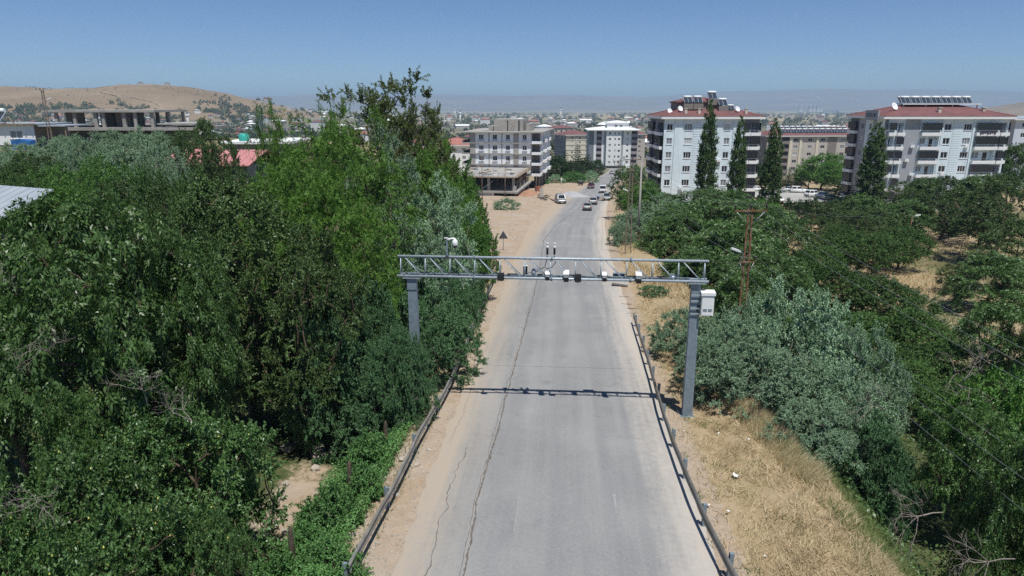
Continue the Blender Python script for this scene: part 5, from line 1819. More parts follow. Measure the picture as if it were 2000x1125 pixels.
block('blue-grey block cut by the right picture edge behind trees', 143.5, 200, R(0), 30.0, 14.0, 6, -8.5, WALL['bluewhite'], WALL['midgrey'], [(2, 3.4), (5.5, 7.2), (10, 12)], roof=metal_roof, rh=0.6)

# ---- houses on the left slope
wh = thing('white_house', 'low white house with a plank-edged flat roof at the left edge', 'house', (-88.0, 104.0, 7.2), R(4))
F = Face(wh, (0, 0, 0), 0)
hl = [(12.7, 14.5, 0.95, 2.1)]
face_wall(F, 0, 16.3, 0.0, 2.95, hl, WALL['white'])
window(F, *hl[0], cols=2, pm=pane_mid)
face_wall(Face(wh, (16.3, 0, 0), math.pi / 2), 0, 9, 0.0, 2.95, [], WALL['taupe'])
MB().b2(-0.2, 16.1, 0.1, 9, -3.0, -0.003).build('plinth', WALL['block'], wh)
MB().b2(-0.5, 16.9, -0.5, 9.5, 2.953, 3.12).build('roof', metal_roof, wh)
for k in range(17):
    MB().b2(k * 1.0 + 0.1, k * 1.0 + 0.25, -0.65, -0.503, 2.80, 2.95).build('rafter_end', wood_m, wh)
MB().b2(-0.5, 16.9, -0.62, -0.503, 3.0, 3.16).build('roof_edge_board', wood_m, wh)
MB().b2(16.9, 20.8, 0.0, 8, 2.7, 2.86).build('porch_roof', metal_roof, wh)
for x in (18.5, 20.6):
    MB().b2(x, x + 0.12, 0.2, 0.32, 0, 2.695).build('porch_post', wood_m, wh)
solar_heater('solar heater on the white house roof at the left edge', (-77.4, 105.2, 10.35), R(3), 1.2, None)
a_ = thing('timber_trestle', 'small timber trestle on the white house roof', 'trestle', (-75.2, 105.0, 10.33), 0)
MB().tube((-0.7, 0, 0), (0, 0, 1.0), 0.06, n=5).tube((0.7, 0, 0), (0, 0, 1.0), 0.06, n=5).build('leg_pair', wood_m, a_)
MB().tube((0, -0.4, 1.0), (0, 0.4, 1.0), 0.05, n=5).build('top_beam', wood_m, a_)
tp = thing('water_tank', 'blue tarpaulin-covered tank against the white house', 'tank', (-71.4, 102.0, 6.1), R(8))
tk = MB()
pr = [(-1.3, -0.9, 0), (1.3, -0.9, 0.1), (1.4, 0.9, 0), (-1.2, 0.9, 0.1), (-1.35, -0.8, 1.9), (-0.2, -0.9, 2.2), (1.1, -0.8, 1.8), (1.2, 0.8, 2.0), (-1.1, 0.9, 2.1)]
tk.add(pr, [(0, 1, 6, 5, 4), (1, 2, 7, 6), (2, 3, 8, 7), (3, 0, 4, 8), (4, 5, 8), (5, 7, 8), (5, 6, 7), (3, 2, 1, 0)])
tk.build('tarpaulin', mat('blue_tarpaulin', (0.03, 0.13, 0.36), 0.5, var=0.25, scale=2, bump=0.6, bscale=3), tp)
MB().path([(-1.4, -0.95, 0.9), (1.4, -0.95, 0.8)], 0.03).build('rope', white_plastic, tp)

fb = thing('concrete_shell', 'roofless-looking grey concrete shell of slab and columns on the left slope', 'building', (-82.0, 126.0, 8.4), R(2))
MB().b2(-1.5, 18.2, -1.0, 13, 3.35, 3.75).build('roof_slab', concrete, fb)
MB().b2(-0.5, 26.0, -1.0, 13, 0.2, 0.75).build('floor_slab', concrete, fb)
for k, (x, w_) in enumerate(((0.4, 0.5), (3.6, 0.5), (7.2, 0.6), (8.6, 0.5), (12.2, 0.6), (14.2, 0.5), (17.2, 0.5))):
    for y in (-0.6, 6.0, 12.2):
        MB().b2(x, x + w_, y, y + 0.5, 0.753, 3.347).build('column', concrete, fb)
for a, c, y in ((0.3, 3.6, 3.0), (5.4, 7.6, 5.0), (9.8, 12.4, 2.0)):
    MB().b2(a, c, y, y + 0.25, 0.753, 3.347).build('inner_wall', WALL['taupe'], fb)
for x in (2, 6, 10, 14, 17, 22):
    MB().b2(x, x + 0.5, -0.5, 0.0, -3.5, 0.197).build('column', concrete, fb)
MB().b2(-0.3, 24.0, 3.0, 3.2, -3.5, 0.197).build('inner_wall', WALL['taupe'], fb)
MB().b2(18.5, 25.0, -1.0, 11.0, 1.2, 1.45).build('lower_roof', concrete, fb)
MB().b2(18.8, 19.2, 0, 0.4, 0.753, 1.197).b2(24.4, 24.8, 0, 0.4, 0.753, 1.197).build('column', concrete, fb)

def shed(label, x, y, z, rz, W, D, H, roofm, wallm, pitch=0.5, name='shed', ribs=True):
    b = thing(name, label, 'shed', (x, y, z), rz)
    MB().b2(0, W, 0, D, -6.5, H).build('wall', wallm, b)
    r = MB()
    r.prism([(-0.5, H - 0.05), (D / 2, H + pitch * D / 2), (D + 0.5, H - 0.05), (D + 0.5, H + 0.05), (D / 2, H + pitch * D / 2 + 0.1), (-0.5, H + 0.05)], -0.5, W + 0.5)
    ro = r.build('roof', roofm, b)
    if ribs:
        n_ = int(W / 0.9)
        sl = math.atan2(pitch * D / 2 + 0.05, D / 2 + 0.5)
        ln = math.hypot(pitch * D / 2, D / 2 + 0.5)
        for k_ in range(n_ + 1):
            MB().box((k_ * W / n_, D / 4 - 0.25, H + pitch * D / 4 + 0.09), (0.06, ln, 0.06), Euler((sl, 0, 0)).to_matrix()).build('roof_rib', roofm, ro)
    return b
sd = shed('pale blue-grey metal roofed shed behind the walnut at the left edge', -47.5, 47.0, 2.7, R(-24), 15.0, 12.0, 2.2, metal_roof, WALL['block'], 0.42)
MB().b2(11.2, 12.7, 2.6, 3.8, 2.6, 5.4).build('chimney', WALL['block'], sd)
shed('pink sheet-metal roof among the trees at left', -39.5, 78.0, 4.0, R(-6), 10.0, 9.0, 2.5, pink_roof, WALL['block'], 0.3)
fl_ = thing('flat_roofed_house', 'house with white flat roof and turquoise tank among the left trees', 'house', (-40.5, 98.0, 4.6), R(2))
MB().b2(0, 9.0, 0, 8, -5, 3.1).build('wall', WALL['taupe'], fl_)
MB().b2(-0.4, 9.4, -0.4, 8.4, 3.103, 3.45).build('roof', WALL['white'], fl_)
tq = tag(MB().lathe((0, 0, 0), [(0.65, 0), (0.7, 0.1), (0.7, 0.8), (0.5, 1.0), (0.2, 1.08)], 14).build('water_tank', mat('turquoise_plastic', (0.04, 0.36, 0.30), 0.5), None, (-38.2, 99.5, 8.05)), 'turquoise plastic water tank on the white flat roof', 'tank')

# ------------------------------------------------------------------ vehicles
def paint(name, col, metal=0.3):
    m = mat(name, col, 0.32, metal, spec=0.5)
    try:
        m.node_tree.nodes['Principled BSDF'].inputs['Coat Weight'].default_value = 0.4
        m.node_tree.nodes['Principled BSDF'].inputs['Coat Roughness'].default_value = 0.12
    except Exception:
        pass
    return m
tyre_m = mat('tyre_rubber', (0.02, 0.02, 0.02), 0.85)
rim_m = mat('wheel_rim', (0.40, 0.41, 0.42), 0.4, 0.7)
light_m = mat('headlamp_glass', (0.75, 0.78, 0.80), 0.15, spec=0.6)
tail_m = mat('tail_lamp_red', (0.42, 0.02, 0.02), 0.3)
plate_m = mat('number_plate', (0.75, 0.75, 0.74), 0.6)
car_glass = mat('car_glass', (0.018, 0.022, 0.026), 0.06, spec=0.7)
trim_m = mat('bumper_trim', (0.05, 0.05, 0.052), 0.6)
KINDS_ = {
    # L, W, H, belt z, hood start y, cowl y, roof front y, roof rear y, rear glass foot y, tail z
    'sedan': dict(L=4.3, W=1.70, H=1.43, belt=0.92, cowl=0.85, rf=0.10, rr=-1.00, foot=-1.55, tail=0.95, hood=0.76),
    'hatch': dict(L=3.9, W=1.66, H=1.45, belt=0.92, cowl=0.80, rf=0.10, rr=-1.45, foot=-1.85, tail=0.90, hood=0.76),
    'van': dict(L=4.4, W=1.82, H=1.85, belt=1.05, cowl=1.35, rf=0.70, rr=-2.02, foot=-2.14, tail=1.02, hood=0.90),
    'minivan': dict(L=4.6, W=1.78, H=1.88, belt=1.08, cowl=1.50, rf=0.85, rr=-2.05, foot=-2.22, tail=1.02, hood=0.92),
    'wagon': dict(L=4.2, W=1.66, H=1.50, belt=0.90, cowl=0.75, rf=0.20, rr=-1.70, foot=-2.0, tail=0.88, hood=0.80),
    'suv': dict(L=4.5, W=1.84, H=1.70, belt=1.05, cowl=0.95, rf=0.25, rr=-1.70, foot=-2.1, tail=1.02, hood=0.95),
}
CARM = {}
def loft_x(prof, W):
    """side profile (y, z) given roundness across the width"""
    xs = ((-W / 2, 0.90, 0.05), (-W / 2 + 0.06, 0.985, 0.01), (-W / 2 + 0.2, 1.0, 0.0), (W / 2 - 0.2, 1.0, 0.0), (W / 2 - 0.06, 0.985, 0.01), (W / 2, 0.90, 0.05))
    n = len(prof)
    zc = 0.55
    vs_ = []
    for x, k_, dz in xs:
        for y, z in prof:
            vs_.append((x, y * (0.93 + 0.07 * k_), zc + (z - zc) * k_))
    fs = []
    for i in range(len(xs) - 1):
        for j in range(n):
            fs.append((i * n + j, i * n + (j + 1) % n, (i + 1) * n + (j + 1) % n, (i + 1) * n + j))
    fs.append(tuple(range(n)))
    fs.append(tuple((len(xs) - 1) * n + j for j in reversed(range(n))))
    return MB().add(vs_, fs, True)
def inset(q, k_, push):
    c = sum(q, Vector()) / len(q)
    n = (q[1] - q[0]).cross(q[2] - q[0]).normalized()
    return [c + (p - c) * k_ + n * push for p in q]
def car(kind, label, colm, loc, rz, name='car', cat='car', group=None, tilt=0.0):
    d = KINDS_[kind]
    L, W, H, belt = d['L'], d['W'], d['H'], d['belt']
    key = (kind, colm.name)
    if key not in CARM:
        h = L / 2
        prof = [(-h + .12, .24), (-h, .42), (-h, d['tail'] - .22), (-h + .07, d['tail'] - .04), (d['foot'], d['tail'] + .02), (0, belt + .02), (d['cowl'], belt), (h - .35, d['hood']), (h - .06, d['hood'] - .13), (h, .48), (h - .10, .24)]
        b = loft_x(prof, W)
        w0, w1 = W / 2 - 0.05, W / 2 - 0.19
        fb_, bb_ = d['cowl'], d['foot']
        rf_, rr2 = d['rf'], d['rr']
        low = [Vector((-w0, bb_, belt - .01)), Vector((w0, bb_, belt - .01)), Vector((w0, fb_, belt - .01)), Vector((-w0, fb_, belt - .01))]
        up_ = [Vector((-w1, rr2, H - .05)), Vector((w1, rr2, H - .05)), Vector((w1, rf_, H - .05)), Vector((-w1, rf_, H - .05))]
        crown_ = [Vector((-w1 + .12, rr2 + .12, H)), Vector((w1 - .12, rr2 + .12, H)), Vector((w1 - .12, rf_ - .12, H)), Vector((-w1 + .12, rf_ - .12, H))]
        b.add(low + up_ + crown_, [(0, 1, 5, 4), (1, 2, 6, 5), (2, 3, 7, 6), (3, 0, 4, 7), (4, 5, 9, 8), (5, 6, 10, 9), (6, 7, 11, 10), (7, 4, 8, 11), (8, 9, 10, 11)])
        out = {'body': (b.mesh('body', colm), None)}
        def gl(name_, q, k_=0.88):
            return (MB().add(inset(q, k_, 0.012), [(0, 1, 2, 3)]).mesh(name_, car_glass), None)
        out['rear_window'] = gl('rear_window', [low[0], low[1], up_[1], up_[0]])
        out['windscreen'] = gl('windscreen', [low[2], low[3], up_[3], up_[2]], 0.9)
        for s, (a, c) in enumerate(((1, 2), (3, 0))):
            q = [low[a], low[c], up_[c], up_[a]]
            m1, m2 = (q[0] + q[1]) / 2, (q[3] + q[2]) / 2
            out['side_window_%d' % (2 * s)] = gl('side_window', [q[0], m1, m2, q[3]], 0.84)
            out['side_window_%d' % (2 * s + 1)] = gl('side_window', [m1, q[1], q[2], m2], 0.84)
        bp_ = MB().b2(-W / 2 + .06, W / 2 - .06, h - .06, h + .05, .30, .50).mesh('bumper', trim_m)
        bp2 = MB().b2(-W / 2 + .06, W / 2 - .06, -h - .05, -h + .06, .30, .50).mesh('bumper', trim_m)
        out['bumper_f'], out['bumper_r'] = (bp_, None), (bp2, None)
        CARM[key] = out
        CARM['headlight'] = MB().box((0, 0, 0), (0.30, 0.10, 0.15)).mesh('headlight', light_m)
        CARM['tail_light'] = MB().box((0, 0, 0), (0.18, 0.08, 0.24)).mesh('tail_light', tail_m)
        CARM['number_plate'] = MB().box((0, 0, 0), (0.5, 0.02, 0.11)).mesh('number_plate', plate_m)
        CARM['mirror'] = MB().box((0, 0, 0), (0.18, 0.09, 0.13)).mesh('mirror', trim_m)
        CARM['tyre'] = MB().tube((-.1, 0, 0), (.1, 0, 0), .31, n=18).mesh('tyre', tyre_m)
        CARM['rim'] = MB().tube((-.105, 0, 0), (.105, 0, 0), .19, n=12).mesh('rim', rim_m)
    o = thing(name, label, cat, loc, rz, group)
    o.rotation_euler = (tilt, 0, rz)
    for k_, (me_, _) in CARM[key].items():
        put('side_window' if k_.startswith('side') else ('bumper' if k_.startswith('bumper') else k_), me_, o)
    h = L / 2
    for sx in (-1, 1):
        put('headlight', CARM['headlight'], o, (sx * (W / 2 - .26), h - .10, d['hood'] - .12))
        put('tail_light', CARM['tail_light'], o, (sx * (W / 2 - .16), -h + .03, d['tail'] - .18))
        put('mirror', CARM['mirror'], o, (sx * (W / 2 + .06), d['cowl'] - .15, belt + .08))
        for sy in (-1, 1):
            t_ = put('wheel', CARM['tyre'], o, (sx * (W / 2 - .11), sy * (h - .78), .31))
            put('rim', CARM['rim'], t_)
    put('number_plate', CARM['number_plate'], o, (0, -h - .062, .62 if kind in ('sedan', 'hatch', 'wagon') else .75))
    put('number_plate', CARM['number_plate'], o, (0, h + .062, .42))
    return o
silver_p = paint('paint_silver', (0.42, 0.43, 0.43), 0.5)
oldsilver_p = paint('paint_pale_green_grey', (0.34, 0.35, 0.33), 0.35)
white_p = paint('paint_white', (0.78, 0.78, 0.77), 0.0)
grey_p = paint('paint_grey', (0.26, 0.265, 0.27), 0.4)
red_p = paint('paint_dark_red', (0.12, 0.022, 0.022), 0.2)
dark_p = paint('paint_dark_blue', (0.03, 0.04, 0.06), 0.3)
def on_road(x, y):
    return (x, y, road_z(x, y))
def rdir(y):
    return -math.atan2(float(xc(y + 2) - xc(y - 2)), 4.0)
def rtilt(y):
    return math.atan2(float(zr(y + 3) - zr(y - 3)), 6.0)
car('sedan', 'pale grey-green saloon driving away, nearest car on the road', oldsilver_p, on_road(14.35, 129.2), rdir(129), tilt=rtilt(129))
car('sedan', 'silver saloon driving away just ahead of the nearest one', silver_p, on_road(16.9, 141.5), rdir(141), tilt=rtilt(141))
car('van', 'white van driving away on the right lane past the pickup', white_p, on_road(22.5, 169.2), rdir(169), 'van', 'van', tilt=rtilt(169))
car('hatch', 'dark red hatchback coming up the left lane', red_p, on_road(21.2, 184), rdir(184) + math.pi, tilt=-rtilt(184))
car('minivan', 'grey minivan parked on the dirt beside the building site', grey_p, (10.2, 143.6, gz(10.2, 143.6)), math.pi + R(6), 'minivan', 'minivan', tilt=-rtilt(143))
car('wagon', 'grey estate car parked on the right verge behind the ladder-like pole', oldsilver_p, (20.9, 150.5, gz(20.9, 150.5) + 0.02), rdir(150) + math.pi, tilt=-rtilt(150))
car('hatch', 'small pale car at the far left kerb near the white block', silver_p, (39.6, 274, gz(39.6, 274) + 0.02), rdir(270), tilt=rtilt(270))
car('sedan', 'dark car parked in front of the white block shops', dark_p, (43.0, 331, gz(43, 331) + .02), R(80))

# car park with white cars
cpz = -9.15
cp = []
for x0, x1, y0, y1 in ((60, 84, 158, 196),):
    xs_ = np.linspace(x0, x1, 13)
    ys_ = np.linspace(y0, y1, 20)
    XX, YY = np.meshgrid(xs_, ys_)
    lot = grid_mesh('car_park', XX, YY, np.maximum(ground(XX, YY), -30) + 0.35, mat('car_park_paving', (0.36, 0.35, 0.33), 0.9, var=0.12, scale=0.5, var2=(0.42, 0.40, 0.37), scale2=0.15))
    tag(put('car_park', lot), 'pale paved car park behind the poplars', None, None, 'structure')
def lotz(x, y):
    return gz(x, y) + 0.36
for kind, px, py, rz, cm, lab in (
    ('sedan', 66.6, 188, 80, white_p, 'white car at the left end of the far row in the car park'),
    ('sedan', 70.6, 185.5, 78, white_p, 'white saloon second from left in the far row of the car park'),
    ('suv', 76.2, 182.0, -100, white_p, 'cream-white off-roader at the right end of the far parking row'),
    ('hatch', 74.0, 183.5, 82, silver_p, 'silver hatchback half hidden by the cream-white off-roader'),
    ('suv', 75.2, 170.5, -70, white_p, 'white off-roader under the trees at the right of the car park'),
    ('sedan', 77.0, 168.5, -72, white_p, 'white saloon in front of the off-roader under the trees'),
    ('sedan', 76.0, 162.5, -75, silver_p, 'silver car nearest the conifer at the car park corner'),
    ('hatch', 62.8, 166, 10, white_p, 'white car behind the rightmost poplar'),
    ('sedan', 61.8, 159.5, 15, white_p, 'white car nearest the rightmost poplar foot'),
):
    car(kind, lab, cm, (px, py, lotz(px, py)), R(rz), group='cars in the car park')

# motorcycle with side platform and its rider
mx, my = 18.75, 148.6
mz = road_z(mx, my)
mrz = rdir(my)
mot = thing('motorcycle', 'motorcycle with a low cargo platform at its right side', 'motorcycle', (mx, my, mz), mrz)
for y in (-0.62, 0.68):
    w = MB().tube((-0.05, y, 0.3), (0.05, y, 0.3), 0.30, n=16).build('wheel', tyre_m, mot)
    MB().tube((-0.055, y, 0.3), (0.055, y, 0.3), 0.2, n=12).build('rim', rim_m, w)
MB().path([(0, -0.62, 0.3), (0, -0.25, 0.45), (0, 0.1, 0.45), (0, 0.45, 0.8)], 0.05).tube((0, 0.68, 0.3), (0, 0.42, 0.95), 0.03).build('frame', trim_m, mot)
MB().box((0, 0.0, 0.45), (0.28, 0.4, 0.3)).build('engine', rim_m, mot)
MB().lathe((0, 0.22, 0.66), [(0.08, 0), (0.15, 0.05), (0.14, 0.16), (0.06, 0.22)], 10).build('fuel_tank', red_p, mot)
MB().box((0, -0.35, 0.76), (0.26, 0.65, 0.1)).build('seat', trim_m, mot)
MB().path([(-0.36, 0.32, 1.02), (-0.15, 0.42, 1.0), (0.15, 0.42, 1.0), (0.36, 0.32, 1.02)], 0.018).build('handlebar', rim_m, mot)
MB().box((0, 0.55, 0.85), (0.16, 0.12, 0.16)).build('headlight', light_m, mot)
pf = MB().b2(0.35, 1.35, -0.75, 0.75, 0.36, 0.42).build('cargo_platform', wood_m, mot)
rl = MB()
for a, c in (((0.35, -0.75), (1.35, -0.75)), ((1.35, -0.75), (1.35, 0.75)), ((1.35, 0.75), (0.35, 0.75))):
    rl.tube((a[0], a[1], 0.72), (c[0], c[1], 0.72), 0.025, n=5)
    rl.tube((a[0], a[1], 0.42), (a[0], a[1], 0.72), 0.025, n=5)
rl.build('platform_rail', red_p, pf)
w = MB().tube((1.38, -0.1, 0.26), (1.47, -0.1, 0.26), 0.26, n=14).build('wheel', tyre_m, mot)
MB().tube((0.05, -0.1, 0.32), (1.4, -0.1, 0.28), 0.03).build('axle_bar', trim_m, mot)

def skin_person(label, joints, edges, radii, loc, rz, shirt_split, parts):
    """one continuous body grown over a jointed skeleton; colours by height zone of the clothing"""
    me_ = bpy.data.meshes.new('person')
    me_.from_pydata(joints, edges, [])
    o = bpy.data.objects.new('person', me_)
    C.objects.link(o)
    sk = o.modifiers.new('skin', 'SKIN')
    for i, v in enumerate(me_.skin_vertices[0].data):
        v.radius = (radii[i], radii[i])
        v.use_root = (i == 0)
    sb = o.modifiers.new('sub', 'SUBSURF')
    sb.levels = sb.render_levels = 2
    dg = bpy.context.evaluated_depsgraph_get()
    dg.update()
    new = bpy.data.meshes.new_from_object(o.evaluated_get(dg))
    bpy.data.objects.remove(o)
    for m_ in parts:
        new.materials.append(m_)
    for p in new.polygons:
        p.material_index = shirt_split(p.center)
        p.use_smooth = True
    q = put('person', new, None, loc, (0, 0, rz))
    return tag(q, label, 'person')
J = [(0, -0.30, 0.88), (0, -0.26, 1.10), (0, -0.20, 1.32), (0, -0.18, 1.44), (0, -0.15, 1.54), (0, -0.13, 1.66), (0, -0.13, 1.73),      # pelvis, belly, chest, neck, head
     (-0.17, -0.20, 1.38), (-0.27, -0.02, 1.20), (-0.33, 0.24, 1.07), (-0.35, 0.31, 1.04),
     (0.17, -0.20, 1.38), (0.27, -0.02, 1.20), (0.33, 0.24, 1.07), (0.35, 0.31, 1.04),
     (-0.11, -0.26, 0.86), (-0.19, 0.10, 0.82), (-0.18, -0.06, 0.46), (-0.18, 0.08, 0.38),
     (0.11, -0.26, 0.86), (0.19, 0.10, 0.82), (0.18, -0.06, 0.46), (0.18, 0.08, 0.38)]
Ed = [(0, 1), (1, 2), (2, 3), (3, 4), (4, 5), (5, 6), (2, 7), (7, 8), (8, 9), (9, 10), (2, 11), (11, 12), (12, 13), (13, 14), (0, 15), (15, 16), (16, 17), (17, 18), (0, 19), (19, 20), (20, 21), (21, 22)]
Ra = [.155, .15, .165, .07, .085, .105, .07, .075, .055, .042, .04, .075, .055, .042, .04, .10, .075, .055, .045, .10, .075, .055, .045]
shirt = mat('shirt_light_blue', (0.42, 0.50, 0.66), 0.85)
trousers = mat('trousers_dark', (0.04, 0.045, 0.06), 0.85)
skin_m = mat('skin', (0.42, 0.25, 0.17), 0.6)
hair_m = mat('hair_dark', (0.02, 0.015, 0.012), 0.7)
def split(c):
    if c.z > 1.47:
        return 3 if (c.z > 1.68 or c.y < -0.17) else 2
    if c.z < 0.92 and c.y < 0.2:
        return 1
    if abs(c.x) > 0.28 and c.y > 0.1:
        return 2
    return 0
rider = skin_person('rider in a light blue shirt seated on the motorcycle', J, Ed, Ra, (mx, my, mz), mrz, split, [shirt, trousers, skin_m, hair_m])

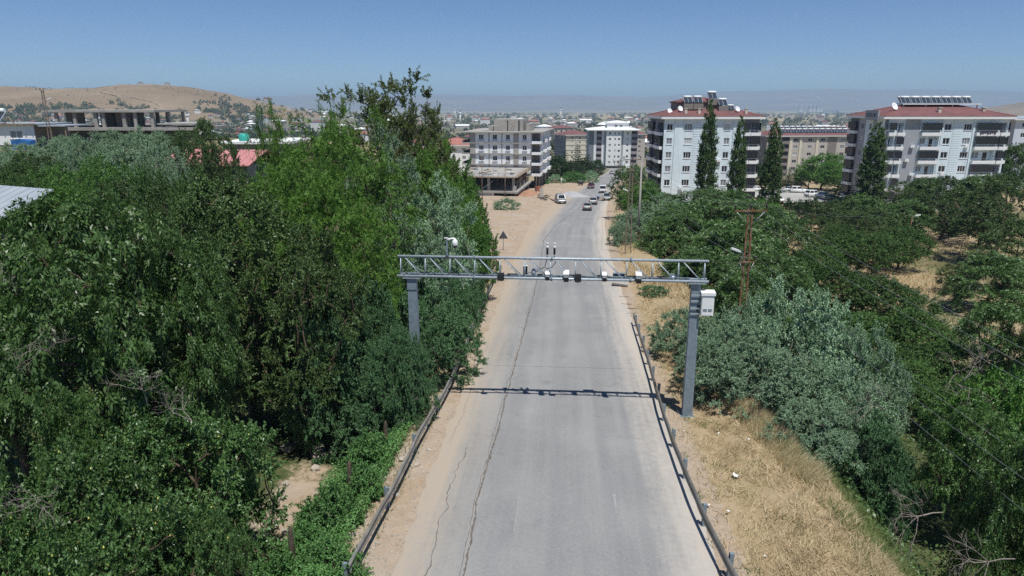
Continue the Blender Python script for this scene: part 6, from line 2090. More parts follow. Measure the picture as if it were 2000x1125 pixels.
# ------------------------------------------------------------------ trees and shrubs: kind, name, label, category, x, y, height, radius, group
VEG = [
    ('plum', 'plum_tree', 'plum tree with small yellow fruit at bottom left, first from left of its group', 'tree', -10.73, 12, 7.07, 1.72, 'plum trees at the bottom left'),
    ('plum', 'plum_tree', 'plum tree with small yellow fruit at bottom left, second from left of its group', 'tree', -10.92, 14.5, 6.89, 2.52, 'plum trees at the bottom left'),
    ('plum', 'plum_tree', 'plum tree with small yellow fruit at bottom left, third from left of its group', 'tree', -12.04, 18.5, 6.08, 2.11, 'plum trees at the bottom left'),
    ('plum', 'plum_tree', 'plum tree with small yellow fruit at bottom left, fourth from left of its group', 'tree', -8.12, 12.5, 6.83, 2.32, 'plum trees at the bottom left'),
    ('plum', 'plum_tree', 'plum tree with small yellow fruit at bottom left, fifth from left of its group', 'tree', -9.39, 17.5, 6.72, 2.84, 'plum trees at the bottom left'),
    ('plum', 'plum_tree', 'plum tree with small yellow fruit at bottom left, sixth from left of its group', 'tree', -6.87, 13.5, 5.14, 1.09, 'plum trees at the bottom left'),
    ('plum', 'plum_tree', 'plum tree with small yellow fruit at bottom left, seventh from left of its group', 'tree', -8.69, 19, 5.58, 1.32, 'plum trees at the bottom left'),
    ('walnut', 'walnut_tree', 'large-leaved dark walnut tree at the left edge, first from left of its group', 'tree', -18.28, 23, 11.71, 3.62, 'walnut trees at the left edge'),
    ('walnut_b', 'walnut_tree', 'large-leaved dark walnut tree at the left edge, second from left of its group', 'tree', -12.39, 17.5, 7.47, 1.34, 'walnut trees at the left edge'),
    ('walnut', 'walnut_tree', 'large-leaved dark walnut tree at the left edge, third from left of its group', 'tree', -13.3, 21, 12.53, 3.52, 'walnut trees at the left edge'),
    ('walnut', 'walnut_tree', 'large-leaved dark walnut tree at the left edge, fourth from left of its group', 'tree', -11.72, 22.5, 11.21, 2.21, 'walnut trees at the left edge'),
    ('elm', 'elm_tree', 'dark small-leaved tree left of the gantry, first from left of its group', 'tree', -12.94, 26, 11.65, 2.92, 'dark small-leaved trees left of the gantry'),
    ('elm', 'elm_tree', 'dark small-leaved tree left of the gantry, second from left of its group', 'tree', -12.46, 30, 12.42, 4.23, 'dark small-leaved trees left of the gantry'),
    ('elm', 'elm_tree', 'dark small-leaved tree left of the gantry, third from left of its group', 'tree', -10.33, 30, 6.33, 2.7, 'dark small-leaved trees left of the gantry'),
    ('elm', 'elm_tree', 'dark small-leaved tree left of the gantry, fourth from left of its group', 'tree', -9.03, 27.5, 10.73, 2.59, 'dark small-leaved trees left of the gantry'),
    ('elm', 'elm_tree', 'dark small-leaved tree left of the gantry, fifth from left of its group', 'tree', -9.17, 30, 9.13, 2.18, 'dark small-leaved trees left of the gantry'),
    ('locust', 'locust_tree', 'feathery yellow-green locust tree left of the gantry, first from left of its group', 'tree', -13.84, 40, 13.28, 3.24, 'locust trees left of the gantry'),
    ('locust', 'locust_tree', 'feathery yellow-green locust tree left of the gantry, second from left of its group', 'tree', -9.53, 34, 12.96, 3.01, 'locust trees left of the gantry'),
    ('locust', 'locust_tree', 'feathery yellow-green locust tree left of the gantry, third from left of its group', 'tree', -9.63, 37, 15.76, 4.41, 'locust trees left of the gantry'),
    ('locust', 'locust_tree', 'feathery yellow-green locust tree left of the gantry, fourth from left of its group', 'tree', -7.53, 33.5, 10.92, 2.51, 'locust trees left of the gantry'),
    ('locust', 'thin_locust_tree', 'thin locust treetop against the sky above the pink roof', 'tree', -15.86, 46, 16.51, 2.06, None),
    ('locust', 'feathery_tree', 'bright feathery treetop left of the tallest airy tree', 'tree', -11.94, 46, 16.84, 1.59, None),
    ('airy', 'airy_tree', 'tallest airy tree with see-through crown against the sky', 'tree', -9.1, 50, 18.89, 4.21, 'airy trees rising against the sky'),
    ('airy', 'airy_tree', 'lower airy tree right of the tallest one', 'tree', -6.54, 49, 16.79, 2.33, 'airy trees rising against the sky'),
    ('silver', 'silver_tree', 'tall silver-grey oleaster left of the gantry, first from left of its group', 'tree', -7.69, 42, 15.33, 2.38, 'silver oleasters left of the gantry'),
    ('silver', 'silver_tree', 'tall silver-grey oleaster left of the gantry, second from left of its group', 'tree', -5.64, 36.5, 9.76, 2.61, 'silver oleasters left of the gantry'),
    ('silver', 'silver_tree', 'tall silver-grey oleaster left of the gantry, third from left of its group', 'tree', -4.59, 40, 11.34, 2.52, 'silver oleasters left of the gantry'),
    ('locust', 'roadside_tree', 'bright green tree hanging over the left dirt verge, first from left of its group', 'tree', -5.85, 47, 14.2, 2.41, 'bright trees over the left verge'),
    ('bright', 'roadside_tree', 'bright green tree hanging over the left dirt verge, second from left of its group', 'tree', -5.61, 53, 14.78, 2.9, 'bright trees over the left verge'),
    ('bright', 'roadside_tree', 'bright green tree hanging over the left dirt verge, third from left of its group', 'tree', -4.7, 57, 13.05, 1.93, 'bright trees over the left verge'),
    ('locust', 'roadside_tree', 'bright green tree hanging over the left dirt verge, fourth from left of its group', 'tree', -4.17, 51, 11.12, 1.97, 'bright trees over the left verge'),
    ('locust', 'roadside_tree', 'bright green tree hanging over the left dirt verge, fifth from left of its group', 'tree', -3.66, 46, 6.73, 1.53, 'bright trees over the left verge'),
    ('bright', 'roadside_tree', 'bright green tree hanging over the left dirt verge, sixth from left of its group', 'tree', -3.82, 54, 10.51, 1.77, 'bright trees over the left verge'),
    ('bright', 'roadside_tree', 'bright green tree hanging over the left dirt verge, seventh from left of its group', 'tree', -3.03, 48, 7.59, 1.44, 'bright trees over the left verge'),
    ('bright', 'roadside_tree', 'bright green tree hanging over the left dirt verge, eighth from left of its group', 'tree', -3.09, 53, 9.08, 1.42, 'bright trees over the left verge'),
    ('bright', 'roadside_tree', 'bright green tree hanging over the left dirt verge, ninth from left of its group', 'tree', -2.22, 49, 6.22, 1.41, 'bright trees over the left verge'),
    ('hedge', 'hedge_shrub', 'grey-green shrub crowding the left guard rail, first from left of its group', 'shrub', -8.03, 28.5, 6.58, 2.12, 'shrubs crowding the left guard rail'),
    ('hedge', 'hedge_shrub', 'grey-green shrub crowding the left guard rail, second from left of its group', 'shrub', -8.38, 30, 3.74, 2.28, 'shrubs crowding the left guard rail'),
    ('hedge', 'hedge_shrub', 'grey-green shrub crowding the left guard rail, third from left of its group', 'shrub', -7.17, 31, 7.64, 2.39, 'shrubs crowding the left guard rail'),
    ('hedge', 'hedge_shrub', 'grey-green shrub crowding the left guard rail, fourth from left of its group', 'shrub', -6.35, 28.5, 4.67, 2.38, 'shrubs crowding the left guard rail'),
    ('hedge', 'hedge_shrub', 'grey-green shrub crowding the left guard rail, fifth from left of its group', 'shrub', -5.89, 29.5, 5.95, 1.85, 'shrubs crowding the left guard rail'),
    ('hedge', 'hedge_shrub', 'grey-green shrub crowding the left guard rail, sixth from left of its group', 'shrub', -5.32, 27.8, 4.65, 1.71, 'shrubs crowding the left guard rail'),
    ('hedge', 'hedge_shrub', 'grey-green shrub crowding the left guard rail, seventh from left of its group', 'shrub', -5.0, 27.0, 4.88, 1.28, 'shrubs crowding the left guard rail'),
    ('hedge', 'hedge_shrub', 'grey-green shrub crowding the left guard rail, eighth from left of its group', 'shrub', -4.35, 26.6, 4.69, 1.15, 'shrubs crowding the left guard rail'),
    ('hedge', 'hedge_shrub', 'grey-green shrub crowding the left guard rail, ninth from left of its group', 'shrub', -4.58, 35, 6.09, 2.37, 'shrubs crowding the left guard rail'),
    ('hedge', 'hedge_shrub', 'grey-green shrub crowding the left guard rail, tenth from left of its group', 'shrub', -3.49, 32, 4.11, 1.95, 'shrubs crowding the left guard rail'),
    ('hedge', 'hedge_shrub', 'grey-green shrub crowding the left guard rail, eleventh from left of its group', 'shrub', -3.14, 38, 4.23, 1.41, 'shrubs crowding the left guard rail'),
    ('hedge', 'hedge_shrub', 'grey-green shrub crowding the left guard rail, twelfth from left of its group', 'shrub', -3.2, 44, 4.6, 1.52, 'shrubs crowding the left guard rail'),
    ('shrub', 'weed_bush', 'fresh green weed bush inside the left guard rail, first from left of its group', 'shrub', -6.15, 15.5, 2.21, 1.14, 'green weed bushes inside the left guard rail'),
    ('shrub', 'weed_bush', 'fresh green weed bush inside the left guard rail, second from left of its group', 'shrub', -5.79, 17, 1.98, 1.09, 'green weed bushes inside the left guard rail'),
    ('shrub', 'weed_bush', 'fresh green weed bush inside the left guard rail, third from left of its group', 'shrub', -5.07, 14.6, 1.61, 1.01, 'green weed bushes inside the left guard rail'),
    ('shrub', 'weed_bush', 'fresh green weed bush inside the left guard rail, fourth from left of its group', 'shrub', -5.05, 15.9, 1.53, 1.02, 'green weed bushes inside the left guard rail'),
    ('shrub', 'weed_bush', 'fresh green weed bush inside the left guard rail, fifth from left of its group', 'shrub', -5.73, 19.0, 2.12, 1.19, 'green weed bushes inside the left guard rail'),
    ('shrub', 'weed_bush', 'fresh green weed bush inside the left guard rail, sixth from left of its group', 'shrub', -5.11, 20.5, 1.74, 0.94, 'green weed bushes inside the left guard rail'),
    ('shrub', 'weed_bush', 'fresh green weed bush inside the left guard rail, seventh from left of its group', 'shrub', -5.33, 23.2, 2.04, 1.18, 'green weed bushes inside the left guard rail'),
    ('shrub', 'weed_bush', 'fresh green weed bush inside the left guard rail, eighth from left of its group', 'shrub', -5.15, 24.6, 1.18, 0.91, 'green weed bushes inside the left guard rail'),
    ('silver_bush', 'slope_bush', 'silver-grey bush below the white house at left, first from left of its group', 'shrub', -48.1, 66, 4.33, 2.67, 'silver bushes on the left slope'),
    ('silver_bush', 'slope_bush', 'silver-grey bush below the white house at left, second from left of its group', 'shrub', -54.08, 76, 3.2, 2.9, 'silver bushes on the left slope'),
    ('silver_bush', 'slope_bush', 'silver-grey bush below the white house at left, third from left of its group', 'shrub', -47.01, 68, 4.4, 2.75, 'silver bushes on the left slope'),
    ('silver_bush', 'slope_bush', 'silver-grey bush below the white house at left, fourth from left of its group', 'shrub', -48.77, 74, 4.57, 2.98, 'silver bushes on the left slope'),
    ('silver_bush', 'slope_bush', 'silver-grey bush below the white house at left, fifth from left of its group', 'shrub', -40.87, 64, 7.11, 2.82, 'silver bushes on the left slope'),
    ('silver_bush', 'slope_bush', 'silver-grey bush below the white house at left, sixth from left of its group', 'shrub', -58.56, 92, 2.85, 3.03, 'silver bushes on the left slope'),
    ('silver_bush', 'slope_bush', 'silver-grey bush below the white house at left, seventh from left of its group', 'shrub', -43.94, 72, 6.33, 3.26, 'silver bushes on the left slope'),
    ('silver_bush', 'slope_bush', 'silver-grey bush below the white house at left, eighth from left of its group', 'shrub', -37.94, 66, 8.2, 2.9, 'silver bushes on the left slope'),
    ('silver_bush', 'slope_bush', 'silver-grey bush below the white house at left, ninth from left of its group', 'shrub', -52.73, 92, 3.83, 3.49, 'silver bushes on the left slope'),
    ('silver', 'slope_bush', 'silver-grey bush below the white house at left, tenth from left of its group', 'shrub', -35.67, 67, 9.74, 3.03, 'silver bushes on the left slope'),
    ('silver_bush', 'slope_bush', 'silver-grey bush below the white house at left, eleventh from left of its group', 'shrub', -33.31, 64, 9.46, 2.58, 'silver bushes on the left slope'),
    ('silver_bush', 'slope_bush', 'silver-grey bush below the white house at left, twelfth from left of its group', 'shrub', -48.24, 95, 4.36, 3.47, 'silver bushes on the left slope'),
    ('silver_bush', 'slope_bush', 'silver-grey bush below the white house at left, thirteenth from left of its group', 'shrub', -29.34, 60, 10.45, 2.43, 'silver bushes on the left slope'),
    ('apricot', 'slope_tree', 'green tree on the left slope, first from left of its group', 'tree', -43.37, 60, 5.9, 2.66, 'green trees on the left slope'),
    ('apricot', 'slope_tree', 'green tree on the left slope, second from left of its group', 'tree', -37.31, 52, 7.65, 2.31, 'green trees on the left slope'),
    ('elm', 'slope_tree', 'green tree on the left slope, third from left of its group', 'tree', -42.9, 62, 6.19, 2.74, 'green trees on the left slope'),
    ('bright', 'slope_tree', 'green tree on the left slope, fourth from left of its group', 'tree', -36.79, 56, 7.96, 2.56, 'green trees on the left slope'),
    ('bright', 'slope_tree', 'green tree on the left slope, fifth from left of its group', 'tree', -29.0, 46, 9.63, 2.73, 'green trees on the left slope'),
    ('bright', 'slope_tree', 'green tree on the left slope, sixth from left of its group', 'tree', -31.45, 52, 9.99, 2.3, 'green trees on the left slope'),
    ('bright', 'slope_tree', 'green tree on the left slope, seventh from left of its group', 'tree', -33.12, 57, 9.9, 2.72, 'green trees on the left slope'),
    ('elm', 'slope_tree', 'green tree on the left slope, eighth from left of its group', 'tree', -24.5, 44, 10.68, 2.94, 'green trees on the left slope'),
    ('elm', 'slope_tree', 'green tree on the left slope, ninth from left of its group', 'tree', -54.11, 100, 2.81, 3.29, 'green trees on the left slope'),
    ('apricot', 'slope_tree', 'green tree on the left slope, tenth from left of its group', 'tree', -27.85, 54, 11.02, 2.47, 'green trees on the left slope'),
    ('elm', 'slope_tree', 'green tree on the left slope, eleventh from left of its group', 'tree', -36.3, 74, 8.13, 2.98, 'green trees on the left slope'),
    ('apricot', 'slope_tree', 'green tree on the left slope, twelfth from left of its group', 'tree', -23.15, 49, 11.71, 2.71, 'green trees on the left slope'),
    ('elm', 'slope_tree', 'green tree on the left slope, thirteenth from left of its group', 'tree', -44.89, 96, 5.05, 2.95, 'green trees on the left slope'),
    ('elm', 'slope_tree', 'green tree on the left slope, fourteenth from left of its group', 'tree', -31.81, 72, 11.68, 2.93, 'green trees on the left slope'),
    ('apricot', 'slope_tree', 'green tree on the left slope, fifteenth from left of its group', 'tree', -19.75, 46, 11.77, 2.38, 'green trees on the left slope'),
    ('elm', 'slope_tree', 'green tree on the left slope, sixteenth from left of its group', 'tree', -26.14, 62, 11.68, 2.27, 'green trees on the left slope'),
    ('elm', 'slope_tree', 'green tree on the left slope, seventeenth from left of its group', 'tree', -16.57, 43, 12.06, 2.71, 'green trees on the left slope'),
    ('locust', 'back_tree', 'green tree in the gap behind the locusts, first from left of its group', 'tree', -19.29, 62, 13.44, 2.81, 'trees behind the locusts'),
    ('elm', 'back_tree', 'green tree in the gap behind the locusts, second from left of its group', 'tree', -20.56, 72, 12.52, 3.16, 'trees behind the locusts'),
    ('apricot', 'back_tree', 'green tree in the gap behind the locusts, third from left of its group', 'tree', -18.75, 80, 12.51, 3.51, 'trees behind the locusts'),
    ('bright', 'back_tree', 'green tree in the gap behind the locusts, fourth from left of its group', 'tree', -7.55, 60, 11.51, 2.67, 'trees behind the locusts'),
    ('elm', 'back_tree', 'green tree in the gap behind the locusts, fifth from left of its group', 'tree', -6.23, 70, 9.64, 2.6, 'trees behind the locusts'),
    ('silver_bush', 'silver_shrub', 'silver-grey oleaster bush right of the gantry, first from left of its group', 'shrub', 9.56, 35.5, 3.03, 1.94, 'silver bushes right of the gantry'),
    ('silver_bush', 'silver_shrub', 'silver-grey oleaster bush right of the gantry, second from left of its group', 'shrub', 9.31, 29.5, 3.13, 1.86, 'silver bushes right of the gantry'),
    ('silver_bush', 'silver_shrub', 'silver-grey oleaster bush right of the gantry, third from left of its group', 'shrub', 11.0, 32, 4.15, 2.62, 'silver bushes right of the gantry'),
    ('silver_bush', 'silver_shrub', 'silver-grey oleaster bush right of the gantry, fourth from left of its group', 'shrub', 13.41, 36, 6.7, 2.24, 'silver bushes right of the gantry'),
    ('silver_bush', 'silver_shrub', 'silver-grey oleaster bush right of the gantry, fifth from left of its group', 'shrub', 11.08, 28, 3.44, 2.77, 'silver bushes right of the gantry'),
    ('silver_bush', 'silver_shrub', 'largest silver-grey oleaster, domed, right of the rusty pole', 'shrub', 15.38, 35, 9.13, 4.05, 'silver bushes right of the gantry'),
    ('silver_bush', 'silver_shrub', 'silver-grey oleaster bush right of the gantry, seventh from left of its group', 'shrub', 11.71, 24.5, 2.62, 1.89, 'silver bushes right of the gantry'),
    ('silver_bush', 'silver_shrub', 'silver-grey oleaster bush right of the gantry, eighth from left of its group', 'shrub', 13.81, 28, 5.84, 2.89, 'silver bushes right of the gantry'),
    ('silver_bush', 'silver_shrub', 'silver-grey oleaster bush right of the gantry, ninth from left of its group', 'shrub', 18.12, 33.5, 7.13, 2.49, 'silver bushes right of the gantry'),
    ('silver_bush', 'edge_shrub', 'dark green shrub at the edge of the dry grass, first from left of its group', 'shrub', 13.61, 25.5, 4.48, 1.65, 'dark shrubs at the edge of the dry grass'),
    ('hedge', 'edge_shrub', 'dark green shrub at the edge of the dry grass, second from left of its group', 'shrub', 13.98, 24.5, 4.28, 1.6, 'dark shrubs at the edge of the dry grass'),
    ('hedge', 'edge_shrub', 'dark green shrub at the edge of the dry grass, third from left of its group', 'shrub', 14.57, 24, 4.38, 1.38, 'dark shrubs at the edge of the dry grass'),
    ('hedge', 'verge_shrub', 'single green shrub on the right verge beyond the gantry', 'shrub', 10.95, 51, 0.88, 1.26, None),
    ('walnut_b', 'dark_walnut_tree', 'dark walnut in the mass right of the road, first from left of its group', 'tree', 18.08, 74, 7.92, 4.45, 'dark walnut trees right of the road'),
    ('bright', 'dark_walnut_tree', 'dark walnut in the mass right of the road, second from left of its group', 'tree', 15.24, 60, 0.91, 1.85, 'dark walnut trees right of the road'),
    ('walnut_b', 'dark_walnut_tree', 'dark walnut in the mass right of the road, third from left of its group', 'tree', 16.33, 57, 4.71, 3.92, 'dark walnut trees right of the road'),
    ('walnut', 'dark_walnut_tree', 'dark walnut in the mass right of the road, fourth from left of its group', 'tree', 23.88, 80, 10.72, 6.57, 'dark walnut trees right of the road'),
    ('walnut_b', 'dark_walnut_tree', 'dark walnut in the mass right of the road, fifth from left of its group', 'tree', 21.28, 64, 8.58, 5.32, 'dark walnut trees right of the road'),
    ('walnut_b', 'dark_walnut_tree', 'dark walnut in the mass right of the road, sixth from left of its group', 'tree', 17.37, 48, 6.87, 3.14, 'dark walnut trees right of the road'),
    ('walnut', 'dark_walnut_tree', 'dark walnut in the mass right of the road, seventh from left of its group', 'tree', 27.04, 72, 9.33, 4.6, 'dark walnut trees right of the road'),
    ('walnut', 'dark_walnut_tree', 'dark walnut in the mass right of the road, eighth from left of its group', 'tree', 22.29, 56, 6.75, 3.43, 'dark walnut trees right of the road'),
    ('silver_bush', 'far_silver_shrub', 'silver bush beside the far ladder-like pole, first from left of its group', 'shrub', 13.06, 80, 3.31, 1.81, 'silver bushes beside the far ladder-like pole'),
    ('silver_bush', 'far_silver_shrub', 'silver bush beside the far ladder-like pole, second from left of its group', 'shrub', 21.54, 128, 3.77, 2.11, 'silver bushes beside the far ladder-like pole'),
    ('silver_bush', 'far_silver_shrub', 'silver bush beside the far ladder-like pole, third from left of its group', 'shrub', 15.28, 83, 4.53, 3.24, 'silver bushes beside the far ladder-like pole'),
    ('silver', 'far_silver_shrub', 'silver bush beside the far ladder-like pole, fourth from left of its group', 'shrub', 22.12, 102, 8.47, 3.66, 'silver bushes beside the far ladder-like pole'),
    ('elm', 'pole_tree', 'dark tree behind the ladder-like poles, first from left of its group', 'tree', 19.09, 112, 8.6, 3.49, 'dark trees behind the ladder-like poles'),
    ('bright', 'pole_tree', 'dark tree behind the ladder-like poles, second from left of its group', 'tree', 33.75, 190, 6.93, 3.94, 'dark trees behind the ladder-like poles'),
    ('bright', 'pole_tree', 'dark tree behind the ladder-like poles, third from left of its group', 'tree', 19.73, 104, 8.72, 3.09, 'dark trees behind the ladder-like poles'),
    ('elm', 'pole_tree', 'dark tree behind the ladder-like poles, fourth from left of its group', 'tree', 22.25, 114, 8.32, 3.57, 'dark trees behind the ladder-like poles'),
    ('walnut_b', 'pole_tree', 'dark tree behind the ladder-like poles, fifth from left of its group', 'tree', 27.37, 118, 6.62, 4.86, 'dark trees behind the ladder-like poles'),
    ('bright', 'pole_tree', 'dark tree behind the ladder-like poles, sixth from left of its group', 'tree', 32.16, 116, 6.31, 5.21, 'dark trees behind the ladder-like poles'),
    ('walnut_b', 'pole_tree', 'dark tree behind the ladder-like poles, seventh from left of its group', 'tree', 36.9, 112, 7.07, 5.03, 'dark trees behind the ladder-like poles'),
    ('bright', 'pole_tree', 'dark tree behind the ladder-like poles, eighth from left of its group', 'tree', 38.99, 104, 7.06, 4.29, 'dark trees behind the ladder-like poles'),
    ('poplar', 'poplar_tree', 'tallest poplar, leftmost of the three before the apartment block', 'poplar', 31.63, 112, 22.18, 1.78, 'poplars in front of the apartments'),
    ('poplar', 'poplar_tree', 'middle one of the three poplars before the apartment block', 'poplar', 35.89, 110, 19.65, 1.52, 'poplars in front of the apartments'),
    ('poplar', 'poplar_tree', 'rightmost of the three poplars, beside the car park', 'poplar', 42.28, 112, 19.34, 1.71, 'poplars in front of the apartments'),
    ('poplar', 'poplar_tree', 'broad poplar in front of the right apartment block', 'poplar', 62.68, 120, 18.69, 2.36, 'poplars in front of the apartments'),
    ('apricot', 'orchard_tree', 'round orchard tree in the dry field at right, first from left of its group', 'tree', 26.94, 62, 6.77, 2.13, 'orchard trees in the right field'),
    ('apricot', 'orchard_tree', 'round orchard tree in the dry field at right, second from left of its group', 'tree', 32.9, 72, 5.6, 3.02, 'orchard trees in the right field'),
    ('apricot', 'orchard_tree', 'round orchard tree in the dry field at right, third from left of its group', 'tree', 24.25, 50, 3.48, 2.74, 'orchard trees in the right field'),
    ('apricot', 'orchard_tree', 'round orchard tree in the dry field at right, fourth from left of its group', 'tree', 28.96, 59, 5.91, 3.85, 'orchard trees in the right field'),
    ('apricot', 'orchard_tree', 'round orchard tree in the dry field at right, fifth from left of its group', 'tree', 45.23, 92, 5.27, 3.13, 'orchard trees in the right field'),
    ('apricot', 'orchard_tree', 'round orchard tree in the dry field at right, sixth from left of its group', 'tree', 40.78, 78, 6.11, 4.26, 'orchard trees in the right field'),
    ('apricot', 'orchard_tree', 'round orchard tree in the dry field at right, seventh from left of its group', 'tree', 26.29, 48, 4.0, 3.3, 'orchard trees in the right field'),
    ('apricot', 'orchard_tree', 'round orchard tree in the dry field at right, eighth from left of its group', 'tree', 23.9, 42, 3.47, 2.32, 'orchard trees in the right field'),
    ('apricot', 'orchard_tree', 'round orchard tree in the dry field at right, ninth from left of its group', 'tree', 32.54, 57, 4.91, 3.61, 'orchard trees in the right field'),
    ('apricot', 'orchard_tree', 'round orchard tree in the dry field at right, tenth from left of its group', 'tree', 47.44, 82, 6.32, 4.03, 'orchard trees in the right field'),
    ('apricot', 'orchard_tree', 'round orchard tree in the dry field at right, eleventh from left of its group', 'tree', 23.32, 38, 3.42, 2.48, 'orchard trees in the right field'),
    ('apricot', 'orchard_tree', 'round orchard tree in the dry field at right, twelfth from left of its group', 'tree', 28.73, 46, 4.86, 2.87, 'orchard trees in the right field'),
    ('apricot', 'orchard_tree', 'round orchard tree in the dry field at right, thirteenth from left of its group', 'tree', 26.87, 40, 3.96, 2.53, 'orchard trees in the right field'),
    ('apricot', 'orchard_tree', 'round orchard tree in the dry field at right, fourteenth from left of its group', 'tree', 23.72, 34, 3.95, 2.04, 'orchard trees in the right field'),
    ('elm', 'round_shrub', 'small round dark shrub alone in the right field', 'shrub', 46.39, 70, 3.23, 1.78, None),
    ('walnut', 'field_edge_tree', 'large dark tree at the right edge of the field, first from left of its group', 'tree', 17.46, 23.5, 6.26, 1.81, 'large trees at the right edge'),
    ('walnut_b', 'field_edge_tree', 'large dark tree at the right edge of the field, second from left of its group', 'tree', 45.31, 62, 5.83, 4.18, 'large trees at the right edge'),
    ('elm', 'field_edge_tree', 'large dark tree at the right edge of the field, third from left of its group', 'tree', 63.05, 88, 11.82, 6.53, 'large trees at the right edge'),
    ('bright', 'field_edge_tree', 'large dark tree at the right edge of the field, fourth from left of its group', 'tree', 20.2, 26, 7.43, 2.18, 'large trees at the right edge'),
    ('walnut', 'field_edge_tree', 'large dark tree at the right edge of the field, fifth from left of its group', 'tree', 29.79, 38, 7.33, 2.8, 'large trees at the right edge'),
    ('elm', 'field_edge_tree', 'large dark tree at the right edge of the field, sixth from left of its group', 'tree', 53.37, 70, 8.14, 4.23, 'large trees at the right edge'),
    ('walnut_b', 'field_edge_tree', 'large dark tree at the right edge of the field, seventh from left of its group', 'tree', 15.36, 18, 7.75, 1.62, 'large trees at the right edge'),
    ('elm', 'screen_tree', 'dark tree in the belt before the right apartments, first from left of its group', 'tree', 45.29, 100, 4.9, 3.02, 'tree belt before the right apartment block'),
    ('elm', 'screen_tree', 'dark tree in the belt before the right apartments, second from left of its group', 'tree', 53.74, 112, 6.54, 4.62, 'tree belt before the right apartment block'),
    ('walnut_b', 'screen_tree', 'dark tree in the belt before the right apartments, third from left of its group', 'tree', 60.92, 118, 6.76, 4.41, 'tree belt before the right apartment block'),
    ('elm', 'screen_tree', 'dark tree in the belt before the right apartments, fourth from left of its group', 'tree', 54.74, 104, 6.16, 4.3, 'tree belt before the right apartment block'),
    ('elm', 'screen_tree', 'dark tree in the belt before the right apartments, fifth from left of its group', 'tree', 71.96, 128, 8.13, 4.77, 'tree belt before the right apartment block'),
    ('walnut_b', 'screen_tree', 'dark tree in the belt before the right apartments, sixth from left of its group', 'tree', 63.91, 110, 6.71, 4.95, 'tree belt before the right apartment block'),
    ('walnut_b', 'screen_tree', 'dark tree in the belt before the right apartments, seventh from left of its group', 'tree', 78.29, 130, 8.79, 4.64, 'tree belt before the right apartment block'),
    ('elm', 'screen_tree', 'dark tree in the belt before the right apartments, eighth from left of its group', 'tree', 68.69, 108, 7.61, 4.85, 'tree belt before the right apartment block'),
    ('elm', 'screen_tree', 'dark tree in the belt before the right apartments, ninth from left of its group', 'tree', 81.81, 128, 9.25, 4.95, 'tree belt before the right apartment block'),
    ('walnut_b', 'screen_tree', 'dark tree in the belt before the right apartments, tenth from left of its group', 'tree', 84.25, 124, 9.9, 4.79, 'tree belt before the right apartment block'),
    ('elm', 'screen_tree', 'dark tree in the belt before the right apartments, eleventh from left of its group', 'tree', 69.66, 100, 7.89, 4.49, 'tree belt before the right apartment block'),
    ('walnut_b', 'screen_tree', 'dark tree in the belt before the right apartments, twelfth from left of its group', 'tree', 108.46, 150, 14.63, 4.4, 'tree belt before the right apartment block'),
    ('pine', 'blue_conifer', 'bluish conifer in the row behind the car park, first from left of its group', 'conifer', 73.54, 205, 7.79, 3.79, 'conifers behind the car park'),
    ('conifer', 'blue_conifer', 'bluish conifer in the row behind the car park, second from left of its group', 'conifer', 80.46, 215, 5.96, 2.23, 'conifers behind the car park'),
    ('conifer', 'blue_conifer', 'bluish conifer in the row behind the car park, third from left of its group', 'conifer', 83.31, 214, 5.58, 2.22, 'conifers behind the car park'),
    ('conifer', 'blue_conifer', 'bluish conifer in the row behind the car park, fourth from left of its group', 'conifer', 85.71, 213, 6.16, 2.37, 'conifers behind the car park'),
    ('conifer', 'blue_conifer', 'bluish conifer in the row behind the car park, fifth from left of its group', 'conifer', 88.07, 212, 5.38, 2.2, 'conifers behind the car park'),
    ('pine', 'young_pine', 'young pine along the near edge of the car park, first from left of its group', 'conifer', 49.83, 122, 5.68, 1.65, 'young pines before the car park'),
    ('pine', 'young_pine', 'young pine along the near edge of the car park, second from left of its group', 'conifer', 51.53, 121, 5.57, 1.63, 'young pines before the car park'),
    ('pine', 'young_pine', 'young pine along the near edge of the car park, third from left of its group', 'conifer', 53.03, 120, 5.99, 1.62, 'young pines before the car park'),
    ('pine', 'young_pine', 'young pine along the near edge of the car park, fourth from left of its group', 'conifer', 54.65, 119, 5.23, 1.43, 'young pines before the car park'),
    ('conifer', 'tiered_conifer', 'dark tiered conifer right of the car park, first from left of its group', 'conifer', 58.87, 128, 6.18, 1.91, 'tiered conifers right of the car park'),
    ('conifer', 'tiered_conifer', 'dark tiered conifer right of the car park, second from left of its group', 'conifer', 60.07, 126, 8.21, 3.19, 'tiered conifers right of the car park'),
    ('conifer', 'tiered_conifer', 'dark tiered conifer right of the car park, third from left of its group', 'conifer', 61.25, 124, 7.61, 2.78, 'tiered conifers right of the car park'),
    ('conifer', 'tiered_conifer', 'dark tiered conifer right of the car park, fourth from left of its group', 'conifer', 66.33, 112, 6.51, 2.69, 'tiered conifers right of the car park'),
    ('conifer', 'tiered_conifer', 'dark tiered conifer right of the car park, fifth from left of its group', 'conifer', 73.4, 112, 6.95, 2.52, 'tiered conifers right of the car park'),
    ('bright', 'light_tree', 'light green round tree in front of the beige block, first from left of its group', 'tree', 86.62, 200, 7.24, 4.44, 'light green trees before the beige block'),
    ('bright', 'light_tree', 'light green round tree in front of the beige block, second from left of its group', 'tree', 88.34, 196, 11.37, 7.22, 'light green trees before the beige block'),
    ('bright', 'light_tree', 'light green round tree in front of the beige block, third from left of its group', 'tree', 87.49, 185, 9.26, 5.47, 'light green trees before the beige block'),
    ('conifer', 'site_conifer', 'dark conifer between the unfinished building and the white block, first from left of its group', 'conifer', 12.21, 216, 11.98, 2.86, 'conifers beside the white block'),
